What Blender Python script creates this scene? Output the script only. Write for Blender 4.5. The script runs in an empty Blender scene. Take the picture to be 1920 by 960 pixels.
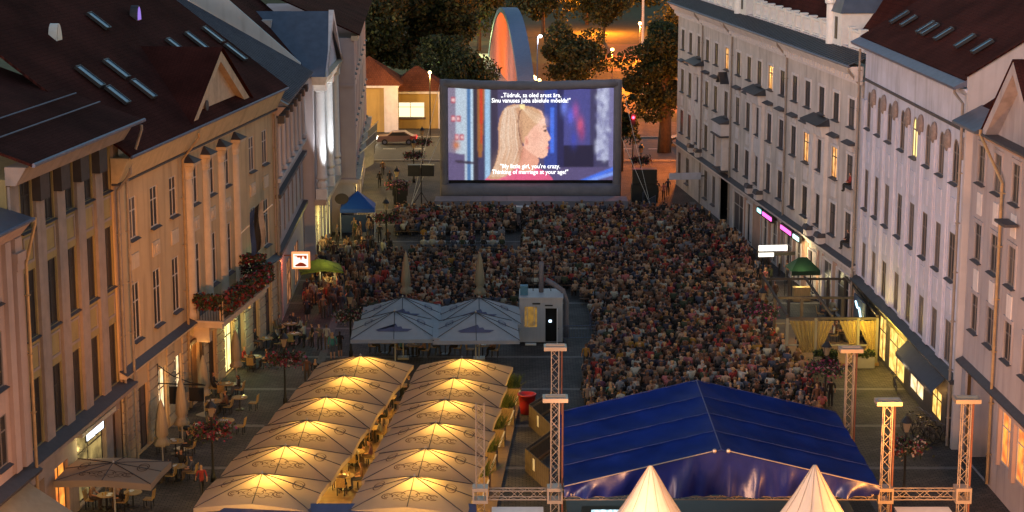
import bpy, bmesh, math, random
import numpy as np
from mathutils import Vector, Matrix
random.seed(7); RNG = np.random.default_rng(7)
SC = bpy.context.scene
COL = SC.collection
PI = math.pi
rad = math.radians

# ------------------------------------------------------------------ camera
FPX = 3584.0; CAMH = 30.0; PITCH = math.atan(730/3584.0)
cam = bpy.data.cameras.new('camera'); camo = bpy.data.objects.new('camera', cam); COL.objects.link(camo)
cam.sensor_width = 36.0; cam.lens = 36.0*FPX/1920.0; cam.clip_start = 0.5; cam.clip_end = 3000
camo.location = (0, 0, CAMH); camo.rotation_euler = (PI/2 - PITCH, 0, 0)
SC.camera = camo
SC.render.resolution_x = 1024; SC.render.resolution_y = 512
# ------------------------------------------------------------------ world, sun, exposure
SKY_STRENGTH = 0.11
SUN_EL = rad(2.0); SUN_ROT = rad(220.0)          # sunset glow behind the camera, to the left
w = bpy.data.worlds.new('World'); SC.world = w; w.use_nodes = True
nt = w.node_tree; nt.nodes.clear()
o_ = nt.nodes.new('ShaderNodeOutputWorld'); b_ = nt.nodes.new('ShaderNodeBackground'); s_ = nt.nodes.new('ShaderNodeTexSky')
s_.sky_type = 'NISHITA'; s_.sun_disc = False; s_.sun_elevation = SUN_EL; s_.sun_rotation = SUN_ROT
s_.air_density = 1.0; s_.dust_density = 1.0; s_.ozone_density = 1.5
b_.inputs['Strength'].default_value = SKY_STRENGTH
nt.links.new(s_.outputs['Color'], b_.inputs['Color']); nt.links.new(b_.outputs['Background'], o_.inputs['Surface'])
sl = bpy.data.lights.new('sun', 'SUN'); sl.energy = 0.21; sl.angle = rad(20); sl.color = (0.88, 0.82, 1.0)
so = bpy.data.objects.new('sun', sl); COL.objects.link(so)
_sd = Vector((math.sin(SUN_ROT)*math.cos(SUN_EL), math.cos(SUN_ROT)*math.cos(SUN_EL), math.sin(rad(8))))
so.rotation_euler = _sd.to_track_quat('Z', 'Y').to_euler()
vs = SC.view_settings; vs.view_transform = 'Standard'; vs.look = 'None'; vs.gamma = 1.0; vs.exposure = 2.35
vs.use_curve_mapping = False
LK = 0.32      # lamps are dimmer than the lifted exposure
SC.cycles.use_denoising = True
SC.cycles.max_bounces = 6; SC.cycles.diffuse_bounces = 3; SC.cycles.glossy_bounces = 3
SC.cycles.transmission_bounces = 4; SC.cycles.sample_clamp_indirect = 3.0
SC.cycles.caustics_reflective = False; SC.cycles.caustics_refractive = False

# ------------------------------------------------------------------ pixel helpers (direction only; distance from the surface it touches)
_c, _s = math.cos(PITCH), math.sin(PITCH)
def ray(px, py):
    x = (px-960)/FPX; v = -(py-480)/FPX
    return Vector((x, _c+v*_s, -_s+v*_c))
def G(px, py, z=0.0):
    d = ray(px, py); t = (z-CAMH)/d.z; return Vector((d.x*t, d.y*t, z))
def atY(px, py, Y):
    d = ray(px, py); t = Y/d.y; return Vector((d.x*t, Y, CAMH+d.z*t))
def gl(p, vx, x): return p[1]+(x-p[0])*(-250-p[1])/(vx-p[0])

# ------------------------------------------------------------------ materials
MATS = {}
def lin(c):   # sRGB 0-255 -> linear
    return tuple(((v/255)/12.92 if v/255 <= 0.04045 else ((v/255+0.055)/1.055)**2.4) for v in c)
def mat(name, col, rough=0.8, metal=0.0, var=0.2, scale=3.0, bump=0.0, bscale=40.0, stain=0.0, trans=0.0, emit=None, estr=0.0, spec=0.5, stretch=None):
    if name in MATS: return MATS[name]
    m = bpy.data.materials.new(name); m.use_nodes = True; n = m.node_tree; N = n.nodes; L = n.links
    p = N['Principled BSDF']; out = N['Material Output']
    p.inputs['Roughness'].default_value = rough; p.inputs['Metallic'].default_value = metal
    p.inputs['Specular IOR Level'].default_value = spec
    p.inputs['Base Color'].default_value = (*col, 1)
    tc = N.new('ShaderNodeTexCoord')
    if var > 0:
        mp = N.new('ShaderNodeMapping'); L.new(tc.outputs['Object'], mp.inputs['Vector'])
        if stretch: mp.inputs['Scale'].default_value = stretch
        nz = N.new('ShaderNodeTexNoise'); nz.inputs['Scale'].default_value = scale; nz.inputs['Detail'].default_value = 6; nz.inputs['Roughness'].default_value = 0.6
        L.new(mp.outputs['Vector'], nz.inputs['Vector'])
        cr = N.new('ShaderNodeValToRGB'); cr.color_ramp.elements[0].position = 0.3; cr.color_ramp.elements[1].position = 0.7
        cr.color_ramp.elements[0].color = (*[v*(1-var) for v in col], 1); cr.color_ramp.elements[1].color = (*[min(1, v*(1+var*0.7)) for v in col], 1)
        L.new(nz.outputs['Fac'], cr.inputs['Fac']); last = cr.outputs['Color']
        if stain > 0:
            mp2 = N.new('ShaderNodeMapping'); mp2.inputs['Scale'].default_value = (1.2, 1.2, 0.12); L.new(tc.outputs['Object'], mp2.inputs['Vector'])
            n2 = N.new('ShaderNodeTexNoise'); n2.inputs['Scale'].default_value = 1.3; n2.inputs['Detail'].default_value = 8; L.new(mp2.outputs['Vector'], n2.inputs['Vector'])
            r2 = N.new('ShaderNodeMapRange'); r2.inputs['From Min'].default_value = 0.5; r2.inputs['From Max'].default_value = 0.75; r2.inputs['To Max'].default_value = stain
            L.new(n2.outputs['Fac'], r2.inputs['Value'])
            mx = N.new('ShaderNodeMix'); mx.data_type = 'RGBA'; mx.inputs['B'].default_value = (col[0]*0.4, col[1]*0.38, col[2]*0.36, 1)
            L.new(r2.outputs['Result'], mx.inputs['Factor']); L.new(last, mx.inputs['A']); last = mx.outputs['Result']
        L.new(last, p.inputs['Base Color'])
    if bump > 0:
        nb = N.new('ShaderNodeTexNoise'); nb.inputs['Scale'].default_value = bscale; nb.inputs['Detail'].default_value = 4; L.new(tc.outputs['Object'], nb.inputs['Vector'])
        bp = N.new('ShaderNodeBump'); bp.inputs['Strength'].default_value = bump; bp.inputs['Distance'].default_value = 0.03
        L.new(nb.outputs['Fac'], bp.inputs['Height']); L.new(bp.outputs['Normal'], p.inputs['Normal'])
    if emit:
        p.inputs['Emission Color'].default_value = (*emit, 1); p.inputs['Emission Strength'].default_value = estr
    if trans > 0:
        tr = N.new('ShaderNodeBsdfTranslucent'); tr.inputs['Color'].default_value = (*col, 1)
        ms = N.new('ShaderNodeMixShader'); ms.inputs['Fac'].default_value = trans
        L.new(p.outputs['BSDF'], ms.inputs[1]); L.new(tr.outputs['BSDF'], ms.inputs[2]); L.new(ms.outputs['Shader'], out.inputs['Surface'])
    MATS[name] = m; return m
def emat(name, col, s):
    if name in MATS: return MATS[name]
    m = bpy.data.materials.new(name); m.use_nodes = True; N = m.node_tree.nodes; L = m.node_tree.links
    for x in list(N): N.remove(x)
    e = N.new('ShaderNodeEmission'); e.inputs['Color'].default_value = (*col, 1); e.inputs['Strength'].default_value = s*LK
    o = N.new('ShaderNodeOutputMaterial'); L.new(e.outputs[0], o.inputs[0]); MATS[name] = m; return m
def glow_mat(name, c1, c2, s, scale=1.5):
    """a lit room behind glass: uneven emission"""
    if name in MATS: return MATS[name]
    m = bpy.data.materials.new(name); m.use_nodes = True; N = m.node_tree.nodes; L = m.node_tree.links
    p = N['Principled BSDF']; p.inputs['Base Color'].default_value = (0.02, 0.02, 0.02, 1); p.inputs['Roughness'].default_value = 0.15
    tc = N.new('ShaderNodeTexCoord'); nz = N.new('ShaderNodeTexNoise'); nz.inputs['Scale'].default_value = scale; nz.inputs['Detail'].default_value = 5
    cr = N.new('ShaderNodeValToRGB'); cr.color_ramp.elements[0].position = 0.35; cr.color_ramp.elements[1].position = 0.62
    cr.color_ramp.elements[0].color = (*c2, 1); cr.color_ramp.elements[1].color = (*c1, 1)
    L.new(tc.outputs['Object'], nz.inputs['Vector']); L.new(nz.outputs['Fac'], cr.inputs['Fac']); L.new(cr.outputs['Color'], p.inputs['Emission Color'])
    p.inputs['Emission Strength'].default_value = s*LK; MATS[name] = m; return m
def attr_mat(name, rough=0.85, estr=None):
    if name in MATS: return MATS[name]
    m = bpy.data.materials.new(name); m.use_nodes = True; N = m.node_tree.nodes; L = m.node_tree.links
    a = N.new('ShaderNodeAttribute'); a.attribute_name = 'Col'; p = N['Principled BSDF']
    if estr is None:
        L.new(a.outputs['Color'], p.inputs['Base Color']); p.inputs['Roughness'].default_value = rough
    else:
        p.inputs['Base Color'].default_value = (0.02, 0.02, 0.02, 1); p.inputs['Roughness'].default_value = 0.6
        L.new(a.outputs['Color'], p.inputs['Emission Color']); p.inputs['Emission Strength'].default_value = estr*LK
    MATS[name] = m; return m
def brick_mat(name, c1, c2, mortar, scale, rough=0.8, bw=0.5, rh=0.25, bump=0.5, coord='Object', ms=0.03, swap=None, spec=0.3):
    if name in MATS: return MATS[name]
    m = bpy.data.materials.new(name); m.use_nodes = True; N = m.node_tree.nodes; L = m.node_tree.links
    p = N['Principled BSDF']; p.inputs['Roughness'].default_value = rough; p.inputs['Specular IOR Level'].default_value = spec
    tc = N.new('ShaderNodeTexCoord'); mp = N.new('ShaderNodeMapping'); L.new(tc.outputs[coord], mp.inputs['Vector'])
    if swap: mp.inputs['Rotation'].default_value = swap
    br = N.new('ShaderNodeTexBrick'); br.inputs['Scale'].default_value = scale; br.inputs['Mortar Size'].default_value = ms
    br.inputs['Brick Width'].default_value = bw; br.inputs['Row Height'].default_value = rh
    br.inputs['Color1'].default_value = (*c1, 1); br.inputs['Color2'].default_value = (*c2, 1); br.inputs['Mortar'].default_value = (*mortar, 1)
    L.new(mp.outputs['Vector'], br.inputs['Vector'])
    nz = N.new('ShaderNodeTexNoise'); nz.inputs['Scale'].default_value = 0.35; nz.inputs['Detail'].default_value = 8; L.new(tc.outputs[coord], nz.inputs['Vector'])
    r2 = N.new('ShaderNodeMapRange'); r2.inputs['From Min'].default_value = 0.3; r2.inputs['From Max'].default_value = 0.7; r2.inputs['To Min'].default_value = 0.55; r2.inputs['To Max'].default_value = 1.25
    L.new(nz.outputs['Fac'], r2.inputs['Value'])
    mx = N.new('ShaderNodeMix'); mx.data_type = 'RGBA'; mx.blend_type = 'MULTIPLY'; mx.inputs['Factor'].default_value = 1.0
    L.new(br.outputs['Color'], mx.inputs['A']); L.new(r2.outputs['Result'], mx.inputs['B']); L.new(mx.outputs['Result'], p.inputs['Base Color'])
    bp = N.new('ShaderNodeBump'); bp.inputs['Strength'].default_value = bump; bp.inputs['Distance'].default_value = 0.03; bp.invert = True
    L.new(br.outputs['Fac'], bp.inputs['Height']); L.new(bp.outputs['Normal'], p.inputs['Normal'])
    MATS[name] = m; return m

# ------------------------------------------------------------------ mesh builder
class MB:
    def __init__(s): s.v = []; s.f = []
    def add(s, vs, fs):
        b = len(s.v); s.v += [tuple(v) for v in vs]; s.f += [tuple(i+b for i in f) for f in fs]; return s
    def box(s, x0, x1, y0, y1, z0, z1):
        return s.add([(x0,y0,z0),(x1,y0,z0),(x1,y1,z0),(x0,y1,z0),(x0,y0,z1),(x1,y0,z1),(x1,y1,z1),(x0,y1,z1)],
                     [(0,3,2,1),(4,5,6,7),(0,1,5,4),(1,2,6,5),(2,3,7,6),(3,0,4,7)])
    def hexa(s, p): return s.add(p, [(0,3,2,1),(4,5,6,7),(0,1,5,4),(1,2,6,5),(2,3,7,6),(3,0,4,7)])
    def quad(s, a, b, c, d): return s.add([a,b,c,d], [(0,1,2,3)])
    def tri(s, a, b, c): return s.add([a,b,c], [(0,1,2)])
    def tube(s, pts, r, n=6, cap=True):
        pts = [Vector(p) for p in pts]; k = len(pts); rs = r if isinstance(r, (list, tuple)) else [r]*k
        base = len(s.v); up = None
        for i, p in enumerate(pts):
            t = (pts[min(i+1, k-1)]-pts[max(i-1, 0)])
            if t.length < 1e-9: t = Vector((0,0,1))
            t.normalize()
            if up is None: up = Vector((0,0,1)) if abs(t.z) < 0.9 else Vector((1,0,0))
            a = t.cross(up); 
            if a.length < 1e-6: a = t.cross(Vector((0,1,0)))
            a.normalize(); b = a.cross(t).normalized(); up = b
            for j in range(n):
                an = 2*PI*j/n + PI/n
                s.v.append(tuple(p + (a*math.cos(an)+b*math.sin(an))*rs[i]))
        for i in range(k-1):
            for j in range(n):
                s.f.append((base+i*n+j, base+i*n+(j+1)%n, base+(i+1)*n+(j+1)%n, base+(i+1)*n+j))
        if cap:
            s.f.append(tuple(base+j for j in range(n))[::-1]); s.f.append(tuple(base+(k-1)*n+j for j in range(n)))
        return s
    def lathe(s, prof, n=12, c=(0,0,0)):
        base = len(s.v); k = len(prof)
        for r, z in prof:
            for j in range(n):
                a = 2*PI*j/n + PI/n; s.v.append((c[0]+r*math.cos(a), c[1]+r*math.sin(a), c[2]+z))
        for i in range(k-1):
            for j in range(n):
                s.f.append((base+i*n+j, base+i*n+(j+1)%n, base+(i+1)*n+(j+1)%n, base+(i+1)*n+j))
        s.f.append(tuple(base+j for j in range(n))[::-1]); s.f.append(tuple(base+(k-1)*n+j for j in range(n)))
        return s
    def prism(s, poly, y0, y1):   # poly in (x,z), extruded along y
        n = len(poly); b = len(s.v)
        s.v += [(x, y0, z) for x, z in poly] + [(x, y1, z) for x, z in poly]
        s.f.append(tuple(b+i for i in range(n))); s.f.append(tuple(b+n+i for i in range(n))[::-1])
        for i in range(n): s.f.append((b+i, b+n+i, b+n+(i+1)%n, b+(i+1)%n))
        return s
    def slab(s, poly, z0, z1):   # poly in (x,y)
        n = len(poly); b = len(s.v)
        s.v += [(x, y, z0) for x, y in poly] + [(x, y, z1) for x, y in poly]
        s.f.append(tuple(b+i for i in range(n))[::-1]); s.f.append(tuple(b+n+i for i in range(n)))
        for i in range(n): s.f.append((b+i, b+(i+1)%n, b+n+(i+1)%n, b+n+i))
        return s
    def ball(s, c, r, n=8, m=5, sq=(1,1,1)):
        prof = []
        base = len(s.v)
        for i in range(m+1):
            th = PI*i/m
            for j in range(n):
                a = 2*PI*j/n
                s.v.append((c[0]+r*sq[0]*math.sin(th)*math.cos(a)+ (0 if 0<i<m else 0), c[1]+r*sq[1]*math.sin(th)*math.sin(a), c[2]+r*sq[2]*math.cos(th)))
        for i in range(m):
            for j in range(n):
                s.f.append((base+i*n+j, base+(i+1)*n+j, base+(i+1)*n+(j+1)%n, base+i*n+(j+1)%n))
        return s
    def mesh(s, name, m=None, smooth=False):
        me = bpy.data.meshes.new(name); me.from_pydata(s.v, [], s.f); me.update()
        if m: me.materials.append(m)
        if smooth: me.polygons.foreach_set('use_smooth', [True]*len(me.polygons))
        return me
def link(name, data, parent=None, loc=None, rz=None):
    o = bpy.data.objects.new(name, data); COL.objects.link(o)
    if parent: o.parent = parent
    if loc is not None: o.location = loc
    if rz is not None: o.rotation_euler = (0, 0, rz)
    return o
def part(parent, name, mb, m, loc=None, rz=None, smooth=False):
    me = mb.mesh(name, m, smooth) if isinstance(mb, MB) else mb
    return link(name, me, parent, loc, rz)
def tag(o, label, cat, group=None):
    o['label'] = label; o['category'] = cat
    if group: o['group'] = group
    return o
def thing(name, label, cat, loc=(0,0,0), rz=0.0, group=None):
    o = bpy.data.objects.new(name, None); COL.objects.link(o); o.empty_display_size = 0.3
    o.location = loc; o.rotation_euler = (0, 0, rz)
    return tag(o, label, cat, group)
def solo(name, mb, m, label, cat, loc=(0,0,0), rz=0.0, group=None, smooth=False):
    me = mb.mesh(name, m, smooth) if isinstance(mb, MB) else mb
    return tag(link(name, me, None, loc, rz), label, cat, group)
def struct(name, mb, m, kind='structure'):
    o = link(name, mb.mesh(name, m)); o['kind'] = kind; return o
def copy_tree(o, loc=None, rz=None, label=None, parent=None, group=None):
    c = o.copy(); COL.objects.link(c); c.parent = parent
    if loc is not None: c.location = loc
    if rz is not None: c.rotation_euler = (0, 0, rz)
    if label: c['label'] = label
    if group: c['group'] = group
    for ch in list(KIDS.get(o, ())) or list(o.children): copy_tree(ch, parent=c)
    return c
KIDS = {}
def plight(name, parent, loc, energy, col, r=0.12, spot=None, rot=None, blend=0.6):
    l = bpy.data.lights.new(name, 'SPOT' if spot else 'POINT'); l.energy = energy*LK; l.color = col; l.shadow_soft_size = r
    if spot: l.spot_size = rad(spot); l.spot_blend = blend
    o = bpy.data.objects.new(name, l); COL.objects.link(o); o.parent = parent; o.location = loc
    if rot is not None: o.rotation_euler = rot
    return o
ORD = ['first','second','third','fourth','fifth','sixth','seventh','eighth','ninth','tenth','eleventh','twelfth','thirteenth','fourteenth','fifteenth','sixteenth','seventeenth','eighteenth','nineteenth','twentieth']
def ordn(i):
    if i < 20: return ORD[i]
    n = i+1; suf = 'th' if 10 <= n % 100 <= 20 else {1:'st',2:'nd',3:'rd'}.get(n % 10, 'th')
    return f'{n}{suf}'
# ================================================================== materials
M_paving = brick_mat('paving', (0.12,0.10,0.09), (0.065,0.055,0.052), (0.025,0.022,0.022), 1.4, rough=0.75, bump=0.6)
M_asphalt = mat('asphalt', (0.05,0.05,0.052), 0.75, var=0.35, scale=1.2, bump=0.3)
M_grass_g = mat('lawn', (0.045,0.06,0.02), 0.95, var=0.5, scale=0.6, bump=0.6, bscale=8)
M_path = mat('path', (0.15,0.09,0.05), 0.9, var=0.3, scale=0.8)
M_water = mat('river', (0.01,0.014,0.018), 0.08, var=0.1, bump=0.25, bscale=0.8)
M_white = mat('white_paint', (0.75,0.74,0.72), 0.5, var=0.08)
M_cream = mat('cream_plaster', (0.56,0.49,0.46), 0.85, var=0.20, scale=0.5, stain=0.6, bump=0.12)
M_cream_t = mat('cream_trim', (0.64,0.58,0.58), 0.8, var=0.10, scale=2, stain=0.3)
M_pinkp = mat('pink_plaster', (0.50,0.30,0.22), 0.85, var=0.14, scale=0.8, stain=0.3)
M_pale = mat('pale_plaster', (0.50,0.505,0.61), 0.85, var=0.18, scale=0.5, stain=0.6, bump=0.12)
M_pale_t = mat('pale_trim', (0.53,0.52,0.62), 0.8, var=0.10, scale=2, stain=0.35)
M_beige = mat('beige_plaster', (0.38,0.33,0.345), 0.85, var=0.12, scale=0.5, stain=0.6, bump=0.12)
M_yell = mat('ochre_plaster', (0.54,0.37,0.21), 0.85, var=0.13, scale=0.5, stain=0.6, bump=0.15)
M_yell_t = mat('ochre_trim', (0.58,0.45,0.33), 0.8, var=0.12, scale=2, stain=0.35)
M_dkst = mat('grey_stucco', (0.33,0.245,0.105), 0.9, var=0.18, scale=0.8, stain=0.5, bump=0.25, bscale=12)
M_dkst_t = mat('grey_stucco_trim', (0.31,0.24,0.21), 0.9, var=0.16, scale=1.5, stain=0.4, bump=0.15)
M_rose = mat('rose_plaster', (0.43,0.31,0.275), 0.85, var=0.12, scale=0.6, stain=0.35)
M_lilac = mat('lilac_plaster', (0.50,0.45,0.46), 0.85, var=0.12, scale=0.5, stain=0.4)
M_shell = mat('brown_shell', (0.24,0.185,0.17), 0.9, var=0.3, scale=6, bump=0.5, bscale=15)
M_sill = mat('sill_metal', (0.06,0.055,0.065), 0.6, 0.1, var=0.2)
M_gutter = mat('gutter_metal', (0.11,0.125,0.19), 0.5, 0.2, var=0.2)
M_pipe = mat('pipe_metal', (0.30,0.25,0.22), 0.45, 0.3, var=0.2)
M_pipe_c = mat('copper_pipe', (0.45,0.30,0.16), 0.4, 0.4, var=0.2)
M_roofmet = mat('roof_sheet', (0.055,0.055,0.065), 0.5, 0.5, var=0.25, scale=1.5)
M_roofblue = mat('blue_roof_sheet', (0.10,0.12,0.17), 0.45, 0.4, var=0.2, scale=1.5)
M_tile = brick_mat('dark_red_tiles', (0.062,0.017,0.014), (0.050,0.015,0.012), (0.028,0.009,0.008), 4.0, rough=0.95, bw=0.6, rh=0.8, bump=0.9, spec=0.05)
M_tile2 = brick_mat('red_tiles', (0.22,0.07,0.035), (0.17,0.055,0.03), (0.05,0.02,0.015), 3.0, rough=0.95, bw=0.6, rh=0.8, bump=0.9, spec=0.05)
M_glass = mat('window_glass', (0.018,0.016,0.02), 0.4, var=0)
M_glassc = mat('curtained_glass', (0.085,0.072,0.075), 0.4, var=.5, scale=2.5, stretch=(6,1,.3))
M_sky = mat('skylight_glass', (0.05,0.155,0.27), 0.2, var=0, spec=.6)
M_frame = mat('window_frame', (0.20,0.17,0.16), 0.6, var=0.1)
M_frame_d = mat('dark_frame', (0.05,0.045,0.045), 0.6, var=0.1)
M_frame_w = mat('pale_frame', (0.50,0.47,0.45), 0.6, var=0.1)
M_door = mat('door_wood', (0.09,0.05,0.03), 0.6, var=0.25, scale=5)
M_black = mat('black_metal', (0.018,0.018,0.02), 0.45, 0.3, var=0.1)
M_dark = mat('dark_interior', (0.012,0.011,0.011), 0.95, var=0.1)
M_shopdark = mat('dark_shopfront', (0.07,0.062,0.062), 0.6, var=0.2, scale=1.5)
E_warm = glow_mat('lit_room_warm', (1.0,0.52,0.16), (0.55,0.20,0.04), 0.9)
E_yel = glow_mat('lit_room_yellow', (1.0,0.86,0.36), (0.95,0.72,0.22), 1.15)
E_cream = glow_mat('lit_shop_cream', (1.0,0.80,0.50), (0.75,0.42,0.16), 1.0, 2.0)
E_or = glow_mat('lit_shop_orange', (1.0,0.36,0.05), (0.5,0.10,0.02), 1.0, 1.2)
E_gold = glow_mat('lit_shop_gold', (1.0,0.66,0.18), (0.6,0.26,0.04), 1.1, 2.0)

# ================================================================== building kit: local x = along facade, -y = towards the street, z = up
WIN = {}
def win_mesh(w, h, style):
    k = (round(w,2), round(h,2), style)
    if k in WIN: return WIN[k]
    arch = style.endswith('arch'); t = 0.07; f = MB(); y0, y1 = 0.03, 0.09
    hh = h - (w/2 if arch else 0)
    f.box(-w/2, -w/2+t, y0, y1, 0, hh); f.box(w/2-t, w/2, y0, y1, 0, hh); f.box(-w/2+t, w/2-t, y0, y1, 0, t)
    if not arch: f.box(-w/2+t, w/2-t, y0, y1, h-t, h)
    else:
        n = 8
        for i in range(n):
            a0, a1 = PI*i/n, PI*(i+1)/n
            P = [(math.cos(a)*r, y, hh+math.sin(a)*r) for y in (y0, y1) for a, r in ((a0,w/2),(a1,w/2),(a1,w/2-t),(a0,w/2-t))]
            f.hexa(P)
    f.box(-0.035, 0.035, y0, y1, t, h-t)
    f.box(-w/2+t, -0.035, y0+0.01, y1, h*0.66, h*0.66+t); f.box(0.035, w/2-t, y0+0.01, y1, h*0.66, h*0.66+t)
    fm = f.mesh('window', {'w': M_frame_w, 'd': M_frame_d}.get(style[0], M_frame))
    g = MB()
    if not arch: g.quad((-w/2,0.06,0),(w/2,0.06,0),(w/2,0.06,h),(-w/2,0.06,h))
    else:
        pts = [(-w/2,0.10,0),(w/2,0.10,0)] + [(math.cos(PI*i/8)*w/2, 0.10, hh+math.sin(PI*i/8)*w/2) for i in range(9)]
        g.add(pts, [tuple(range(len(pts)))])
    s = MB(); s.hexa([(-w/2-0.12,-0.2,-0.10),(w/2+0.12,-0.2,-0.10),(w/2+0.12,0.06,-0.05),(-w/2-0.12,0.06,-0.05),
                      (-w/2-0.12,-0.2,-0.07),(w/2+0.12,-0.2,-0.07),(w/2+0.12,0.06,0.02),(-w/2-0.12,0.06,0.02)])
    sm = s.mesh('sill', M_sill)
    WIN[k] = (fm, g, sm, {}); return WIN[k]
def window(root, u, z, w, h, style='n', glass=None, sill=True, y=0.0):
    fm, g, sm, panes = win_mesh(w, h, style)
    glass = glass or (M_glass if random.random() < .62 else M_glassc)
    o = link('window', fm, root, (u, y, z))
    if glass.name not in panes: panes[glass.name] = g.mesh('pane', glass)
    link('pane', panes[glass.name], o)
    if sill: link('sill', sm, o)
    return o
def wall(root, u0, u1, z0, z1, ops, m, name='wall', y=0.0, rev=0.11, arch=(), sides=None, depth=12.0, roofz=None):
    """front wall with real openings; the ends run back 'depth' metres"""
    us = sorted({u0, u1, *[v for o in ops for v in o[:2]]}); zs = sorted({z0, z1, *[v for o in ops for v in o[2:4]]})
    us = [v for v in us if u0-1e-6 <= v <= u1+1e-6]; zs = [v for v in zs if z0-1e-6 <= v <= z1+1e-6]
    b = MB()
    for i in range(len(us)-1):
        j = 0
        while j < len(zs)-1:
            cu = (us[i]+us[i+1])/2
            def hole(jj):
                cz = (zs[jj]+zs[jj+1])/2
                return any(o[0] < cu < o[1] and o[2] < cz < o[3] for o in ops)
            if hole(j): j += 1; continue
            k = j
            while k+1 < len(zs)-1 and not hole(k+1): k += 1
            b.quad((us[i],y,zs[j]),(us[i+1],y,zs[j]),(us[i+1],y,zs[k+1]),(us[i],y,zs[k+1])); j = k+1
    for o in ops:
        a, c, d, e = o[:4]; r = y+rev
        b.quad((a,y,d),(a,r,d),(a,r,e),(a,y,e)); b.quad((c,r,d),(c,y,d),(c,y,e),(c,r,e))
        b.quad((a,y,e),(a,r,e),(c,r,e),(c,y,e)); b.quad((a,r,d),(a,y,d),(c,y,d),(c,r,d))
        if o in arch:
            w2 = (c-a)/2; cu = (a+c)/2; hz = e-w2
            for sgn in (-1, 1):
                for q in range(6):
                    t0, t1 = PI/2*q/6, PI/2*(q+1)/6
                    P0 = (cu+sgn*w2*math.cos(t0), y, hz+w2*math.sin(t0)); P1 = (cu+sgn*w2*math.cos(t1), y, hz+w2*math.sin(t1))
                    b.tri((cu+sgn*w2, y, e), P0, P1)
                    b.quad(P0, P1, (P1[0], r, P1[2]), (P0[0], r, P0[2]))
    if sides != 'none':
        b.quad((u0,y+depth,z0),(u0,y,z0),(u0,y,z1),(u0,y+depth,z1)); b.quad((u1,y,z0),(u1,y+depth,z0),(u1,y+depth,z1),(u1,y,z1))
        b.quad((u1,y+depth,z0),(u0,y+depth,z0),(u0,y+depth,z1),(u1,y+depth,z1))
        b.quad((u0,y,z1),(u1,y,z1),(u1,y+depth,z1),(u0,y+depth,z1))
    return part(root, name, b, m)
def backing(root, u0, u1, z0, z1, y=0.9):
    part(root, 'dark_room', MB().quad((u0,y,z0),(u1,y,z0),(u1,y,z1),(u0,y,z1)), M_dark)
def drain(root, u, z0, z1, m, y=-0.14, kick=None):
    b = MB(); pts = [(u,y,z0),(u,y,z1)]
    if kick: pts += [(u+kick[0], y+kick[1], z1+kick[2]), (u+kick[0], y+kick[1], z1+kick[2]+0.25)]
    b.tube(pts, 0.075, 8)
    for zz in np.arange(z0+1.5, z1, 2.6): b.box(u-0.1, u+0.1, y-0.1, y+0.14, zz, zz+0.05)
    return part(root, 'drainpipe', b, m)
def roof_slab(root, u0, u1, y0, z0, y1, z1, m, name='roof', th=0.12, seams=None):
    L = math.hypot(y1-y0, z1-z0); ny, nz = -(z1-z0)/L*th, (y1-y0)/L*th
    o = part(root, name, MB().hexa([(u0,y0,z0),(u1,y0,z0),(u1,y1,z1),(u0,y1,z1),(u0,y0+ny,z0+nz),(u1,y0+ny,z0+nz),(u1,y1+ny,z1+nz),(u0,y1+ny,z1+nz)]), m)
    if seams:
        b = MB()
        for u in np.arange(u0+seams, u1-0.05, seams):
            b.hexa([(u-0.025,y0+ny,z0+nz),(u+0.025,y0+ny,z0+nz),(u+0.025,y1+ny,z1+nz),(u-0.025,y1+ny,z1+nz)]+[(u+s*0.025, yy+2*ny*0.5, zz+nz*1.6) for s, yy, zz in ((-1,y0+ny,z0),(1,y0+ny,z0),(1,y1+ny,z1),(-1,y1+ny,z1))])
        link('seams', b.mesh('seams', m), o)
    return o
def on_roof(f, px, py, y0, z0, A):
    """local (u, y, z) where pixel ray meets the roof plane through (y0,z0) with pitch A"""
    (a, d) = f; inn = Vector((-d.y, d.x, 0)); r = ray(px, py)
    # plane: z - z0 = (y - y0)*tanA ; y = (P-a).inn
    tA = math.tan(A); t = (z0 - y0*tA - CAMH - a.dot(inn)*tA)/(r.z - r.dot(inn)*tA) if False else None
    # P = cam + t r ; CAMH + t rz - z0 = (t r.inn - a.inn - y0) tA
    t = (z0 - CAMH - (a.dot(inn)+y0)*tA)/(r.z - r.dot(inn)*tA)
    P = Vector((0,0,CAMH)) + r*t; q = P - Vector((a.x, a.y, 0))
    return q.dot(d), q.dot(inn), P.z
def skylight(root, f, pa, pb, wu, y0, z0, A):
    """pa = upper end, pb = lower end pixels on the roof"""
    ua, ya, za = on_roof(f, *pa, y0, z0, A); ub, yb, zb = on_roof(f, *pb, y0, z0, A)
    u = (ua+ub)/2; Ln = math.hypot(ya-yb, za-zb); c, s = math.cos(A), math.sin(A)
    def P(du, l, h): return (u+du, yb + c*l - s*h, zb + s*l + c*h)
    def bx(b, d0, d1, l0, l1, h0, h1): b.hexa([P(d0,l0,h0),P(d1,l0,h0),P(d1,l1,h0),P(d0,l1,h0),P(d0,l0,h1),P(d1,l0,h1),P(d1,l1,h1),P(d0,l1,h1)])
    h = wu/2; b = MB(); bx(b,-h,-h+.06,0,Ln,.1,.26); bx(b,h-.06,h,0,Ln,.1,.26); bx(b,-h+.06,h-.06,0,.06,.1,.26); bx(b,-h+.06,h-.06,Ln-.06,Ln,.1,.26)
    o = part(root, 'skylight', b, M_roofmet); g = MB(); bx(g,-h+.06,h-.06,.06,Ln-.06,.18,.22); link('pane', g.mesh('pane', M_sky), o)
def bld(name, label, a, d, cat='building'):
    d = Vector((d.x, d.y, 0)).normalized()
    r = thing(name, label, cat, (a.x, a.y, 0), math.atan2(d.y, d.x)); return r, (Vector((a.x,a.y,0)), d)
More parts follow.
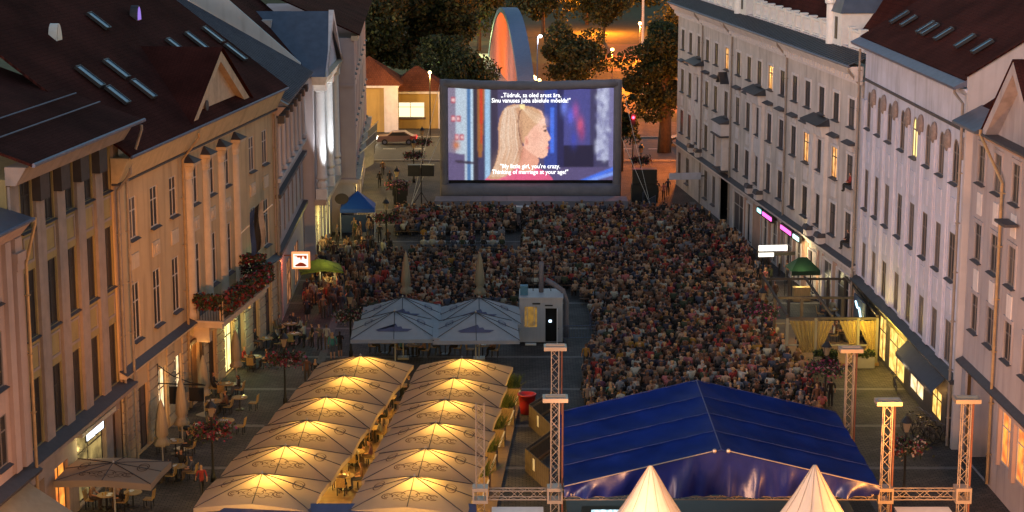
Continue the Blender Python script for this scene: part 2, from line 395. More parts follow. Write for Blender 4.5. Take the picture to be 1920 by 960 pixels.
def line(p, vx, x0, x1): return G(x0, gl(p, vx, x0)), G(x1, gl(p, vx, x1))

# ================================================================== ground
g = MB(); xs = [-900, 900]; g.quad((-900,-200,0),(900,-200,0),(900,2500,0),(-900,2500,0)); struct('ground', g, M_paving)
g = MB(); g.quad((-120,197,0.004),(120,197,0.004),(120,214,0.004),(-120,214,0.004)); struct('road', g, M_asphalt)
g = MB(); g.quad((-400,228,0.004),(400,228,0.004),(400,1500,0.004),(-400,1500,0.004)); struct('park_lawn', g, M_grass_g)
g = MB(); g.box(-60,60,196.6,197,0,0.12); g.box(-60,60,214,214.4,0,0.12); struct('kerb', g, mat('kerb_stone',(0.25,0.24,0.23),0.8))
g = MB()
for y0, y1, xa, xb in ((236,247,4,34),(262,270,8,32),(286,292,10,36),(300,330,12,24)): g.quad((xa,y0,0.008),(xb,y0,0.008),(xb+2,y1,0.008),(xa+2,y1,0.008))
struct('park_path', g, M_path)
g = MB()
for k in range(-8, 9): g.quad((k*3.2-1.2,205.4,0.009),(k*3.2+0.2,205.4,0.009),(k*3.2+0.2,205.6,0.009),(k*3.2-1.2,205.6,0.009))
struct('road_marking', g, M_white)
g = MB()
for yy in np.arange(78, 172, 7.5): g.quad((-19.5,float(yy),0.004),(23,float(yy),0.004),(23,float(yy)+.42,0.004),(-19.5,float(yy)+.42,0.004))
struct('paving_band', g, mat('granite_band',(0.17,0.15,0.14),.8,var=.3,scale=4))
g = MB()
for xx in (-11.6,17.4): g.quad((xx,76,0.008),(xx+.5,76,0.008),(xx+.5-1.2,172,0.008),(xx-1.2,172,0.008))
struct('gutter_stones', g, mat('gutter_granite',(0.13,0.115,0.11),.8,var=.4,scale=6))

# ================================================================== right 1: long cream house
a, b = G(1267,345), G(1603,620)
R1, fR1 = bld('cream_house', 'long cream four storey house right of the screen with balustrade on its roof', a, b-a)
U = [2.4,5.86,9.5,13.1,16.7,20.8,25.06,28.75,32.2,35.75,39.4,43.0,46.55,50.2,53.8,57.45]
L1_ = 59.6; ops = []; W_ = 1.42
ROWS = [(13.2,1.85),(9.22,2.13),(5.32,2.16)]
for z, h in ROWS:
    for u in U: ops.append((u-W_/2, u+W_/2, z, z+h))
GF = [(0.9,2.1,.9,3.3),(4.6,5.9,.9,3.3),(12.6,14.0,.9,3.4),(16.0,17.2,.9,3.4),(18.9,22.4,0.02,3.85),(24.4,28.2,0.3,3.5),(29.2,31.2,0.1,3.3),(34.8,36.2,0.1,3.4),(37.6,39.2,0.1,3.4),(41.8,43.6,0.1,3.4),(44.9,46.2,0.1,3.3),(48.2,50.2,0.1,3.2),(52.0,54.2,0.1,3.3),(55.4,58.4,0.1,3.3)]
wall(R1, 0, L1_, 4.1, 16.4, [o for o in ops], M_cream, depth=14)
wall(R1, 0, L1_, 0, 4.1, GF, M_cream, name='ground_floor_wall', sides='none')
b = MB(); b.quad((0,14,0),(0,0,0),(0,0,4.1),(0,14,4.1)); b.quad((L1_,0,0),(L1_,14,0),(L1_,14,4.1),(L1_,0,4.1)); part(R1, 'end_wall', b, M_cream)
backing(R1, 0.1, L1_-0.1, 0, 16.3)
lit = {(3.9,):1}
for ri, (z, h) in enumerate(ROWS):
    for ci, u in enumerate(U):
        g = None
        if ri == 0 and ci in (5, 9): g = E_warm
        if ri == 1 and ci in (12, 14): g = E_warm
        window(R1, u, z, W_, h, 'd', g)
        # flat surround
        part(R1, 'window_surround', MB().box(u-W_/2-.16,u-W_/2,-.05,.02,z,z+h).box(u+W_/2,u+W_/2+.16,-.05,.02,z,z+h).box(u-W_/2-.16,u+W_/2+.16,-.07,.02,z+h,z+h+.18), M_cream_t)
        if ri == 1 and ci not in (2, 8, 13, 5):
            part(R1, 'window_hood', MB().hexa([(u-.95,-.42,z+h+.72),(u+.95,-.42,z+h+.72),(u+.95,.02,z+h+.72),(u-.95,.02,z+h+.72),(u-.95,-.44,z+h+.78),(u+.95,-.44,z+h+.78),(u+.95,.02,z+h+.95),(u-.95,.02,z+h+.95)]), M_sill)
            part(R1, 'panel', MB().box(u-.5,u+.5,-.06,.02,z+h+.25,z+h+.6), M_cream_t)
            part(R1, 'panel', MB().box(u-.5,u+.5,-.05,.02,z-1.3,z-.35), M_cream_t)
for i, o in enumerate(GF):
    u = (o[0]+o[1])/2; w_, h_ = o[1]-o[0], o[3]-o[2]
    if i == 4: part(R1, 'archway', MB().box(o[0],o[1],0.85,0.9,0,3.85), M_dark); continue
    if i in (0,1,2,3): window(R1, u, o[2], w_, h_, 'n')
    elif i in (6, 11): part(R1, 'door', MB().box(o[0]+.03,o[1]-.03,0.2,0.3,o[2],o[3]-.02), M_cream_t)
    else: window(R1, u, o[2], w_, h_, 'w', None, sill=False)
for u0, u1 in ((24.05,28.6),(28.9,33.6),(34.2,36.9),(37.1,39.9),(41.2,47.6),(47.9,50.8),(51.6,59.4)):
    cuts = [o for o in GF if o[0] > u0 and o[1] < u1]
    x = u0
    for o in cuts: part(R1, 'shopfront_panel', MB().box(x, o[0]-.12, -.05, .02, 0.1, 3.55), M_pinkp); x = o[1]+.12
    part(R1, 'shopfront_panel', MB().box(x, u1, -.05, .02, 0.1, 3.55), M_pinkp)
    for o in cuts: part(R1, 'shop_surround', MB().box(o[0]-.12,o[0],-.1,.02,.05,o[3]+.12).box(o[1],o[1]+.12,-.1,.02,.05,o[3]+.12).box(o[0],o[1],-.1,.02,o[3],o[3]+.12), M_cream_t)
# string course above the shops
part(R1, 'string_course', MB().box(-.1,L1_,-.32,.02,3.95,4.12).hexa([(-.1,-.42,4.12),(L1_,-.42,4.12),(L1_,.02,4.12),(-.1,.02,4.12),(-.1,-.42,4.17),(L1_,-.42,4.17),(L1_,.02,4.34),(-.1,.02,4.34)]), M_cream_t)
part(R1, 'course_flashing', MB().hexa([(-.1,-.45,4.18),(L1_,-.45,4.18),(L1_,.0,4.35),(-.1,.0,4.35),(-.1,-.45,4.20),(L1_,-.45,4.20),(L1_,.0,4.38),(-.1,.0,4.38)]), M_sill)
# three bays with pilasters and sheet metal hoods
for ci in (2, 8, 13):
    u = U[ci]
    o = part(R1, 'bay', MB().box(u-1.9,u-1.1,-.26,.0,4.9,11.75).box(u+1.1,u+1.9,-.26,.0,4.9,11.75).hexa([(u-1.9,-.46,11.75),(u+1.9,-.46,11.75),(u+1.9,.0,11.75),(u-1.9,.0,11.75),(u-1.9,-.62,12.55),(u+1.9,-.62,12.55),(u+1.9,.0,12.55),(u-1.9,.0,12.55)]), M_cream_t)
    link('bay_hood', MB().hexa([(u-2.2,-.95,12.55),(u+2.2,-.95,12.55),(u+2.2,.0,12.55),(u-2.2,.0,12.55),(u-2.2,-.97,12.62),(u+2.2,-.97,12.62),(u+2.0,.0,13.05),(u-2.0,.0,13.05)]).mesh('bay_hood', M_roofmet), o)
    for s in (-1.5, 1.5):
        link('pilaster_base', MB().hexa([(u+s-.55,-.62,4.75),(u+s+.55,-.62,4.75),(u+s+.55,0,4.75),(u+s-.55,0,4.75),(u+s-.5,-.5,5.05),(u+s+.5,-.5,5.05),(u+s+.5,0,5.05),(u+s-.5,0,5.05)]).mesh('pilaster_base', M_sill), o)
        link('plinth', MB().box(u+s-.45,u+s+.45,-.5,.0,4.3,4.75).mesh('plinth', M_cream_t), o)
    for q0, q1 in ((7.7,8.9),(4.3,5.0)): link('spandrel', MB().box(u-1.1,u+1.1,-.1,.0,q0,q1).mesh('spandrel', M_cream_t), o)
# oriel and small gabled hood
u = U[5]
part(R1, 'gabled_hood', MB().prism([(u-.9,12.1),(u,13.0),(u+.9,12.1),(u+.8,12.05),(u,12.85),(u-.8,12.05)], -.75, .0), M_roofmet)
o = part(R1, 'oriel', MB().box(u-1.6,u+1.6,-.8,.0,7.75,8.75).box(u-1.45,u-1.0,-.6,.0,4.8,7.75).box(u+1.0,u+1.45,-.6,.0,4.8,7.75), M_cream_t)
link('oriel_roof', MB().hexa([(u-1.7,-.95,8.75),(u+1.7,-.95,8.75),(u+1.7,0,8.75),(u-1.7,0,8.75),(u-1.7,-.95,8.8),(u+1.7,-.95,8.8),(u+1.6,0,9.1),(u-1.6,0,9.1)]).mesh('oriel_roof', M_sill), o)
link('oriel_ledge', MB().box(u-1.75,u+1.75,-.95,.0,7.62,7.74).box(u-1.7,u+1.7,-.75,0,4.66,4.8).mesh('oriel_ledge', M_sill), o)
# cornice with dentils, gutter, roof strip
part(R1, 'frieze', MB().box(-.1,L1_+.1,-.22,.0,16.2,16.42), M_cream_t)
dm = MB().box(-.13,.13,-.5,-.0,0,.32).mesh('dentil', M_cream_t)
for u in np.arange(.5, L1_, .62): link('dentil', dm, R1, (float(u), 0, 16.43))
part(R1, 'cornice', MB().hexa([(-.3,-.55,16.78),(L1_+.1,-.55,16.78),(L1_+.1,.0,16.78),(-.3,.0,16.78),(-.3,-1.0,17.4),(L1_+.1,-1.0,17.4),(L1_+.1,.0,17.4),(-.3,.0,17.4)]), M_cream_t)
part(R1, 'gutter', MB().tube([(-.4,-1.03,17.42),(L1_+.2,-1.03,17.42)], .09, 6), M_gutter)
roof_slab(R1, -.3, L1_+.1, -1.0, 17.46, .55, 18.05, M_roofmet, 'lower_roof', .06, seams=.62)
part(R1, 'attic_wall', MB().box(-.1,L1_,.55,.95,17.4,18.2), M_cream_t)
# balustrade
pm = MB().box(-.2,.2,-.2,.2,0,1.25).box(-.26,.26,-.26,.26,1.25,1.35).mesh('balustrade_post', M_white)
bm_ = MB().lathe([(.05,0),(.08,.15),(.05,.4),(.07,.7),(.05,.85)], 6).mesh('baluster', M_white)
posts = list(np.arange(.5, L1_-.3, 2.45))
TUR = [23.9, 51.6]
for i, u in enumerate(posts):
    u = float(u)
    if min(abs(u-t) for t in TUR) < 1.2: continue
    link('balustrade_post', pm, R1, (u, .75, 18.2))
    if i+1 < len(posts) and min(abs(u+1.2-t) for t in TUR) > 1.6:
        o = part(R1, 'balustrade_rail', MB().box(u+.22,u+2.23,.62,.88,19.25,19.4).box(u+.22,u+2.23,.65,.85,18.22,18.34), M_white)
        for k in range(6): link('baluster', bm_, o, (u+.45+k*.31, .75, 18.35))
roof_slab(R1, 0, L1_, 1.2, 18.0, 4.2, 22.3, M_tile, 'mansard_roof')
roof_slab(R1, 0, L1_, 4.2, 22.3, 9.0, 24.0, M_tile, 'upper_roof')
for t in TUR:
    o = part(R1, 'turret', MB().box(t-1.25,t+1.25,.45,3.4,18.0,20.3).lathe([(.42,0),(.42,2.7),(.55,2.8),(.55,3.0),(.35,3.6),(.1,4.3)], 10, (t-1.25,.5,18.05)), M_white)
    link('turret_roof', MB().add([(t-1.45,.3,20.3),(t+1.45,.3,20.3),(t+1.45,4,20.3),(t-1.45,4,20.3),(t-.5,1.4,23.6),(t+.5,1.4,23.6),(t+.5,3.4,23.6),(t-.5,3.4,23.6)],[(0,1,5,4),(1,2,6,5),(2,3,7,6),(3,0,4,7),(4,5,6,7)]).mesh('turret_roof', M_roofblue), o)
    link('turret_window', MB().box(t-.25,t+.25,.40,.46,18.5,20.0).mesh('turret_window', M_glass), o)
for u, k in ((11.4,(.0,-.75,.9)),(23.0,(.0,-.75,.9)),(40.9,(.0,-.75,.9)),(59.3,(.0,-.75,.9))): drain(R1, u, 0.1, 16.2, M_pipe, kick=k)

# ================================================================== right 2: pale house with arched top windows
a, b = line((1670,698), 857, 1607, 1798); d2 = (b-a).normalized(); aR2 = a
R2, fR2 = bld('pale_house', 'pale pilastered house with arched top windows above the lit terrace and bicycles', a, d2)
U2 = [1.15,4.1,7.0,10.42,13.5,16.62,19.65,22.6]; LR2 = 25.4
ops = []; archs = []
for u in U2:
    archs.append((u-.62,u+.62,13.68,16.02)); ops.append(archs[-1]); ops.append((u-.6,u+.6,8.5,11.02)); ops.append((u-.6,u+.6,4.0,6.25))
wall(R2, -.4, LR2, 3.7, 18.9, ops, M_pale, depth=14, arch=archs)
backing(R2, -.3, LR2-.1, 0, 18.8)
for i, u in enumerate(U2):
    window(R2, u, 13.68, 1.24, 2.34, 'narch', E_yel if i == 4 else None)
    window(R2, u, 8.5, 1.2, 2.52, 'n'); window(R2, u, 4.0, 1.2, 2.25, 'n', sill=False)
    part(R2, 'panel', MB().box(u-.45,u+.45,-.05,.02,11.5,12.9), M_pale_t); part(R2, 'panel', MB().box(u-.45,u+.45,-.05,.02,6.7,8.0), M_pale_t)
mids = [-.15] + [(U2[i]+U2[i+1])/2 for i in range(7)] + [24.4]
for i, u in enumerate(mids):
    o = part(R2, 'pilaster', MB().box(u-.42,u+.42,-.13,.02,3.9,15.4).box(u-.62,u+.62,-.05,.02,3.9,15.2), M_pale_t)
    if 0 < i < 9:
        link('shell_ornament', MB().ball((u,-.08,15.75), .5, 10, 6, (1,.4,1.25)).mesh('shell_ornament', M_shell, True), o)
part(R2, 'frieze_band', MB().box(-.4,LR2,-.12,.02,16.62,16.76), M_sill)
part(R2, 'cornice', MB().hexa([(-.4,-.1,18.5),(LR2,-.1,18.5),(LR2,.0,18.5),(-.4,.0,18.5),(-.4,-.5,18.95),(LR2,-.5,18.95),(LR2,0,18.95),(-.4,0,18.95)]), M_pale)
A2 = rad(32)
part(R2, 'gutter', MB().hexa([(-.6,-.95,18.92),(LR2-.1,-.95,18.92),(LR2-.1,-.2,19.1),(-.6,-.2,19.1),(-.6,-1.0,19.05),(LR2-.1,-1.0,19.05),(LR2-.1,-.2,19.45),(-.6,-.2,19.45)]), M_gutter)
roof_slab(R2, -.5, LR2-.15, -.35, 19.3, 9.0, 19.3+9.35*math.tan(A2), M_tile)
yr, zr = -.35, 19.3+.12
for pa, pb in (((1711,27),(1667,45)),((1722,35),(1690,52)),((1757,46),(1719,65)),((1764,50),(1728,69)),((1791,58),(1753,78)),((1833,71),(1791,92)),((1866,81),(1823,103))):
    skylight(R2, fR2, pa, pb, .62, yr, zr, A2)
b = MB(); b.prism([(0,0)], 0, 0) if False else None
zt = lambda y: 19.3+(y+.35)*math.tan(A2)+.35
o = part(R2, 'fire_wall', MB().add([(LR2-.12,-.3,0),(LR2-.12,9,0),(LR2-.12,9,zt(9)),(LR2-.12,-.3,zt(-.3)),(LR2+.2,-.3,0),(LR2+.2,9,0),(LR2+.2,9,zt(9)),(LR2+.2,-.3,zt(-.3))],[(0,1,2,3),(7,6,5,4),(0,3,7,4),(3,2,6,7),(1,5,6,2)]), M_lilac)
link('coping', MB().hexa([(LR2-.25,-.4,zt(-.4)),(LR2+.32,-.4,zt(-.4)),(LR2+.32,9,zt(9)),(LR2-.25,9,zt(9)),(LR2-.25,-.4,zt(-.4)+.1),(LR2+.32,-.4,zt(-.4)+.1),(LR2+.32,9,zt(9)+.1),(LR2-.25,9,zt(9)+.1)]).mesh('coping', M_tile), o)
drain(R2, -.35, .1, 18.6, M_pipe, y=-.4); drain(R2, LR2-.2, .1, 18.2, M_pipe, y=-.45, kick=(-.6,-.3,.5))
# dark ground floor with shop windows
G2 = [(.8,5.4,.1,2.9),(6.4,8.2,.1,2.8),(9.1,13.3,.1,2.75),(14.7,18.0,.4,2.15),(19.9,22.0,.4,2.0),(23.0,24.6,.05,2.4)]
wall(R2, -.4, LR2, 0, 3.7, G2, M_shopdark, name='shopfront', sides='none')
for i, o in enumerate(G2):
    u = (o[0]+o[1])/2; window(R2, u, o[2], o[1]-o[0], o[3]-o[2], 'd', [None, E_gold, E_gold, E_cream, E_gold, None][i], sill=False)
part(R2, 'ledge', MB().hexa([(-.5,-.5,3.5),(LR2+.1,-.5,3.5),(LR2+.1,.02,3.5),(-.5,.02,3.5),(-.5,-.55,3.62),(LR2+.1,-.55,3.62),(LR2+.1,.02,3.88),(-.5,.02,3.88)]), M_roofmet)
M_awn = mat('blue_grey_awning', (0.05,0.065,0.10), 0.8, var=0.15)
o = part(R2, 'awning', MB().hexa([(14.2,-.75,2.35),(22.8,-.75,2.35),(22.8,-.02,3.1),(14.2,-.02,3.1),(14.2,-.75,2.39),(22.8,-.75,2.39),(22.8,-.02,3.15),(14.2,-.02,3.15)]), M_awn)
link('valance', MB().box(14.2,22.8,-.77,-.74,2.15,2.35).mesh('valance', M_awn), o)
plight('shop_light', R2, (11.5,-1.0,2.6), 130, (1.0,0.62,0.10), .25)
plight('shop_light', R2, (16.4,-.8,2.0), 26, (1.0,0.72,0.4), .2)
plight('shop_light', R2, (21,-.8,1.9), 22, (1.0,0.5,0.15), .2)

# ================================================================== right 3: beige house with pediment
R3, fR3 = bld('beige_house', 'beige house with sheet metal gutter and pediment at the right picture edge', aR2+d2*25.7, d2)
ops = []
UU = [1.95,4.85,7.9,10.9]
for u in UU:
    for z in (14.5,10.55): ops.append((u-.62,u+.62,z,z+1.9))
    ops.append((u-.62,u+.62,6.9,8.8))
ops.append((.9,5.7,0.02,4.7)); ops += [(7.7,9.7,1.85,4.55),(10.2,12.4,1.75,4.5)]
wall(R3, .1, 14.5, 0, 17.2, ops, M_beige, depth=10)
backing(R3, .2, 14.4, 0, 17.0, y=1.6)
for u in UU:
    for z in (14.5,10.55,6.9):
        window(R3, u, z, 1.24, 1.9, 'n')
        part(R3, 'window_surround', MB().box(u-.8,u-.62,-.05,.02,z,z+1.9).box(u+.62,u+.8,-.05,.02,z,z+1.9).box(u-.8,u+.8,-.06,.02,z+1.9,z+2.1), M_beige)
    part(R3, 'panel', MB().box(u-.4,u+.4,-.05,.02,9.0,10.1), M_cream_t); part(R3, 'panel', MB().box(u-.4,u+.4,-.05,.02,12.9,14.0), M_cream_t)
for i, o in enumerate(ops[-2:]):
    window(R3, (o[0]+o[1])/2, o[2], o[1]-o[0], o[3]-o[2], 'w', E_or, sill=False)
    part(R3, 'shop_surround', MB().box(o[0]-.25,o[0],-.18,.02,o[2]-.2,o[3]+.2).box(o[1],o[1]+.25,-.18,.02,o[2]-.2,o[3]+.2).box(o[0],o[1],-.18,.02,o[3],o[3]+.2), M_rose)
part(R3, 'ledge', MB().hexa([(.1,-.35,4.85),(14.5,-.35,4.85),(14.5,.02,4.85),(.1,.02,4.85),(.1,-.38,4.95),(14.5,-.38,4.95),(14.5,.02,5.15),(.1,.02,5.15)]), M_sill)
[part(R3, 'arch_return', MB().box(q,q+.3,.3,1.5,0,4.7), M_beige) for q in (.9,5.4)]
part(R3, 'cornice', MB().hexa([(.1,-.1,16.8),(14.5,-.1,16.8),(14.5,0,16.8),(.1,0,16.8),(.1,-.8,17.3),(14.5,-.8,17.3),(14.5,0,17.3),(.1,0,17.3)]), M_rose)
A3 = rad(33)
part(R3, 'gutter', MB().hexa([(.0,-1.1,17.3),(4.3,-1.1,17.3),(4.3,-.1,17.35),(.0,-.1,17.35),(.0,-1.1,17.42),(4.3,-1.1,17.42),(4.3,.4,18.2),(.0,.4,18.2)]), M_roofblue)
roof_slab(R3, .25, 14.5, .3, 18.0, 6.5, 18.0+6.2*math.tan(A3), M_tile)
part(R3, 'pediment_wall', MB().prism([(4.6,17.3),(13.4,17.3),(9.0,20.9)], -.1, .4), M_beige)
part(R3, 'pediment_edge', MB().prism([(4.1,17.25),(9.0,21.3),(13.9,17.25),(13.2,17.25),(9.0,20.7),(4.8,17.25)], -.75, -.1), M_beige)
part(R3, 'pediment_roof', MB().add([(4.0,-.8,17.3),(9.0,-.8,21.4),(9.0,5,21.4),(4.0,.6,17.4)],[(0,1,2,3)]).add([(14.0,-.8,17.3),(9.0,-.8,21.4),(9.0,5,21.4),(14.0,.6,17.4)],[(3,2,1,0)]), M_tile)
part(R3, 'pediment_ledge', MB().box(4.2,13.8,-.85,-.1,17.26,17.36), M_sill)
part(R3, 'balcony_planter', MB().box(7.2,8.9,-.75,-.1,13.55,13.68), M_sill)
drain(R3, 6.2, .2, 15.2, M_pipe_c, y=-.16, kick=(-1.7,-.7,2.1)); drain(R3, 6.0, 0.2, 1.6, M_black)
# ================================================================== left 0: rose house at the picture edge
aL1, bL1 = line((237.5,872), 1420, 30, 236); dL1 = (bL1-aL1).normalized()
L0, fL0 = bld('rose_house', 'rose plastered house cut by the left picture edge, awning below', aL1, dL1)
ops = [(-5.3,-4.1,13.0,14.6),(-5.3,-4.1,8.6,11.0),(-2.2,-1.0,12.2,14.6),(-2.2,-1.0,8.6,11.0),(-2.2,-1.0,5.2,7.4),(-5.3,-4.1,5.2,7.4),(-5,-1,.1,3.0)]
wall(L0, -9, 1.1, 0, 15.2, ops, M_rose, y=-.35, depth=12); backing(L0, -8.9, 1.0, 0, 15, y=.5)
for o in ops[:-1]: window(L0, (o[0]+o[1])/2, o[2], 1.2, o[3]-o[2], 'n', y=-.35)
window(L0, -3, .1, 4, 2.9, 'd', E_cream, sill=False, y=-.35)
part(L0, 'pilaster', MB().box(.35,1.12,-.6,-.35,4.6,14.6), M_rose); part(L0, 'pilaster', MB().box(-.6,.0,-.55,-.35,4.6,14.6), M_rose)
part(L0, 'capital', MB().box(.2,1.2,-.75,-.35,13.6,14.0).box(.3,1.15,-.68,-.35,13.2,13.6), M_rose)
part(L0, 'ledge', MB().hexa([(-9,-.9,4.1),(1.3,-.9,4.1),(1.3,-.35,4.1),(-9,-.35,4.1),(-9,-.95,4.25),(1.3,-.95,4.25),(1.3,-.35,4.5),(-9,-.35,4.5)]), M_sill)
part(L0, 'cornice', MB().hexa([(-9,-.5,14.6),(1.15,-.5,14.6),(1.15,-.35,14.6),(-9,-.35,14.6),(-9,-1.0,15.2),(1.25,-1.0,15.2),(1.25,-.35,15.2),(-9,-.35,15.2)]), M_rose)
roof_slab(L0, -9, 1.2, -1.05, 15.3, 8, 18.0, M_roofblue); part(L0, 'gutter', MB().tube([(-9,-1.1,15.32),(1.3,-1.1,15.32)], .09), M_gutter)
drain(L0, 1.15, .1, 13.4, M_pipe_c, y=-.72, kick=(.35,-.35,1.7))
b = part(L0, 'awning', MB().hexa([(-5.5,-2.6,2.2),(1.0,-2.6,2.2),(1.0,-.4,3.6),(-5.5,-.4,3.6),(-5.5,-2.6,2.24),(1.0,-2.6,2.24),(1.0,-.4,3.65),(-5.5,-.4,3.65)]), mat('beige_awning',(0.42,0.36,0.26),0.85,var=0.12,trans=0.3))
link('valance', MB().box(-5.5,1.0,-2.63,-2.6,1.95,2.22).mesh('valance', MATS['beige_awning']), b)
plight('shop_light', L0, (-2.5,-1.4,2.2), 70, (1.0,0.62,0.2), .2)

# ================================================================== left 1: dark stucco house with tall slot windows
Lb, fLb = bld('dark_stucco_house', 'dark stucco house with tall recessed windows between pilasters, white lit sign below', aL1, dL1)
UC = [3.3,5.93,8.48,11.06,13.64]; ops = []
for u in UC:
    ops += [(u-.64,u+.64,14.42,16.65),(u-.64,u+.64,9.58,12.62),(u-.64,u+.64,4.62,7.7)]
wall(Lb, 1.15, 15.25, 4.5, 17.0, ops, M_dkst, depth=13, rev=.16); backing(Lb, 1.3, 15.1, 0, 17, y=1.2)
for i, u in enumerate(UC):
    window(Lb, u, 14.42, 1.28, 2.23, 'd', M_glass, y=.05); window(Lb, u, 9.58, 1.28, 3.04, 'd', M_glass, y=.05); window(Lb, u, 4.62, 1.28, 3.08, 'd', M_glass, sill=False, y=.05)
    for z0, z1 in ((12.95,14.15),(8.05,9.25)):
        part(Lb, 'spandrel_panel', MB().box(u-.62,u+.62,-.04,.02,z0,z0+.12).box(u-.62,u+.62,-.04,.02,z1-.1,z1).box(u-.62,u-.5,-.04,.02,z0+.12,z1-.1).box(u+.5,u+.62,-.04,.02,z0+.12,z1-.1), M_dkst_t)
    if i < 4:
        m_ = (u+UC[i+1])/2
        o = part(Lb, 'pilaster', MB().box(m_-.5,m_+.5,-.14,.02,4.55,15.6), M_dkst_t)
        link('pilaster_cap', MB().box(m_-.55,m_+.55,-.4,.02,15.6,16.75).mesh('pilaster_cap', mat('dark_cap',(0.06,0.045,0.045),.8)), o)
part(Lb, 'pilaster', MB().box(1.2,2.2,-.14,.02,4.55,16.7), M_dkst_t); part(Lb, 'pilaster', MB().box(14.5,15.3,-.14,.02,4.55,16.7), M_dkst_t)
part(Lb, 'cornice', MB().hexa([(1.1,-.45,16.75),(15.3,-.45,16.75),(15.3,.0,16.75),(1.1,0,16.75),(1.1,-.95,17.55),(15.5,-.95,17.55),(15.5,0,17.55),(1.1,0,17.55)]), M_dkst_t)
roof_slab(Lb, 1.0, 15.9, -1.25, 17.6, 9, 17.6+10.25*math.tan(rad(19)), M_tile)
part(Lb, 'gutter', MB().tube([(1.0,-1.32,17.66),(16.0,-1.32,17.66)], .1), M_gutter)
for y in (.8, 2.0): part(Lb, 'snow_guard', MB().tube([(1.2,y,17.6+(y+1.25)*math.tan(rad(19))+.28),(15.6,y,17.6+(y+1.25)*math.tan(rad(19))+.28)], .035, 5), M_gutter)
drain(Lb, 15.35, .2, 14.8, M_pipe, y=-.5, kick=(.35,-.75,2.4))
part(Lb, 'ledge', MB().hexa([(1.1,-.62,4.1),(15.35,-.62,4.1),(15.35,.02,4.1),(1.1,.02,4.1),(1.1,-.66,4.3),(15.35,-.66,4.3),(15.35,.02,4.55),(1.1,.02,4.55)]), M_dkst_t)
part(Lb, 'ledge_flashing', MB().hexa([(1.1,-.68,4.32),(15.35,-.68,4.32),(15.35,.0,4.57),(1.1,0,4.57),(1.1,-.68,4.35),(15.35,-.68,4.35),(15.35,0,4.60),(1.1,0,4.60)]), M_sill)
GO = [(2.2,3.8,.1,3.0),(5.1,6.8,.1,2.95),(8.1,12.2,.1,3.65),(13.2,14.4,.1,3.2)]
wall(Lb, 1.15, 15.25, 0, 4.5, GO, M_dkst_t, name='ground_floor_wall', sides='none', rev=.4)
part(Lb, 'door', MB().box(2.2,3.8,.3,.38,.1,3.0), M_door); part(Lb, 'door', MB().box(13.2,14.4,.3,.38,.1,3.2), M_door)
window(Lb, 5.95, .1, 1.7, 2.85, 'd', E_or, sill=False, y=.15)
o = window(Lb, 10.15, .1, 4.1, 3.55, 'd', glow_mat('cafe_interior',(0.6,0.42,0.14),(0.10,0.07,0.03),0.5,1.2), sill=False, y=.2)
part(Lb, 'shop_hood', MB().box(7.7,12.5,-.45,.0,3.66,3.86), mat('pale_stone',(0.5,0.45,0.36),.8))
plight('cafe_light', Lb, (8.4,-.5,3.2), 26, (1.0,0.85,0.35), .15); plight('cafe_light', Lb, (10.5,-.5,2.2), 14, (1.0,0.66,0.2), .15)
plight('cafe_light', Lb, (6.0,-.5,1.8), 12, (1.0,0.4,0.1), .15)
# lit white lettering on its dark board
sg = thing('lit_sign', 'dark board with two white glowing words over the cafe window', 'sign', aL1+dL1*9.1+Vector((dL1.y,-dL1.x,0))*.12, math.atan2(dL1.y, dL1.x))
part(sg, 'board', MB().box(-.1,2.6,.0,.06,3.0,3.55), M_black)
def text_mesh(s, size, m, name='lettering', ext=0.006, align='LEFT', space=1.0):
    cu = bpy.data.curves.new(name, 'FONT'); cu.body = s; cu.size = size; cu.extrude = ext; cu.align_x = align; cu.space_line = space; cu.resolution_u = 2; cu.offset = size*.004
    o = bpy.data.objects.new(name, cu); COL.objects.link(o)
    me = bpy.data.meshes.new_from_object(o.evaluated_get(bpy.context.evaluated_depsgraph_get())); me.name = name
    bpy.data.objects.remove(o); me.materials.clear(); me.materials.append(m); return me
def text_part(parent, s, size, m, loc, align='LEFT', rz=0.0, ext=0.006, space=1.0, sx=1.0, bold=0.0):
    o = link('lettering', text_mesh(s, size, m, 'lettering', ext, align, space), parent, loc); o.rotation_euler = (PI/2, 0, rz); o.scale = (sx, 1, 1); return o
E_sign = emat('sign_white', (0.85,0.9,1.0), 1.6)
for x0, x1 in ((.0,1.15),(1.25,2.35)): part(sg, 'glowing_word', MB().prism([(x0,3.08),(x1-.1,3.05),(x1,3.12),(x1,3.5),(x1-.12,3.5),(x1-.2,3.44),(x0+.25,3.47),(x0+.08,3.47),(x0,3.4)], -.03, .0), E_sign)

# ================================================================== left 2: ochre house with half columns and flower balcony
aL2, bL2 = line((243,870), 1472, 232, 523); dL2 = (bL2-aL2).normalized(); NL2 = Vector((dL2.y,-dL2.x,0))
L2, fL2 = bld('ochre_house', 'ochre house with triangular gable, four half columns and a red flower balcony', aL2, dL2)
UW = [2.85,6.25,9.45,13.3,16.5,19.65,25.2,28.25]; LL = 30.5; ops = []
for u in UW: ops += [(u-.58,u+.58,11.4,13.55),(u-.58,u+.58,6.1,9.1)]
wall(L2, .1, LL, 5.0, 14.7, ops, M_yell, depth=12); backing(L2, .3, LL-.2, 0, 14.5)
for i, u in enumerate(UW):
    window(L2, u, 11.4, 1.16, 2.15, 'w'); window(L2, u, 6.1, 1.16, 3.0, 'w')
    b = MB().box(u-.58,u+.58,-.07,.02,9.85,10.62)
    o = part(L2, 'relief_panel', b, M_yell_t)
    if i in (1,3,4,5,6): link('relief', MB().ball((u,-.08,10.23),.26,8,5,(1,.3,1)).box(u-.45,u-.3,-.11,-.07,10.0,10.45).box(u+.3,u+.45,-.11,-.07,10.0,10.45).mesh('relief', M_yell_t), o)
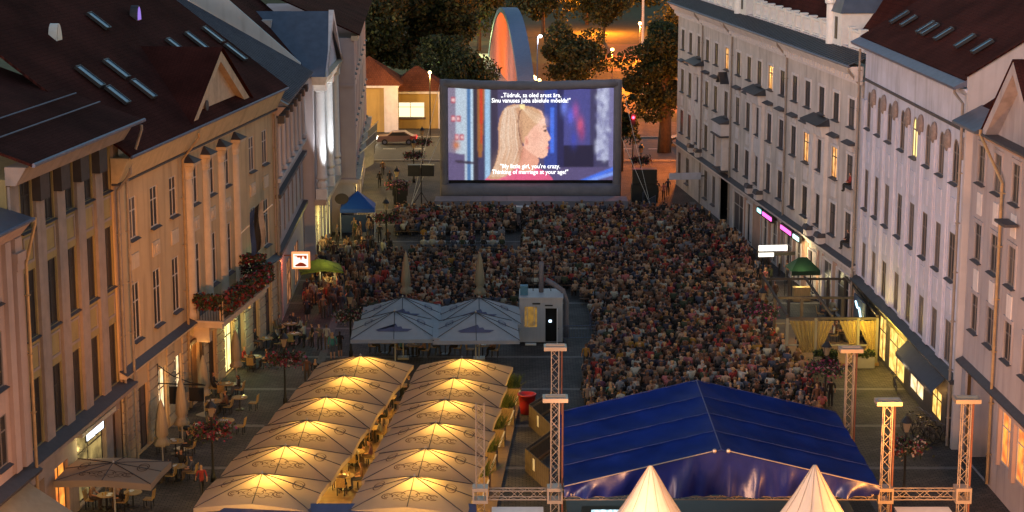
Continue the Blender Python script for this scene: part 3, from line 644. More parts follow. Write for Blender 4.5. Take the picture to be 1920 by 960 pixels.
for u in (12.15,15.3,18.4,21.45):
    prof = [(.52,5.0),(.52,5.35),(.44,5.5),(.44,6.0),(.40,12.4),(.36,13.0)]
    o = part(L2, 'half_column', MB().lathe(prof, 14, (u,.12,0)), M_yell_t, smooth=True)
    link('capital', MB().lathe([(.36,13.0),(.42,13.2),(.40,13.35),(.55,13.7),(.62,13.8)], 12, (u,.12,0)).box(u-.62,u+.62,-.55,.0,13.8,13.98).mesh('capital', M_yell_t), o)
    link('capital_sheet', MB().add([(u-.7,-.65,13.98),(u+.7,-.65,13.98),(u+.7,.0,13.98),(u-.7,.0,13.98),(u,-.0,14.4)],[(0,1,4),(1,2,4),(3,0,4),(0,3,2,1)]).mesh('capital_sheet', M_sill), o)
part(L2, 'entablature', MB().box(11.5,22.1,-.12,.02,14.42,14.62), M_yell_t)
part(L2, 'cornice', MB().hexa([(.0,-.3,14.7),(LL,-.3,14.7),(LL,.02,14.7),(.0,.02,14.7),(.0,-.9,15.95),(LL,-.9,15.95),(LL,.02,15.95),(.0,.02,15.95)]), mat('cornice_ochre',(0.55,0.40,0.23),.8,var=.14,stain=.4))
part(L2, 'cornice_dark_moulding', MB().box(.0,LL,-.36,.02,14.58,14.68), M_sill)  # dark moulding along the lower edge of the cornice
A_ = rad(37); y0, z0 = -1.0, 16.0
roof_slab(L2, .0, LL, y0, z0, 14, z0+15*math.tan(A_), M_tile)
part(L2, 'gutter', MB().tube([(.0,-1.05,16.01),(LL,-1.05,16.01)], .09), M_gutter)
for pa, pb in (((139,130),(192,166)),((192,117),(238,150)),((243,155),(289,187)),((193,168),(241,197)),((162,29),(202,58)),((309,77),(350,106)),((345,65),(386,95)),((378,55),(416,83)),((419,87),(459,116))):
    skylight(L2, fL2, pa, pb, .75, y0, z0+.12, A_)
for px, py, m_ in ((108,62,M_white),(258,25,emat('violet_window',(0.35,0.22,0.8),.6))):
    u, y, z = on_roof(fL2, px, py+12, y0, z0+.12, A_)
    o = part(L2, 'eyebrow_dormer', MB().prism([(u+.42*math.cos(PI*k/10), z-.1+.95*math.sin(PI*k/10)) for k in range(11)], y-.1, y+.35), M_white if m_ is M_white else M_roofmet)
    link('dormer_pane', MB().add([(u+.32*math.cos(PI*k/10), y-.12, z+.0+.78*math.sin(PI*k/10)) for k in range(11)],[tuple(range(11))]).mesh('dormer_pane', m_), o)
# gable with recessed tympanum
gu0, gu1, gz0, gu, gz = 10.3, 23.1, 15.95, 16.7, 19.75
wt = .8
part(L2, 'gable_frame', MB().add([(gu0,-.75,gz0),(gu,-.75,gz),(gu1,-.75,gz0),(gu1-1.1,-.75,gz0),(gu,-.75,gz-.66),(gu0+1.1,-.75,gz0)]+[(gu0,1,gz0),(gu,1,gz),(gu1,1,gz0),(gu1-1.1,1,gz0),(gu,1,gz-.66),(gu0+1.1,1,gz0)],[(0,1,4,5),(1,2,3,4),(5,4,10,11),(4,3,9,10),(0,6,7,1),(1,7,8,2)]), mat('gable_plaster',(0.52,0.38,0.27),.85,var=.14,stain=.4))
part(L2, 'tympanum', MB().add([(gu0+1.1,-.35,gz0),(gu1-1.1,-.35,gz0),(gu,-.35,gz-.66)],[(0,1,2)]), MATS['gable_plaster'])
part(L2, 'gable_ledge', MB().box(gu0+.4,gu1-.4,-.85,.3,gz0-.06,gz0+.05), M_sill)
part(L2, 'gable_roof', MB().add([(gu0-.2,-.9,gz0+.05),(gu,-.9,gz+.15),(gu,5.2,gz+.15),(gu0-.2,-.6,gz0+.1)],[(0,1,2,3)]).add([(gu1+.2,-.9,gz0+.05),(gu,-.9,gz+.15),(gu,5.2,gz+.15),(gu1+.2,-.6,gz0+.1)],[(3,2,1,0)]), M_tile)
part(L2, 'gable_vent', MB().lathe([(.3,0),(.3,.1)],12).mesh('gable_vent', M_sill), M_sill, (14.6,-.42,16.8)).rotation_euler = (PI/2,0,0)
drain(L2, .25, .2, 14.3, M_pipe, y=-.2, kick=(.0,-.7,.9)); drain(L2, 10.75, .2, 14.3, M_pipe_c, y=-.2, kick=(.7,-.75,1.1)); drain(L2, LL-.2, .2, 14.3, M_pipe, y=-.2)
# ground floor: rusticated blocks around the openings
GL = [(2.6,4.1,.1,3.5),(5.8,7.2,.1,3.6),(8.7,9.9,.1,3.6),(11.3,13.3,.05,3.6),(14.9,16.3,.1,3.4),(18.2,20.0,.05,3.4),(21.0,22.4,.05,3.5),(24.4,25.7,.1,3.4),(27.4,28.8,.1,3.4)]
wall(L2, .1, LL, 0, 5.0, GL, M_yell, name='ground_floor_wall', sides='none', rev=.35)
piers = []; x = .1
for o in GL: piers.append((x, o[0]-.12)); x = o[1]+.12
piers.append((x, LL))
M_rust = mat('rusticated_stucco',(0.48,0.36,0.24),.9,var=.2,scale=1.5,stain=.4,bump=.15)
for (p0, p1) in piers:
    for k in range(8):
        z_ = .15+k*.56
        cut = 2 if p1-p0 > 2.2 else 1
        for q in range(cut):
            s0 = p0+(p1-p0)*q/cut+.02; s1 = p0+(p1-p0)*(q+1)/cut-.02
            part(L2, 'rusticated_block', MB().hexa([(s0,-.08,z_+.03),(s1,-.08,z_+.03),(s1,.02,z_),(s0,.02,z_),(s0,-.08,z_+.5),(s1,-.08,z_+.5),(s1,.02,z_+.53),(s0,.02,z_+.53)]), M_rust)
part(L2, 'ledge', MB().hexa([(.0,-.35,4.72),(LL,-.35,4.72),(LL,.02,4.72),(.0,.02,4.72),(.0,-.4,4.85),(LL,-.4,4.85),(LL,.02,5.08),(.0,.02,5.08)]), M_yell_t)
part(L2, 'ledge_flashing', MB().hexa([(.0,-.42,4.87),(LL,-.42,4.87),(LL,.0,5.10),(0,0,5.10),(.0,-.42,4.9),(LL,-.42,4.9),(LL,0,5.14),(0,0,5.14)]), M_sill)
gl_ = [None, E_cream, E_cream, None, None, E_yel, None, None, None]
for i, o in enumerate(GL):
    u = (o[0]+o[1])/2
    if i == 3:
        part(L2, 'door', MB().box(o[0],o[1],.2,.3,.05,3.6), mat('lit_door_wood',(0.30,0.14,0.05),.5,var=.3,scale=4))  # brighter copy of the door wood, lamplight put into its colour
        part(L2, 'door_frame', MB().box(o[0]-.3,o[0],-.15,.02,.05,3.8).box(o[1],o[1]+.3,-.15,.02,.05,3.8).box(o[0],o[1],-.15,.02,3.6,3.85), M_door)
    elif i == 6: part(L2, 'door', MB().box(o[0],o[1],.2,.3,.05,3.5), M_frame_d)
    else: window(L2, u, o[2], o[1]-o[0], o[3]-o[2], 'd', gl_[i], sill=False, y=.1)
plight('door_light', L2, (12.3,-.6,3.3), 22, (1.0,0.55,0.15), .1); plight('door_light', L2, (6.6,-.7,2.6), 16, (1.0,0.7,0.3), .1)
plight('door_light', L2, (19.1,-.9,3.0), 45, (1.0,0.9,0.25), .12); plight('door_light', L2, (21.7,-1.0,2.4), 26, (0.55,1.0,0.55), .12)
plight('facade_light', L2, (24.6,-.5,5.4), 14, (0.55,1.0,0.45), .1)
# balcony
bu0, bu1, bd = 11.9, 21.4, 1.8
bal = part(L2, 'balcony', MB().box(bu0,bu1,-bd,.0,4.55,4.85).hexa([(bu0-.15,-bd-.15,4.85),(bu1+.15,-bd-.15,4.85),(bu1+.15,0,4.85),(bu0-.15,0,4.85),(bu0-.15,-bd-.15,4.97),(bu1+.15,-bd-.15,4.97),(bu1+.15,0,5.0),(bu0-.15,0,5.0)]), M_yell_t)
rl = MB().box(bu0,bu1,-bd,-bd+.08,5.95,6.05).box(bu0,bu0+.08,-bd+.08,0,5.95,6.05).box(bu1-.08,bu1,-bd+.08,0,5.95,6.05)
for u in np.arange(bu0, bu1, .16): rl.box(float(u), float(u)+.03, -bd+.02, -bd+.05, 4.97, 5.95)
for y in np.arange(-bd, 0, .16): rl.box(bu0+.02, bu0+.05, float(y), float(y)+.03, 4.97, 5.95).box(bu1-.05, bu1-.02, float(y), float(y)+.03, 4.97, 5.95)
link('railing', rl.mesh('railing', M_black), bal)
for u in (bu0+.1, 16.9, bu1-.25): link('railing_post', MB().box(u,u+.22,-bd-.03,-bd+.2,4.97,6.1).mesh('railing_post', M_yell_t), bal)
for u in (12.6, 21.2): link('bracket', MB().prism([(u-.25,4.55),(u+.25,4.55),(u+.25,3.6),(u-.25,3.6)], -.9, 0).mesh('bracket', M_yell_t), bal)
def leaf_cloud(n, boxes, size, seed):
    r = np.random.default_rng(seed); per = n//len(boxes); V = []; 
    for (x0,x1,y0,y1,z0,z1) in boxes:
        c = r.random((per,3))*np.array([x1-x0,y1-y0,z1-z0])+np.array([x0,y0,z0]); V.append(c)
    return quads_at(np.concatenate(V), size, r)
def quads_at(C, size, r):
    n = len(C); a = r.normal(size=(n,3)); a /= np.linalg.norm(a,axis=1)[:,None]; t = r.normal(size=(n,3)); b = np.cross(a,t); b /= np.linalg.norm(b,axis=1)[:,None]
    s = (size*(.6+.8*r.random(n)))[:,None]; a = a*s; b = b*s*.7
    P = np.stack([C-a-b, C+a-b, C+a+b, C-a+b], 1).reshape(-1,3)
    return P
def quad_mesh(name, P, mats, r=None, split=None, col=None):
    n = len(P)//4; me = bpy.data.meshes.new(name); me.vertices.add(4*n); me.vertices.foreach_set('co', P.astype(np.float32).ravel())
    me.loops.add(4*n); me.loops.foreach_set('vertex_index', np.arange(4*n, dtype=np.int32)); me.polygons.add(n)
    me.polygons.foreach_set('loop_start', np.arange(0,4*n,4,dtype=np.int32)); me.polygons.foreach_set('loop_total', np.full(n,4,dtype=np.int32))
    for m in mats: me.materials.append(m)
    if split is not None: me.polygons.foreach_set('material_index', split.astype(np.int32))
    me.update(calc_edges=True); me.validate(); return me
M_leafd = mat('basket_leaf', (0.03,0.045,0.02), .8, var=.4, scale=6)
M_fred = mat('red_flower', (0.14,0.012,0.012), .7, var=.3); M_fpink = mat('pink_flower', (0.28,0.03,0.09), .7, var=.3); M_fwhite = mat('white_flower', (0.36,0.28,0.22), .7, var=.2)
def flowers(n, boxes, size, seed, mix=(.55,.35,.05,.05)):
    P = leaf_cloud(n, boxes, size, seed); k = len(P)//4; r = np.random.default_rng(seed+1)
    return quad_mesh('flowers', P, [M_leafd, M_fred, M_fpink, M_fwhite], split=r.choice(4, k, p=mix))
FB = thing('balcony_flowers', 'trailing red flowers in boxes along the ochre house balcony', 'flowers', (aL2.x,aL2.y,0), math.atan2(dL2.y,dL2.x))
part(FB, 'flower_box', MB().box(bu0+.2,bu1-.2,-bd-.42,-bd-.06,5.55,5.9), M_door)
link('blossom', flowers(2600, [(bu0,bu1,-bd-.6,-bd+.1,5.4,6.5)]*4+[(bu0-.2,bu0+.3,-bd,-.2,5.6,6.5),(bu1-.3,bu1+.3,-bd,-.2,5.6,6.9)], .085, 5, (.56,.38,.03,.03)), FB)
fl = thing('flag', 'blue black and white flag hanging from a slanted pole on the ochre house', 'flag', aL2+dL2*21.4+NL2*.3+Vector((0,0,8.9)), math.atan2(dL2.y,dL2.x))
part(fl, 'pole', MB().tube([(0,.2,-.9),(0,-2.0,1.1)], .035, 6), M_white)
for k, cm in enumerate((mat('flag_blue',(0.02,0.05,0.16),.8), mat('flag_black',(0.012,0.012,0.014),.8), mat('flag_white',(0.3,0.28,0.27),.8))):
    b = MB(); n = 10
    for i in range(n):
        for j in range(3):
            f = lambda i_, t: (-.1+.07*math.sin(i_*.7+k*1.1+2*t), -.6-.30*(k+t)+.05*math.sin(i_*.6), .55-.30*(k+t)*-1.0 - i_*.28)
            b.quad(f(i,j/3), f(i,(j+1)/3), f(i+1,(j+1)/3), f(i+1,j/3))
    part(fl, 'stripe', b, cm)
bs = thing('bracket_sign', 'black wrought iron bracket with hanging boards on the ochre house', 'sign', aL2+dL2*5.6+NL2*.08, math.atan2(dL2.y,dL2.x))
part(bs, 'bracket', MB().tube([(0,0,4.1),(0,0,2.9)],.04).tube([(0,0,3.0),(0,-2.6,3.0)],.035).tube([(0,0,4.0),(0,-.8,3.45),(0,-1.8,3.1),(0,-2.5,3.02)],.03), M_black)
part(bs, 'hanging_board', MB().box(-.04,.04,-1.5,-.6,1.9,2.85), M_black); part(bs, 'hanging_board', MB().box(-.04,.04,-2.5,-1.7,2.1,2.85), M_black)

# ================================================================== left 3: narrow rose-grey house
aL3, bL3 = line((526,610), 886, 523, 572); dL3 = (bL3-aL3).normalized()
L3, fL3 = bld('narrow_grey_house', 'narrow grey rose house with small columns under the eaves, red lit shop below', aL3, dL3)
M_l3 = mat('rose_grey_plaster', (0.44,0.36,0.36), .85, var=.12, scale=.6, stain=.35)
UW3 = [2.6,5.6,8.6,11.6,14.6,17.6]; ops = [(u-.5,u+.5,z,z+h) for u in UW3 for z, h in ((10.4,2.6),(5.6,2.6))]
wall(L3, .1, 20, 0, 14.6, ops+[(1.5,3.2,.1,3.4),(6,9,.1,3.2),(12,15,.1,3.2)], M_l3, depth=11); backing(L3, .2, 19.9, 0, 14.4)
for o in ops: window(L3, (o[0]+o[1])/2, o[2], 1.0, o[3]-o[2], 'n', sill=False)
part(L3, 'door', MB().box(1.5,3.2,.15,.22,.1,3.4), M_door)
for uu in (7.5,13.5): window(L3, uu, .1, 3, 3.1, 'd', glow_mat('bar_glow',(0.5,0.2,0.08),(0.1,0.03,0.01),.6), sill=False)
for u in [1.1]+[v+1.5 for v in UW3]:
    o = part(L3, 'small_column', MB().lathe([(.28,10.1),(.28,10.3),(.2,10.4),(.18,13.3),(.26,13.6)], 10, (u,-.15,0)), M_lilac)
    link('column_cap', MB().box(u-.42,u+.42,-.62,0,13.6,14.1).mesh('column_cap', M_sill), o)
for z, m_ in ((9.8,M_lilac),(8.75,M_sill),(4.95,M_sill)): part(L3, 'ledge', MB().box(.0,20,-.35,.02,z,z+.25), m_)
part(L3, 'cornice', MB().hexa([(0,-.3,14.2),(20,-.3,14.2),(20,0,14.2),(0,0,14.2),(0,-.8,14.75),(20,-.8,14.75),(20,0,14.75),(0,0,14.75)]), M_rose)
roof_slab(L3, .0, 20, -.9, 14.8, 12, 14.8+12.9*math.tan(rad(30)), M_roofblue, seams=.7)
drain(L3, .25, .2, 14, M_pipe); plight('bar_light', L3, (2.2,-.35,4.2), 110, (1.0,0.14,0.04), .1)
ls = thing('lit_square_sign', 'square lit orange and white sign hanging on the narrow grey house', 'sign', aL3+dL3*4.4+Vector((1.15,0,3.75)), 0)
part(ls, 'frame', MB().box(-.62,.62,-.1,.1,-.58,.58), emat('sign_orange',(1.0,0.32,0.12),.9)); part(ls, 'panel', MB().box(-.5,.5,-.13,-.1,-.46,.46), emat('sign_pale',(1.0,0.80,0.66),1.0))
part(ls, 'emblem', MB().prism([(-.42,-.34),(-.2,-.2),(-.05,-.12),(.12,-.14),(.25,-.2),(.42,-.34),(.3,-.4),(-.3,-.4)],-.15,-.132), mat('sign_brown',(0.2,0.05,0.02),.6)); part(ls, 'emblem', MB().prism([(-.42,.36),(.42,.36),(.42,.12),(.28,.12),(.16,.34),(.02,.0),(-.04,.22),(-.2,.2),(-.28,.3),(-.42,.3)],-.15,-.132), mat('sign_ochre',(0.35,0.14,0.03),.6)); part(ls, 'bracket', MB().box(-1.2,-.62,-.03,.03,.3,.38), M_black)

# ================================================================== left 4: portico house with floodlit columns
aL4 = Vector((-15.87,143.3,0)); dN = Vector((0,1,0))
L4, fL4 = bld('portico_house', 'house with floodlit white columns and blue gabled roof left of the screen', aL4, dN)
ops = [(1.6,2.5,.1,3.6),(3.4,4.3,.1,3.6)]
wall(L4, 0, 2.0, 0, 14.6, [], M_yell_t, depth=14, sides=None)
wall(L4, 2.0, 29, 0, 14.4, [], M_lilac, depth=13.9)
MO = [(.9,1.9,.2,3.7),(2.9,3.9,.2,3.7),(5.5,6.8,.2,3.8),(8.2,9.5,.2,3.8),(10.9,12.2,.2,3.8)]
wall(L4, .3, 13.6, 0, 14.4, MO+[(2.4,3.4,7.5,11.5),(5.9,6.9,7.5,11.5),(9.9,10.9,7.5,11.5)], M_lilac, name='portico', y=-.85, depth=.84, rev=.11)
for o in MO: window(L4, (o[0]+o[1])/2, o[2], o[1]-o[0], o[3]-o[2], 'd', E_yel, sill=False, y=-.85)
for u in (2.9,6.4,10.4): window(L4, u, 7.5, 1.0, 4.0, 'w', sill=False, y=-.85)
part(L4, 'portico_ledge', MB().box(.2,13.8,-1.75,-.85,4.7,5.1), M_yell_t)
for u in (1.0,7.2,12.6):
    o = part(L4, 'white_column', MB().lathe([(.46,6.6),(.44,6.8),(.38,7.0),(.35,13.2),(.38,13.4)], 12, (u,-1.35,0)), M_white, smooth=True)
    link('capital', MB().box(u-.45,u+.45,-1.8,-.9,13.4,13.9).mesh('capital', M_white), o)
    link('carved_base', MB().box(u-.45,u+.45,-1.75,-.9,5.1,5.9).ball((u,-1.35,6.2),.45,8,5).mesh('carved_base', M_white), o)
part(L4, 'entablature', MB().hexa([(.2,-1.8,13.9),(13.8,-1.8,13.9),(13.8,-.8,13.9),(.2,-.8,13.9),(.2,-2.0,14.5),(13.8,-2.0,14.5),(13.8,-.8,14.5),(.2,-.8,14.5)]), M_yell_t)
part(L4, 'pediment', MB().add([(.6,-1.5,14.5),(13.6,-1.5,14.5),(7.4,-1.5,18.7)],[(0,1,2)]), M_pale_t)
part(L4, 'gable_roof', MB().add([(.2,-1.8,14.5),(7.4,-1.8,18.9),(7.4,9,18.9),(.2,9,14.5)],[(0,1,2,3)]).add([(14,-1.8,14.5),(7.4,-1.8,18.9),(7.4,9,18.9),(14,9,14.5)],[(3,2,1,0)]), M_roofblue)
part(L4, 'pediment_edge', MB().add([(.1,-1.9,14.5),(7.4,-1.9,19.0),(14.1,-1.9,14.5),(13.4,-1.9,14.5),(7.4,-1.9,18.5),(.9,-1.9,14.5)]+[(.1,-2.0,14.5),(7.4,-1.5,19.0),(14.1,-2.0,14.5),(13.4,-2.0,14.5),(7.4,-1.5,18.5),(.9,-2.0,14.5)],[(0,1,4,5),(1,2,3,4),(5,4,10,11),(4,3,9,10),(0,6,7,1),(1,7,8,2)]), M_cream_t)
o = part(L4, 'gable_end_wall', MB().add([(-.1,.0,14.5),(-.1,13,14.5),(-.1,13,27.2),(-.1,.0,15.6)],[(0,1,2,3)]).add([(.2,.0,14.5),(.2,13,14.5),(.2,13,27.2),(.2,.0,15.6)],[(3,2,1,0)]).add([(-.1,0,15.6),(-.1,13,27.2),(.2,13,27.2),(.2,0,15.6)],[(3,2,1,0)]).add([(-.1,0,14.5),(-.1,0,15.6),(.2,0,15.6),(.2,0,14.5)],[(0,1,2,3)]), mat('pale_render',(0.55,0.55,0.56),.85,var=.1,scale=.4,stain=.3))
roof_slab(L4, .2, 14, -.1, 15.0, 12, 15.0+12.1*math.tan(rad(41)), M_tile)
for px, py in ((500,48),): 
    u, y, z = on_roof(fL4, px, py, -.1, 15.0, rad(41)); part(L4, 'roof_hatch', MB().box(u-.5,u+.5,y-.4,y+.5,z-.2,z+.45), M_lilac)
for u in (.6,6.8):
    plight('flood_light', L4, (u-.9,-2.3,5.3), 3200, (0.86,0.93,1.0), .1, spot=38, rot=(rad(180-5),rad(7),0))
plight('portico_light', L4, (2.4,-2.0,3.2), 130, (1.0,0.78,0.2), .15); plight('portico_light', L4, (9.2,-2.2,3.0), 45, (1.0,0.75,0.2), .15)
dsh = solo('oval_hanging_sign', MB().lathe([(.0,-.08),(.75,-.05),(.78,0),(.75,.05),(.0,.08)], 20), mat('sign_oval',(0.05,0.035,0.02),.6), 'dark oval sign projecting from the portico house above the crowd', 'sign', Vector((-13.6,150.5,4.0)))
dsh.scale = (.72,.6,.6); dsh.rotation_euler = (rad(62),0,0)

# ================================================================== left 5: last house before the street
P0, P1 = Vector((-13.2,157.4,0)), Vector((-15.2,199,0)); d5 = (P1-P0).normalized()
L5, fL5 = bld('corner_house', 'tall lilac house with ornate lit shop front at the far end of the left row', P0, d5)
M_l5 = mat('lilac_grey', (0.40,0.35,0.38), .85, var=.1, scale=.5, stain=.3)
ops5 = [(u-.6,u+.6,z,z+h) for u in (3,7,11,15,19,24,29,34,39) for z, h in ((12.6,2.2),(8.6,2.6),(4.8,2.6))]
wall(L5, 0, 41, 0, 16.2, ops5+[(u-1.2,u+1.2,.1,3.6) for u in (4,9,14,20,26,32,38)], M_l5, depth=10); backing(L5, .2, 40.8, 0, 16)
for o in ops5: window(L5, (o[0]+o[1])/2, o[2], 1.2, o[3]-o[2], 'n')
for u in (4,9,14,20,26,32,38): window(L5, u, .1, 2.4, 3.5, 'd', E_gold if u > 5 else None, sill=False)
for z in (4.1,16.0): part(L5, 'cornice', MB().box(-.2,41,-.55,.02,z,z+.4), M_yell_t)
part(L5, 'corner_pilaster', MB().box(.0,.6,-.2,.02,4.5,16).box(1.2,1.8,-.2,.02,4.5,16), M_l5)
part(L5, 'end_ledge', MB().box(-.22,-.002,-.4,5,4.2,4.5).box(-.14,-.002,-.2,4,12.2,12.4), M_l5)
roof_slab(L5, -.3, 41, -.7, 16.4, 8, 20.4, M_tile)
for u in (7,17,29): plight('shop_light', L5, (u,-1.2,3.2), 160, (1.0,0.72,0.22), .2)
for i, u in enumerate((10.5,16.5,23)):
    f_ = thing('wall_flag', ['drooping flag nearest on the corner house front','drooping flag in the middle of the corner house front','drooping flag farthest on the corner house front'][i], 'flag', P0+d5*u+Vector((.1,0,5)), math.atan2(d5.y,d5.x))
    part(f_, 'pole', MB().tube([(0,0,0),(0,-1.5,1.3)],.03), M_white); part(f_, 'cloth', MB().quad((0,-.5,.35),(0,-1.4,1.15),(.25,-1.3,-.9),(.2,-.6,-1.3)), MATS['flag_white'])
# ================================================================== inflatable cinema screen
YS = 172.0; X0, X1 = -6.5, 9.9
M_infl = mat('inflatable_fabric', (0.20,0.185,0.21), .7, var=.15, scale=1.2, bump=.15, bscale=3)
scr = thing('cinema_screen', 'huge inflatable grey cinema screen showing a blonde woman in profile with subtitles', 'screen', ((X0+X1)/2, YS, 0))
hw = (X1-X0)/2
def sausage(b, p0, p1, r, n=10, seg=14, bow=0.0, puff=0.06):
    P0, P1 = Vector(p0), Vector(p1); pts = []; rs = []
    for i in range(seg+1):
        t = i/seg; p = P0.lerp(P1, t); p.z -= bow*math.sin(PI*t); pts.append(p); rs.append(r*(1+puff*math.cos(2*PI*t*seg/2))*(1 if 0<i<seg else .93))
    b.tube(pts, rs, n)
b = MB(); sausage(b, (-hw+.35,0,10.85),(hw-.35,0,10.85),.42,bow=.22); top = part(scr, 'top_tube', b, M_infl, smooth=True)
for s in (-1, 1):
    b = MB(); sausage(b, (s*(hw-.36),0,.4),(s*(hw-.36),0,11.2),.40,puff=.02); part(scr, 'side_tube', b, M_infl, smooth=True)
b = MB(); sausage(b, (-hw+.1,-.1,.95),(hw-.1,-.1,.95),.82,n=14,puff=.01); part(scr, 'bottom_tube', b, M_infl, smooth=True)
part(scr, 'back_sheet', MB().box(-hw+.5,hw-.5,.02,.06,1.7,10.7), M_dark)
# the projected frame: a generic blonde woman in profile, painted as vertex colours
NX, NY = 220, 120
gx, gy = np.meshgrid((np.arange(NX)+.5)/NX, (np.arange(NY)+.5)/NY)    # v down
img = np.zeros((NY,NX,3)); L_ = lambda *c: np.array(lin(c))
def fillrect(x0,x1,y0,y1,c,a=1.0):
    m = ((gx>=x0)&(gx<x1)&(gy>=y0)&(gy<y1))*a; img[:] = img*(1-m[...,None])+L_(*c)*m[...,None]
def inpoly(P):
    m = np.zeros((NY,NX), bool); n = len(P)
    for i in range(n):
        (xa,ya),(xb,yb) = P[i],P[(i+1)%n]
        if ya == yb: continue
        c = ((ya>gy)!=(yb>gy)) & (gx < (xb-xa)*(gy-ya)/(yb-ya)+xa); m ^= c
    return m
def fillpoly(P,c,a=1.0):
    m = inpoly(P)*a; img[:] = img*(1-m[...,None])+L_(*c)*m[...,None]
def blob(x,y,rx,ry,c,a=1.0):
    m = np.exp(-(((gx-x)/rx)**2+((gy-y)/ry)**2))*a; img[:] = img*(1-m[...,None])+L_(*c)*m[...,None]
def blur(k):
    for _ in range(k):
        p = np.pad(img,((1,1),(1,1),(0,0)),'edge'); img[:] = (p[:-2,1:-1]+p[2:,1:-1]+p[1:-1,:-2]+p[1:-1,2:]+4*p[1:-1,1:-1])/8
fillrect(0,1,0,1,(62,58,92)); fillrect(0,.05,0,1,(128,118,140)); fillrect(.045,.115,0,1,(176,190,204)); fillrect(.115,.135,0,1,(70,110,160)); fillrect(.135,.15,0,1,(186,208,226))
fillrect(.15,.18,0,1,(50,44,60)); fillpoly([(.175,0),(.225,0),(.205,.75),(.18,.75)],(150,96,54)); fillpoly([(.19,0),(.21,0),(.205,.6),(.195,.6)],(196,60,40)); fillrect(.225,.255,0,1,(150,184,214)); fillrect(.255,.30,0,1,(58,50,72))
fillrect(.30,.58,0,1,(74,68,104)); fillrect(.58,.66,0,1,(52,66,140)); fillrect(.62,.64,.2,.7,(70,110,220)); fillrect(.66,.70,0,1,(40,38,80)); fillrect(.70,.86,0,.62,(70,70,132)); fillrect(.86,.9,0,1,(60,56,92)); fillrect(.90,.975,0,.78,(150,152,184)); fillrect(.975,1,0,1,(112,108,150)); fillrect(.70,.88,.62,.86,(34,30,56)); fillrect(.55,1,.86,1,(86,76,116))
for k in range(60): blob(.90+.075*RNG.random(),.78*RNG.random(),.012,.03,(196,200,224) if k%2 else (104,104,150),.6)
for x,y,c in ((.77,.25,(170,80,150)),(.80,.4,(220,90,120)),(.74,.3,(90,100,220)),(.70,.2,(110,130,230)),(.81,.48,(140,60,110)),(.76,.55,(60,70,170))): blob(x,y,.018,.08,c,.8)
fillpoly([(.80,1),(1,.86),(1,.9),(.86,1)],(70,110,220)); fillpoly([(.84,1),(1,.91),(1,.95),(.9,1)],(120,150,230))
for x,y in ((.02,.1),(.02,.3),(.05,.3),(.04,.5),(.07,.5)): fillrect(x,x+.025,y,y+.07,(176,70,90)); fillrect(x+.005,x+.02,y+.015,y+.05,(230,190,190))
blob(.05,.62,.02,.05,(190,110,60)); fillpoly([(0,.7),(.1,.72),(.1,1),(0,1)],(96,84,120)); fillpoly([(.04,.78),(.16,.8),(.16,.83),(.04,.81)],(60,50,70))
blur(2)
# dress, neck, face, hair
fillpoly([(.22,1),(.30,.86),(.38,.82),(.52,.84),(.60,.92),(.64,1)],(216,92,130)); fillpoly([(.42,.84),(.44,.62),(.54,.66),(.55,.80),(.52,.90),(.44,.92)],(222,158,134))
fillpoly([(.44,.24),(.52,.20),(.565,.24),(.585,.32),(.592,.42),(.600,.46),(.622,.535),(.616,.56),(.602,.575),(.608,.61),(.604,.64),(.606,.67),(.598,.73),(.575,.76),(.54,.75),(.50,.70),(.46,.64)],(238,184,160))
PT = [(.45,.195),(.432,.168),(.40,.162),(.362,.185),(.33,.24),(.311,.32),(.302,.42),(.303,.52),(.305,.62),(.299,.72),(.284,.82),(.262,.91),(.236,.985),(.30,.995),(.36,.94),(.41,.87),(.438,.78),(.449,.68),(.449,.58),(.436,.47),(.428,.36),(.436,.26)]
CAP = [(.574,.31),(.560,.255),(.535,.215),(.505,.190),(.47,.183),(.445,.195),(.432,.24),(.424,.32),(.426,.42),(.438,.52),(.456,.60),(.47,.56),(.478,.51),(.492,.465),(.52,.41),(.552,.36)]
fillpoly(CAP,(206,160,124)); fillpoly(PT,(200,152,120))
for k in range(60):
    t = RNG.random(); w_ = .003+.005*RNG.random(); c = [(240,216,192),(226,190,158),(160,112,90),(248,228,208)][k%4]
    L0_ = [(.445-.02*t,.19-.02*t),(.40-.05*t*1.2,.21+.0*t),(.425-.105*t,.34),(.428-.118*t,.50),(.445-.135*t,.66),(.42-.13*t,.80),(.375-.11*t,.90),(.34-.085*t,.97)]
    fillpoly([(x,y) for x,y in L0_]+[(x+w_,y) for x,y in L0_[::-1]], c, .22)
for k in range(34):
    t = RNG.random(); c = [(244,220,190),(176,130,100),(232,198,164)][k%3]
    L0_ = [(.447,.205),(.475+.01*t,.195+.10*t),(.505+.02*t,.215+.16*t),(.545+.02*(1-t),.27+.10*t)]
    fillpoly([(x,y) for x,y in L0_]+[(x+.002,y+.012) for x,y in L0_[::-1]], c, .2)
fillpoly([(.462,.52),(.478,.515),(.488,.55),(.484,.60),(.474,.635),(.464,.61)],(240,176,152)); blob(.476,.575,.007,.03,(190,110,90),.8); fillpoly([(.578,.448),(.596,.44),(.597,.468),(.580,.47)],(60,40,48)); fillpoly([(.572,.41),(.596,.395),(.597,.412),(.574,.424)],(140,96,76)); blob(.59,.405,.018,.008,(150,104,84),.7); blob(.603,.645,.010,.014,(196,84,92),.8); blob(.545,.60,.04,.07,(250,206,184),.4)
fillpoly([(.452,.20),(.436,.26),(.428,.34),(.430,.44),(.440,.54),(.452,.62),(.446,.62),(.432,.54),(.422,.44),(.420,.34),(.428,.25),(.445,.20)],(120,76,62),.75); fillpoly([(.432,.165),(.462,.165),(.466,.215),(.436,.222)],(250,226,160)); blob(.44,.70,.02,.09,(176,104,84),.5)
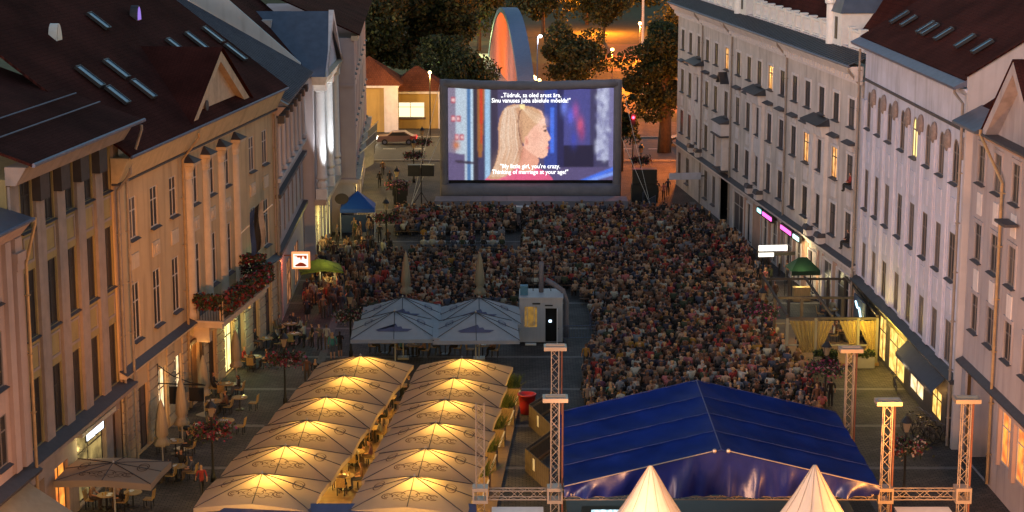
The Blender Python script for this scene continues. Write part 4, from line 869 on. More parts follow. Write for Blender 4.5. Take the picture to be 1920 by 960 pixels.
blob(.53,.55,.03,.12,(206,140,120),.35); blob(.57,.36,.03,.06,(252,214,194),.5); blob(.36,.5,.03,.2,(240,214,190),.35); blob(.44,.5,.012,.2,(150,100,80),.45); blob(.33,.85,.05,.12,(222,176,140),.4)
blur(1)
img *= (1+.10*RNG.normal(size=(NY,NX,1))).clip(.6,1.4)
vx, vy = np.meshgrid(np.linspace(0,1,NX+1), np.linspace(0,1,NY+1))
PW, PZ0, PZ1 = hw-.72, 2.05, 10.5
V = np.stack([ -PW+2*PW*vx, -.12-.0*vx, PZ1-(PZ1-PZ0)*vy - .16*np.sin(PI*vx)*(1-vy) ], -1).reshape(-1,3)
idx = np.arange((NX+1)*(NY+1)).reshape(NY+1,NX+1)
Fq = np.stack([idx[1:,:-1],idx[1:,1:],idx[:-1,1:],idx[:-1,:-1]],-1).reshape(-1,4)
me = bpy.data.meshes.new('picture'); me.from_pydata(V.tolist(), [], Fq.tolist())
ca = me.color_attributes.new('Col','FLOAT_COLOR','CORNER'); cols = np.ones((len(Fq)*4,4),np.float32); cols[:,:3] = np.repeat(img.reshape(-1,3),4,axis=0); ca.data.foreach_set('color', cols.ravel())
me.materials.append(attr_mat('projected_picture', estr=0.7)); pic = link('picture', me, scr)
E_sub = emat('subtitle_white', (1,1,1), 1.3)
for s, z, c in (('„Tüdruk, sa oled arust ära.',9.62,.02),('Sinu vanuses juba abielule mõelda!"',9.14,.02),('"My little girl, you\'re crazy.',3.14,-.05),('Thinking of marriage at your age!"',2.62,-.05)):
    o = text_part(pic, s, .56, E_sub, (c,-.16,z), 'CENTER', ext=.004, sx=.90)
part(scr, 'picture_border', MB().box(-PW-.12,-PW,-.14,-.05,PZ0,PZ1).box(PW,PW+.12,-.14,-.05,PZ0,PZ1), M_dark)
# guy ropes
for s in (-1,1):
    b = MB()
    for z in (10.8,6.0): b.tube([(s*hw,0,z),(s*(hw+2.6),-1.6,0.05)], .02, 4)
    part(scr, 'guy_rope', b, M_white)
# platform and loudspeakers in front
pf = thing('stage_platform', 'low grey platform in front of the cinema screen', 'platform', (1.7,168.2,0))
M_plat = mat('platform_grey', (0.24,0.21,0.23), .8, var=.15, scale=.8)
for k in range(8): part(pf, 'deck_panel', MB().box(-8.6+k*2.15+.01,-8.6+(k+1)*2.15-.01,-1.0,1.6,.02,.92), M_plat)
part(pf, 'step', MB().box(-3.0,2.0,-2.0,-1.02,.02,.55), M_white)
spk = thing('floor_loudspeaker', 'x', 'loudspeaker', (0,0,0), 0, 'black loudspeakers on the floor before the platform')
part(spk, 'cabinet', MB().hexa([(-.7,-.35,0),(.7,-.35,0),(.7,.35,0),(-.7,.35,0),(-.7,-.15,.8),(.7,-.15,.8),(.7,.35,.8),(-.7,.35,.8)]), M_black); part(spk, 'grille', MB().hexa([(-.62,-.37,.08),(.62,-.37,.08),(.62,-.33,.08),(-.62,-.33,.08),(-.62,-.20,.72),(.62,-.20,.72),(.62,-.16,.72),(-.62,-.16,.72)]), mat('grille',(0.03,0.03,0.032),.8))
for i, px in enumerate((822,878,953,1022,1106)):
    p = G(px,405); nm = ['leftmost black floor loudspeaker before the screen platform','second black floor loudspeaker from the left before the screen platform','middle black floor loudspeaker before the screen platform','fourth black floor loudspeaker from the left before the platform','rightmost black floor loudspeaker before the screen platform'][i]
    if i == 0: spk.location = (p.x,165.6,0); spk['label'] = nm
    else: copy_tree(spk, (p.x,165.6,0), 0, nm)
st = thing('speaker_stand', 'two black loudspeakers on a tripod mast left of the cinema screen', 'loudspeaker', (-8.2,170.4,0))
part(st, 'mast', MB().tube([(0,0,0),(0,0,3.4)],.05).tube([(0,0,1.2),(-.8,-.5,0.02)],.04).tube([(0,0,1.2),(.8,-.5,.02)],.04).tube([(0,0,1.2),(0,.8,.02)],.04), M_black)
for s in (-.62,.62): part(st, 'loudspeaker', MB().box(s-.55,s+.55,-.4,.4,2.7,3.7), M_black)
part(st, 'monitor', MB().box(-2.6,-1.2,-.3,.3,.9,2.2).box(-2.5,-1.3,-.25,.25,0,.9), M_black)
st2 = solo('loudspeaker_stack', MB().box(-1.2,1.2,-.7,.7,0,1.6).box(-1.1,1.1,-.6,.6,1.62,3.0), M_black, 'black loudspeaker stack right of the cinema screen under the tree', 'loudspeaker', Vector((12.1,172.5,0)))

# ================================================================== trees
M_trunk = mat('bark', (0.07,0.05,0.035), .95, var=.3, scale=4, bump=.4)
def leafmat(n, c): return mat(n, c, .7, var=.45, scale=1.2, trans=.35)
M_lf = [leafmat('leaf_dark',(0.022,0.032,0.012)), leafmat('leaf_mid',(0.038,0.055,0.017)), leafmat('leaf_light',(0.07,0.095,0.026))]
def tree(label, x, y, h, crown, nleaf, seed, size=.42, trunk_h=None, trunk_r=.3, shade=(.5,.35,.15), name='tree', zb=0.0):
    r = np.random.default_rng(seed); t = thing(name, label, 'tree', (x,y,zb), 0, None)
    th = trunk_h or h*.35; b = MB(); b.tube([(0,0,0),(.1,0,th*.5),(0,.1,th),(.1,.2,h*.75)], [trunk_r*1.25,trunk_r,trunk_r*.85,trunk_r*.25], 9)
    part(t, 'trunk', b, M_trunk, smooth=True)
    cl = []; rx, ry, rz = crown; cz = h-rz
    for k in range(34):
        d = r.normal(size=3); d /= np.linalg.norm(d); q = .15+.9*r.random()
        cl.append((np.array([d[0]*rx*q, d[1]*ry*q, cz+d[2]*rz*q]), (.16+.32*r.random())*min(rx,rz)))
    lb = MB()
    for c, rr in cl[:10]: lb.tube([(0,0,th*.9),(c[0]*.4,c[1]*.4,th*.9+(c[2]-th*.9)*.55),tuple(c)], [trunk_r*.45,trunk_r*.25,.04], 5)
    part(t, 'limb', lb, M_trunk)
    per = nleaf*2//len(cl); C = []; 
    for c, rr in cl:
        d = r.normal(size=(per,3)); d /= np.linalg.norm(d,axis=1)[:,None]; C.append(c+d*(rr*(.45+.65*r.random(per)**.6))[:,None]*np.array([1.15,1.15,.85]))
    C = np.concatenate(C); P = quads_at(C, size*.34, r); sp = r.choice(3, len(P)//4, p=shade)
    link('crown', quad_mesh('crown', P, M_lf, split=sp), t); return t
tree('broad dark tree rising behind the left yellow kiosk', -20, 252, 17, (8,7,7.5), 12000, 1, .55)
tree('tall dark tree left of the bridge arch behind the kiosks', -12, 262, 19, (7,7,8.5), 12000, 2, .55)
tree('dark tree at the far left edge of the park above the red roofs', -27, 272, 21, (8,8,9), 6000, 3, .6)
tree('low bushy tree between the kiosk and the bridge arch', -7.0, 236, 9, (4.8,4,4.2), 8000, 4, .42)
tree('green lit tree directly left of the bridge arch top', -5.5, 318, 20, (6,6,9), 6500, 5, .6, shade=(.2,.4,.4))
tree('lamp lit tree above the top edge of the picture left of centre', -16, 335, 20, (7,6,9), 5000, 6, .65, shade=(.3,.4,.3))
tree('brown tree right of the bridge arch with bare lower branches', 8.6, 252, 10.5, (4.2,4.2,4.8), 5200, 7, .45, trunk_h=4, trunk_r=.25)
tree('dark tree behind the bridge arch at the top of the picture', 5.5, 345, 18, (7,6,8), 5000, 8, .65)
tree('big leafy tree with thick trunk right of the cinema screen', 16.3, 203, 14.6, (3.9,3.6,5.0), 14000, 9, .36, trunk_h=7, trunk_r=.62, shade=(.45,.35,.2))
tree('slender tree hugging the right screen edge with a red signal in front', 11.0, 190, 9.0, (1.7,1.6,3.4), 2600, 10, .3, trunk_h=3.2, trunk_r=.14)
tree('orange lit park tree left of the tall mast', 14.5, 372, 16, (6,5,7), 4200, 11, .7, shade=(.2,.4,.4))
tree('orange lit park tree right of the tall mast', 25, 368, 17, (7,5,7), 4500, 12, .7, shade=(.2,.4,.4))
tree('dark park tree beside the cream house corner', 24.5, 262, 15, (6,5,6.5), 6000, 13, .5)
tree('far dark tree at the top centre of the park', 21, 430, 20, (9,6,9), 4000, 14, .9)
tree('dense tree behind the cream house corner high up', 33, 300, 22, (8,7,10), 5000, 15, .6)
tree('far dark tree left of the park lamp at the top', 0, 440, 20, (12,7,9), 4500, 16, .9)
tree('small dark tree under the upper park lamp', 16.0, 335, 11, (4,3.4,4.2), 3000, 23, .55, trunk_h=5, trunk_r=.2)
wd = MB(); r = np.random.default_rng(55); C = np.stack([r.uniform(-90,90,9000), r.uniform(455,500,9000), np.abs(r.normal(6,5,9000))],-1)
o = link('far_wood', quad_mesh('far_wood', quads_at(C, .9, r), M_lf, split=r.choice(3,9000))); o['kind'] = 'stuff'

# ================================================================== arch bridge
br = thing('arch_bridge', 'concrete arch bridge rising behind the cinema screen, blue top and pink side', 'bridge', (2.1,243,0), 0)
M_conc = mat('bridge_concrete', (0.40,0.38,0.38), .8, var=.15, scale=.6, stain=.3)
NA = 28; Lb_ = 58.0; dx = -4.8/Lb_
def arc(t): return (dx*Lb_*t, Lb_*t, 10.4*math.sin(PI*t)**.75)
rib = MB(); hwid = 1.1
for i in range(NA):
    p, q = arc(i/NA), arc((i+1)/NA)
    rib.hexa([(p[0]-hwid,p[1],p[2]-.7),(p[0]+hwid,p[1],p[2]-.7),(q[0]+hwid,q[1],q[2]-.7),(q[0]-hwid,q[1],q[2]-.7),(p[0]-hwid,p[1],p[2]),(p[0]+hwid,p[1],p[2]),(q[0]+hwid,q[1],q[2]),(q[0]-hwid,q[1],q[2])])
part(br, 'arch_rib', rib, mat('arch_blue_lit',(0.10,0.17,0.30),.6,var=.12))  # blue light on the arch top is put into the rib colour
part(br, 'deck', MB().hexa([(-2.2,-4,.4),(2.2,-4,.4),(2.2+dx*64,62,.4),(-2.2+dx*64,62,.4),(-2.2,-4,.8),(2.2,-4,.8),(2.2+dx*64,62,.8),(-2.2+dx*64,62,.8)]), M_conc)
M_hang = mat('hanger_pink_lit', (0.52,0.33,0.28), .8, var=.12)  # pink lighting of the bridge side mixed into the hanger colour
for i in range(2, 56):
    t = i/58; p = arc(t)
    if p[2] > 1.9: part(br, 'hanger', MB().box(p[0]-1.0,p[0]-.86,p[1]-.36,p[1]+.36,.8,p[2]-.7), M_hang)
for t in (.12,.3,.5,.7): plight('bridge_light', br, (arc(t)[0]-4.2, arc(t)[1]-6, 3.0), 220, (1.0,0.42,0.25), .3)
bl = MB().lathe([(.05,0),(.04,3.4)],6).ball((0,0,3.6),.24,8,6).mesh('bridge_lamp', emat('globe_warm',(1.0,0.62,0.22),9.0)); 
pole_m = MB().lathe([(.06,0),(.045,3.4)],6).mesh('post', M_black); globe_m = MB().ball((0,0,0),.24,8,6).mesh('globe', MATS['globe_warm'], True)
for i, (px,py) in enumerate(((990,129),(996,138),(1000,144),(1005,147),(1011,151))):
    Y = 262-i*7; p = atY(px,py,Y); q = thing('bridge_lamp', ['farthest','second farthest','middle','second nearest','nearest'][i]+' of five small globe lamps beside the bridge foot', 'lamp', (p.x,p.y,p.z-3.5), 0, 'globe lamps beside the bridge')
    link('post', pole_m, q); link('globe', globe_m, q, (0,0,3.5))

# ================================================================== yellow kiosk pavilions and street behind the square
M_kiosk = mat('kiosk_plaster', (0.40,0.26,0.08), .85, var=.12, scale=.8, stain=.3)
def hip(b, x0,x1,y0,y1,z0,h,o=.5):
    cx, cy = (x0+x1)/2, (y0+y1)/2; rl = max(0,(x1-x0)-(y1-y0))/2
    b.add([(x0-o,y0-o,z0),(x1+o,y0-o,z0),(x1+o,y1+o,z0),(x0-o,y1+o,z0),(cx-rl,cy,z0+h),(cx+rl,cy,z0+h)],[(0,1,5,4),(1,2,5),(2,3,4,5),(3,0,4),(3,2,1,0)]); return b
k1 = thing('yellow_kiosk', 'yellow pavilion with red hipped roof and brightly lit window', 'building', (-11.2,222,0))
wall(k1, -3.1, 3.1, 0, 4.1, [(-2.3,1.0,1.3,3.1)], M_kiosk, depth=6); window(k1, -.65, 1.3, 3.3, 1.8, 'w', emat('bright_window',(1.0,0.80,0.45),1.1), sill=True)
part(k1, 'cornice', MB().box(-3.35,3.35,-.25,6.25,4.1,4.4), M_cream_t); part(k1, 'roof', hip(MB(),-3.2,3.2,0,6,4.42,2.6), M_tile2)
part(k1, 'corner_pillar', MB().box(2.6,3.3,-.18,.0,0,4.1), M_cream_t); part(k1, 'corner_pillar', MB().box(-3.3,-2.9,-.18,.0,0,4.1), M_cream_t)
k2 = thing('ochre_pavilion', 'taller ochre pavilion with red hipped roof beside the left house row', 'building', (-16.6,219,0))
wall(k2, -3.5, 3.4, 0, 5.4, [(-2.9,-1.9,1,3.4)], M_kiosk, depth=7); window(k2, -2.4, 1, 1, 2.4, 'w', E_yel)
part(k2, 'corner_pillar', MB().box(1.9,3.5,-.3,.0,0,5.4), M_cream_t); part(k2, 'roof', hip(MB(),-3.6,3.5,0,7,5.42,3.0), M_tile2); part(k2, 'cornice', MB().box(-3.7,3.6,-.4,7.2,5.15,5.4), M_cream_t)
def street_lamp(label, px, py, Y, h, col, e, m, r=.1, arm=0.0, group=None, name='street_lamp'):
    p = atY(px, py, Y); z = p.z; q = thing(name, label, 'street lamp', (p.x-arm,Y,0), 0, group)
    b = MB().tube([(0,0,0),(0,0,z*.5),(0,0,z-.05)],[r*1.4,r,r*.7],8)
    if arm: b.tube([(0,0,z-.1),(arm*.5,0,z+.1),(arm,0,z+.05)],.05,6)
    part(q, 'post', b, M_gutter); link('lamp_head', MB().ball((arm,0,z),.26,10,6,(1,1,.8)).mesh('lamp_head', m, True), q)
    plight('lamp_light', q, (arm,0,z-.5), e, col, .25); return q
SOD = (1.0,0.22,0.012); E_sod = emat('sodium_globe',(1.0,0.45,0.10),16.0)
street_lamp('upper glowing orange park lamp', 1125, 11, 352, 5, SOD, 40000, E_sod)
street_lamp('lower glowing orange park lamp beside the wide path', 1148, 93, 262, 5, SOD, 38000, E_sod)
street_lamp('small glowing lamp just above the screen top', 1047, 155, 236, 5, SOD, 5000, E_sod)
street_lamp('dim park lamp in the green tree left of the arch', 866, 60, 300, 6, (0.85,1.0,0.35), 3600, emat('greenish_globe',(0.95,1.0,0.6),10))
street_lamp('lamp on a white pole at the top edge left of the arch', 843, -12, 335, 8, (1.0,0.9,0.5), 3000, MATS['greenish_globe'])
street_lamp('tall white street lamp with short arm behind the screen', 1013, 68, 232, 12, (1.0,0.95,0.85), 500, emat('white_head',(1.0,0.97,0.9),3.0), arm=.35)
mm = solo('tall_mast', MB().tube([(0,0,0),(0,0,12),(0,0,26)],[.22,.17,.12],8), mat('mast_paint',(0.6,0.55,0.45),.5), 'very tall pale mast lit orange near the cream house corner', 'mast', Vector((atY(1205,90,255).x,255,0)))
for i,(X,Y,e) in enumerate(((20,300,42000),(33,262,12000),(24,240,6000))): 
    q = thing('street_lamp', ['hidden park lamp behind the trees at the right','park lamp behind the cream house corner','street lamp beyond the big tree trunk'][i], 'street lamp', (X,Y,0)); part(q,'post',MB().tube([(0,0,0),(0,0,6)],.08),M_gutter); link('lamp_head', MB().ball((0,0,6),.26,10,6).mesh('lamp_head',E_sod,True), q); plight('lamp_light', q, (0,0,5.6), e, SOD, .25)
q = thing('street_lamp', 'street lamp by the road right of the screen lighting the pavement orange', 'street lamp', (17.2,192.0,0)); part(q,'post',MB().tube([(0,0,0),(0,0,6.5)],.08),M_gutter); link('lamp_head', MB().ball((0,0,6.5),.26,10,6).mesh('lamp_head',E_sod,True), q); plight('lamp_light', q, (0,0,6.1), 6500, SOD, .25)
YL = (1.0,0.60,0.14)
for i,(X,Y) in enumerate(((-19.5,208.5),(-9.3,216.0))):
    q = thing('street_lamp', ['road lamp hidden behind the corner house','thin black road lamp in front of the yellow kiosk'][i], 'street lamp', (X,Y,0)); zz = (7.5,7.2)[i]
    part(q,'post',MB().tube([(0,0,0),(0,0,zz)],.07),M_black); link('lamp_head', MB().ball((0,0,zz),.2,10,6).mesh('lamp_head',emat('yellow_globe',(1.0,0.72,0.3),5),True), q); plight('lamp_light', q, (0,-.3,zz-.4), (2600,1300)[i], YL, .25)
tl = thing('traffic_light', 'red traffic signal glowing beside the right screen edge', 'traffic light', (11.9,186.5,0)); zt_ = atY(1190,220,186.5).z
part(tl,'post',MB().tube([(0,0,0),(0,0,zt_+.3)],.06),M_black); part(tl,'housing',MB().box(-.2,.2,-.15,.15,zt_-.75,zt_+.3),M_black); link('red_lens', MB().ball((0,-.17,zt_),.14,8,6).mesh('red_lens',emat('red_signal',(1.0,0.02,0.04),14),True), tl); plight('lens_light', tl, (0,-.5,zt_), 60, (1,.03,.05), .1)
# car on the road
car = thing('car', 'dull reddish silver hatchback, tail light streak painted on its rear, driving past the yellow kiosk', 'car', (-12.7,209.2,0), PI)
M_carp = mat('car_silver',(0.24,0.15,0.14),.3,.4,var=.05);  # silver body tinted red for the streak of the tail lights
prof = [(-2.1,.35),(-2.15,.75),(-1.95,.95),(-1.0,1.02),(-.45,1.42),(.9,1.46),(1.6,1.05),(2.1,.9),(2.15,.4)]
prof = [(-x,z) for x,z in prof]
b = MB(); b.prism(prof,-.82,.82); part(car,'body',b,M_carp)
part(car,'side_window',MB().prism([(.9,1.03),(.42,1.37),(-.8,1.40),(-1.35,1.05)],-.835,.835),M_glass)
part(car,'tail_streak_panel',MB().box(-2.17,-1.5,-.84,.84,.62,.98),mat('tail_streak_red',(0.35,0.03,0.03),.35,var=.05))  # red streak of the tail lights, painted on as a panel
for x in (-1.35,1.3):
    for y in (-.8,.8):
        wv = part(car,'wheel',MB().lathe([(.2,-.1),(.32,-.1),(.34,0),(.32,.1),(.2,.1)],14),M_black,(x,y,.33)); wv.rotation_euler = (PI/2,0,0)
        link('rim', MB().lathe([(.0,-.11),(.19,-.11),(.19,.11),(.0,.11)],10).mesh('rim',M_gutter), wv)
for y in (-.6,.6): part(car,'headlight',MB().box(2.08,2.2,y-.18,y+.18,.62,.8),emat('headlight',(1,.9,.7),6)); part(car,'tail_light',MB().box(-2.2,-2.14,y-.15,y+.15,.7,.9),emat('tail_light',(1,.03,.03),3))
plight('head_beam', car, (2.9,0,.7), 60, (1,.9,.7), .15)
car2 = solo('parked_car', MB().prism([(-2.1,.2),(-2.15,.75),(-1.0,.98),(-.45,1.42),(.9,1.46),(1.6,1.05),(2.1,.9),(2.15,.2)],-.82,.82), mat('car_dark',(0.05,0.055,0.06),.3,.3), 'dark parked car half hidden behind the big tree', 'car', Vector((19.2,209,0)), .1)
# ================================================================== lit beige umbrellas over the terrace
M_canvas = mat('beige_canvas', (0.46,0.355,0.26), .85, var=.08, scale=2, trans=.5)
M_print = mat('canvas_print', (0.13,0.075,0.045), .9, var=.1)
M_canvas_g = mat('grey_canvas', (0.38,0.39,0.42), .85, var=.1, scale=2, trans=.2)
M_pgrey = mat('canvas_print_blue', (0.09,0.09,0.16), .9, var=.1)
M_canvas_f = mat('folded_canvas', (0.40,0.33,0.22), .9, var=.2, scale=3, trans=.1, stretch=(6,6,.4))
M_wood = mat('wood', (0.26,0.15,0.07), .7, var=.25, scale=2, stretch=(1,8,8))
M_woodl = mat('light_wood', (0.40,0.26,0.11), .7, var=.25, scale=2, stretch=(6,6,1))
M_ral = mat('umbrella_metal', (0.45,0.43,0.40), .4, .4, var=.1)
E_bulb = emat('bulb', (1.0,0.72,0.25), 30)
def canz(x, y, hx, hy, ze, zp):
    t = max(abs(x)/hx, abs(y)/hy); s = (abs(y)/hy if abs(x)/hx > abs(y)/hy else abs(x)/hx)/max(t,1e-6)
    a_, b_ = abs(x)/hx, abs(y)/hy
    return zp-(zp-ze)*(.58*max(a_,b_)**.95 + .28*a_**1.3 + .14*b_**1.2) if zp < 3.45 else zp-(zp-ze)*max(a_,b_)
def canopy_mesh(hx, hy, ze, zp, val, m, nm='canopy', N=12):
    b = MB(); P = {}
    for i in range(N+1):
        for j in range(N+1):
            x = -hx+2*hx*i/N; y = -hy+2*hy*j/N; P[i,j] = len(b.v); b.v.append((x,y,canz(x,y,hx,hy,ze,zp)))
    for i in range(N):
        for j in range(N): b.f.append((P[i,j],P[i+1,j],P[i+1,j+1],P[i,j+1]))
    if val:
        for (x0,y0,x1,y1) in ((-hx,-hy,hx,-hy),(hx,-hy,hx,hy),(hx,hy,-hx,hy),(-hx,hy,-hx,-hy)):
            for q in range(N):
                f0, f1 = q/N, (q+1)/N; A0 = (x0+(x1-x0)*f0,y0+(y1-y0)*f0); A1 = (x0+(x1-x0)*f1,y0+(y1-y0)*f1); h0, h1 = canz(*A0,hx,hy,ze,zp), canz(*A1,hx,hy,ze,zp)
                b.quad((*A0,h0-val),(*A1,h1-val),(*A1,h1),(*A0,h0))
    return b.mesh(nm, m, True)
def ring(b, cx, cy, rx, ry, w, zf, n=18, a0=0, a1=2*PI):
    pts = []
    for i in range(n+1):
        a = a0+(a1-a0)*i/n; pts.append((a, [(cx+(rx+s*w)*math.cos(a), cy+(ry+s*w)*math.sin(a)) for s in (-1,1)]))
    for i in range(n):
        (p,q),(r,s) = pts[i][1], pts[i+1][1]; b.quad(*[(x,y,zf(x,y)) for x,y in (p,q,s,r)])
def logo(hx, hy, zf, y0=-.62, sc=1.0):
    b = MB(); yy = hy*y0
    for sg_ in (-1,1): ring(b, sg_*1.12*sc, yy-.02, .26*sc, .19*sc, .026, zf, 14, sg_*.4, sg_*.4+5.2); ring(b, sg_*1.14*sc, yy-.02, .12*sc, .09*sc, .022, zf, 10, 1, 5.5)
    for cx, rx, ry in ((-.62,.40,.24),(.02,.46,.36),(.66,.38,.25)): ring(b, cx*sc, yy, rx*sc, ry*sc, .026, zf, 14, .25, PI-.2)
    for q in range(7): ring(b, (-.75+q*.25)*sc, yy-.05+.06*math.sin(q*2.1), (.09+.04*(q%3))*sc, (.13-.03*(q%2))*sc, .018, zf, 7, q*.9, q*.9+3.6)
    for q in range(5): ring(b, (-.6+q*.32)*sc, yy-.30*sc, .17*sc, (.06+.03*(q%2))*sc, .018, zf, 6, PI if q%2 else 0, 2*PI if q%2 else PI)
    return b
def umbrella(label, loc, hx, hy, ze, zp, m, rz, lamp=None, grp=None, val=.22, cache={}):
    key = (hx,hy,ze,zp,m.name)
    t = thing('patio_umbrella', label, 'umbrella', loc, rz, grp)
    if key not in cache:
        zf = lambda x,y: canz(x,y,hx,hy,ze,zp)+.02
        rb = []
        for k in range(8):
            a = [(-hx,-hy),(0,-hy),(hx,-hy),(hx,0),(hx,hy),(0,hy),(-hx,hy),(-hx,0)][k]; q = MB()
            n = 6; q.tube([(a[0]*i/n,a[1]*i/n,canz(a[0]*i/n,a[1]*i/n,hx,hy,ze,zp)-.03+.045) for i in range(n+1)], .022, 5, False); rb.append(q.mesh('rib', M_frame_d))
        st = MB()
        for sx,sy in ((-1,-1),(1,-1),(1,1),(-1,1)): st.tube([(0,0,zp-.95),(sx*hx*.5,sy*hy*.5,canz(hx*.5,hy*.5,hx,hy,ze,zp)-.05)],.02,5)
        lg = []
        pm_ = M_print if m is M_canvas else M_pgrey
        if m is M_canvas: L = logo(hx,hy,zf,sc=.9)
        else:
            L = MB(); yy = -hy*.62
            hull = [(-1.1,-.12),(-.9,-.26),(.8,-.26),(1.1,-.06),(.5,-.02),(.42,.16),(.2,.14),(.1,.4),(.0,.14),(-.35,.12),(-.45,-.02)]
            for q in range(1,len(hull)-1): L.tri(*[(x_,yy+y_,zf(x_,yy+y_)+.01) for x_,y_ in (hull[0],hull[q],hull[q+1])])
        lg.append(L.mesh('printed_logo', pm_))
        L2_ = MB(); 
        for v in ((.62,.12),(.62,-.02)): ring(L2_, hx*v[0], hy*v[1], .22, .42, .028, zf); ring(L2_, -hx*v[0], hy*v[1], .22, .42, .028, zf)
        lg.append(L2_.mesh('printed_logo', pm_))
        cache[key] = (canopy_mesh(hx,hy,ze,zp,val,m), rb, st.mesh('strut', M_ral), MB().tube([(0,0,0),(0,0,zp-.04)],.045,8).box(-.35,.35,-.35,.35,0,.08).mesh('pole', M_ral), lg, MB().lathe([(.0,0),(.05,.02),(.05,.08),(.0,.14)],8).mesh('finial', M_ral))
    c = cache[key]; co = link('canopy', c[0], t)
    for l in c[4]: link('printed_logo', l, co)
    for q in c[1]: link('rib', q, t)
    link('strut', c[2], t); link('pole', c[3], t); link('finial', c[5], t, (0,0,zp))
    if lamp:
        link('bulb', MB().ball((0,0,0),.06,8,5).mesh('bulb',E_bulb) if 'bulb' not in cache else cache['bulb'], t, (.1,0,zp-.6))
        plight('bulb_light', t, (.1,.0,zp-.66), lamp*random.uniform(.8,1.15), (1.0,0.58,0.10), .07)
    return t
ZP, ZE = 3.5, 2.5
LU = [(676,667),(643,704),(604.5,742.5),(568,787),(528,834.5),(491.7,888)]; RU = [(866,671),(853,707.5),(836.7,748.5),(822.5,793),(801.5,841),(777,893.5)]
PLu = [G(x,y,ZP) for x,y in LU]; PRu = [G(x,y,ZP) for x,y in RU]
def fitline(Ps):
    n = len(Ps); a, e = Ps[0], Ps[-1]; return [a.lerp(e, i/(n-1)) for i in range(n)]
rzU = math.atan2(PLu[0].x-PLu[-1].x, PLu[0].y-PLu[-1].y)
spc = (PLu[0]-PLu[-1]).length/5
for side, Ps in (('left',fitline(PLu)),('right',fitline(PRu))):
    for i, p in enumerate(Ps):
        far = ['farthest','second farthest','third farthest','third nearest','second nearest','nearest'][i]
        umbrella(f'{far} glowing beige umbrella in the {side} row over the terrace', (p.x,p.y,.14), 2.62, spc/2-.04, ZE-.14, ZP-.14, M_canvas, -rzU*.9+random.uniform(-.02,.02), lamp=350, grp='glowing beige umbrellas in two rows')
# terrace deck
cL, cR = fitline(PLu), fitline(PRu)
dk = MB(); dk.slab([(cL[-1].x-2.9,cL[-1].y-3.4),(cR[-1].x+3.0,cR[-1].y-3.4),(cR[0].x+3.2,cR[0].y+2.8),(cL[0].x-2.9,cL[0].y+2.8)],0.004,.14)
o = struct('terrace_deck', dk, mat('deck_boards',(0.22,0.13,0.06),.6,var=.3,scale=2,stretch=(.6,9,1)))
# white fence at the far end of the aisle
fn = thing('picket_fence', 'white picket fence between the far ends of the glowing umbrella rows', 'fence', (cL[0].x+2.4,cL[0].y+1.6,.14))
wfn = cR[0].x-cL[0].x-4.4
part(fn,'rail',MB().box(0,wfn,-.03,.03,.85,.93),M_white); part(fn,'rail',MB().box(0,wfn,-.03,.03,.15,.22),M_white)
pk = MB().box(-.04,.04,-.045,-.03,.05,1.0).mesh('picket',M_white)
for k in range(int(wfn/.2)): link('picket', pk, fn, (.1+k*.2,0,0))
# ================================================================== four grey umbrellas
for i,(px,py,ps) in enumerate(((740,584,'front left'),(892,586,'front right'),(755,557,'rear left'),(898,558,'rear right'))):
    p = G(px,py,3.9); umbrella(f'{ps} of the four large grey umbrellas beside the white cabin', (p.x,p.y,0), 2.55, 2.35, 2.75, 3.9, M_canvas_g, .03, grp='four grey umbrellas')
gt = solo('rain_gutter_flap', MB().hexa([(-.12,-4.6,2.75),(.12,-4.6,2.75),(.12,4.4,2.75),(-.12,4.4,2.75),(-.2,-4.6,2.9),(.2,-4.6,2.9),(.2,4.4,2.9),(-.2,4.4,2.9)]), M_canvas_g, 'narrow canvas gutter joining the left and right grey umbrellas', 'canvas gutter', Vector(((G(740,584,3.9).x+G(892,586,3.9).x)/2, (G(740,584,3.9).y+G(755,557,3.9).y)/2,0)), .03)
# ================================================================== folded umbrellas
def folded(label, px, py, h, ztop_pole=None, grp='folded beige umbrellas'):
    p = G(px,py); t = thing('folded_umbrella', label, 'umbrella', (p.x,p.y,0), random.random(), grp)
    part(t,'pole',MB().tube([(0,0,0),(0,0,h)],.04,8).box(-.35,.35,-.35,.35,0,.07),M_ral)
    b = MB(); n = 18; k = 9; base = 0; zs = [h*.34,h*.36,h*.42,h*.455,h*.5,h*.62,h*.8,h*.93,h+.05]; rs = [.30,.36,.26,.17,.27,.25,.19,.11,.02]
    for z, r_ in zip(zs, rs):
        for j in range(n):
            a = 2*PI*j/n; rr = r_*(1+.22*math.cos(a*n/2)+.1*math.sin(a*2+z)); b.v.append((rr*math.cos(a), rr*math.sin(a), z))
    for i in range(len(zs)-1):
        for j in range(n): b.f.append((i*n+j,i*n+(j+1)%n,(i+1)*n+(j+1)%n,(i+1)*n+j))
    part(t,'furled_canvas',b,M_canvas_f,smooth=True); return t
folded('folded beige umbrella nearest the bottom left, before the ochre house', 306, 878, 3.6)
folded('folded beige umbrella beside the wrought iron bracket sign', 343, 842, 3.9)
folded('folded beige umbrella beside the wooden door of the ochre house', 384, 778, 3.4)
folded('folded beige umbrella under the flower balcony by the yellow lit door', 444, 722, 3.3)
folded('left tall folded umbrella standing behind the grey umbrellas', 762, 590, 4.4)
folded('right tall folded umbrella standing behind the grey umbrellas', 900, 592, 4.4)
# big square umbrella bottom left
p = G(212,866,3.2); sq = umbrella('large flat square umbrella over cafe tables at the bottom left', (p.x,p.y,0), 2.25, 1.7, 2.75, 3.15, M_canvas, -.10, val=.30)
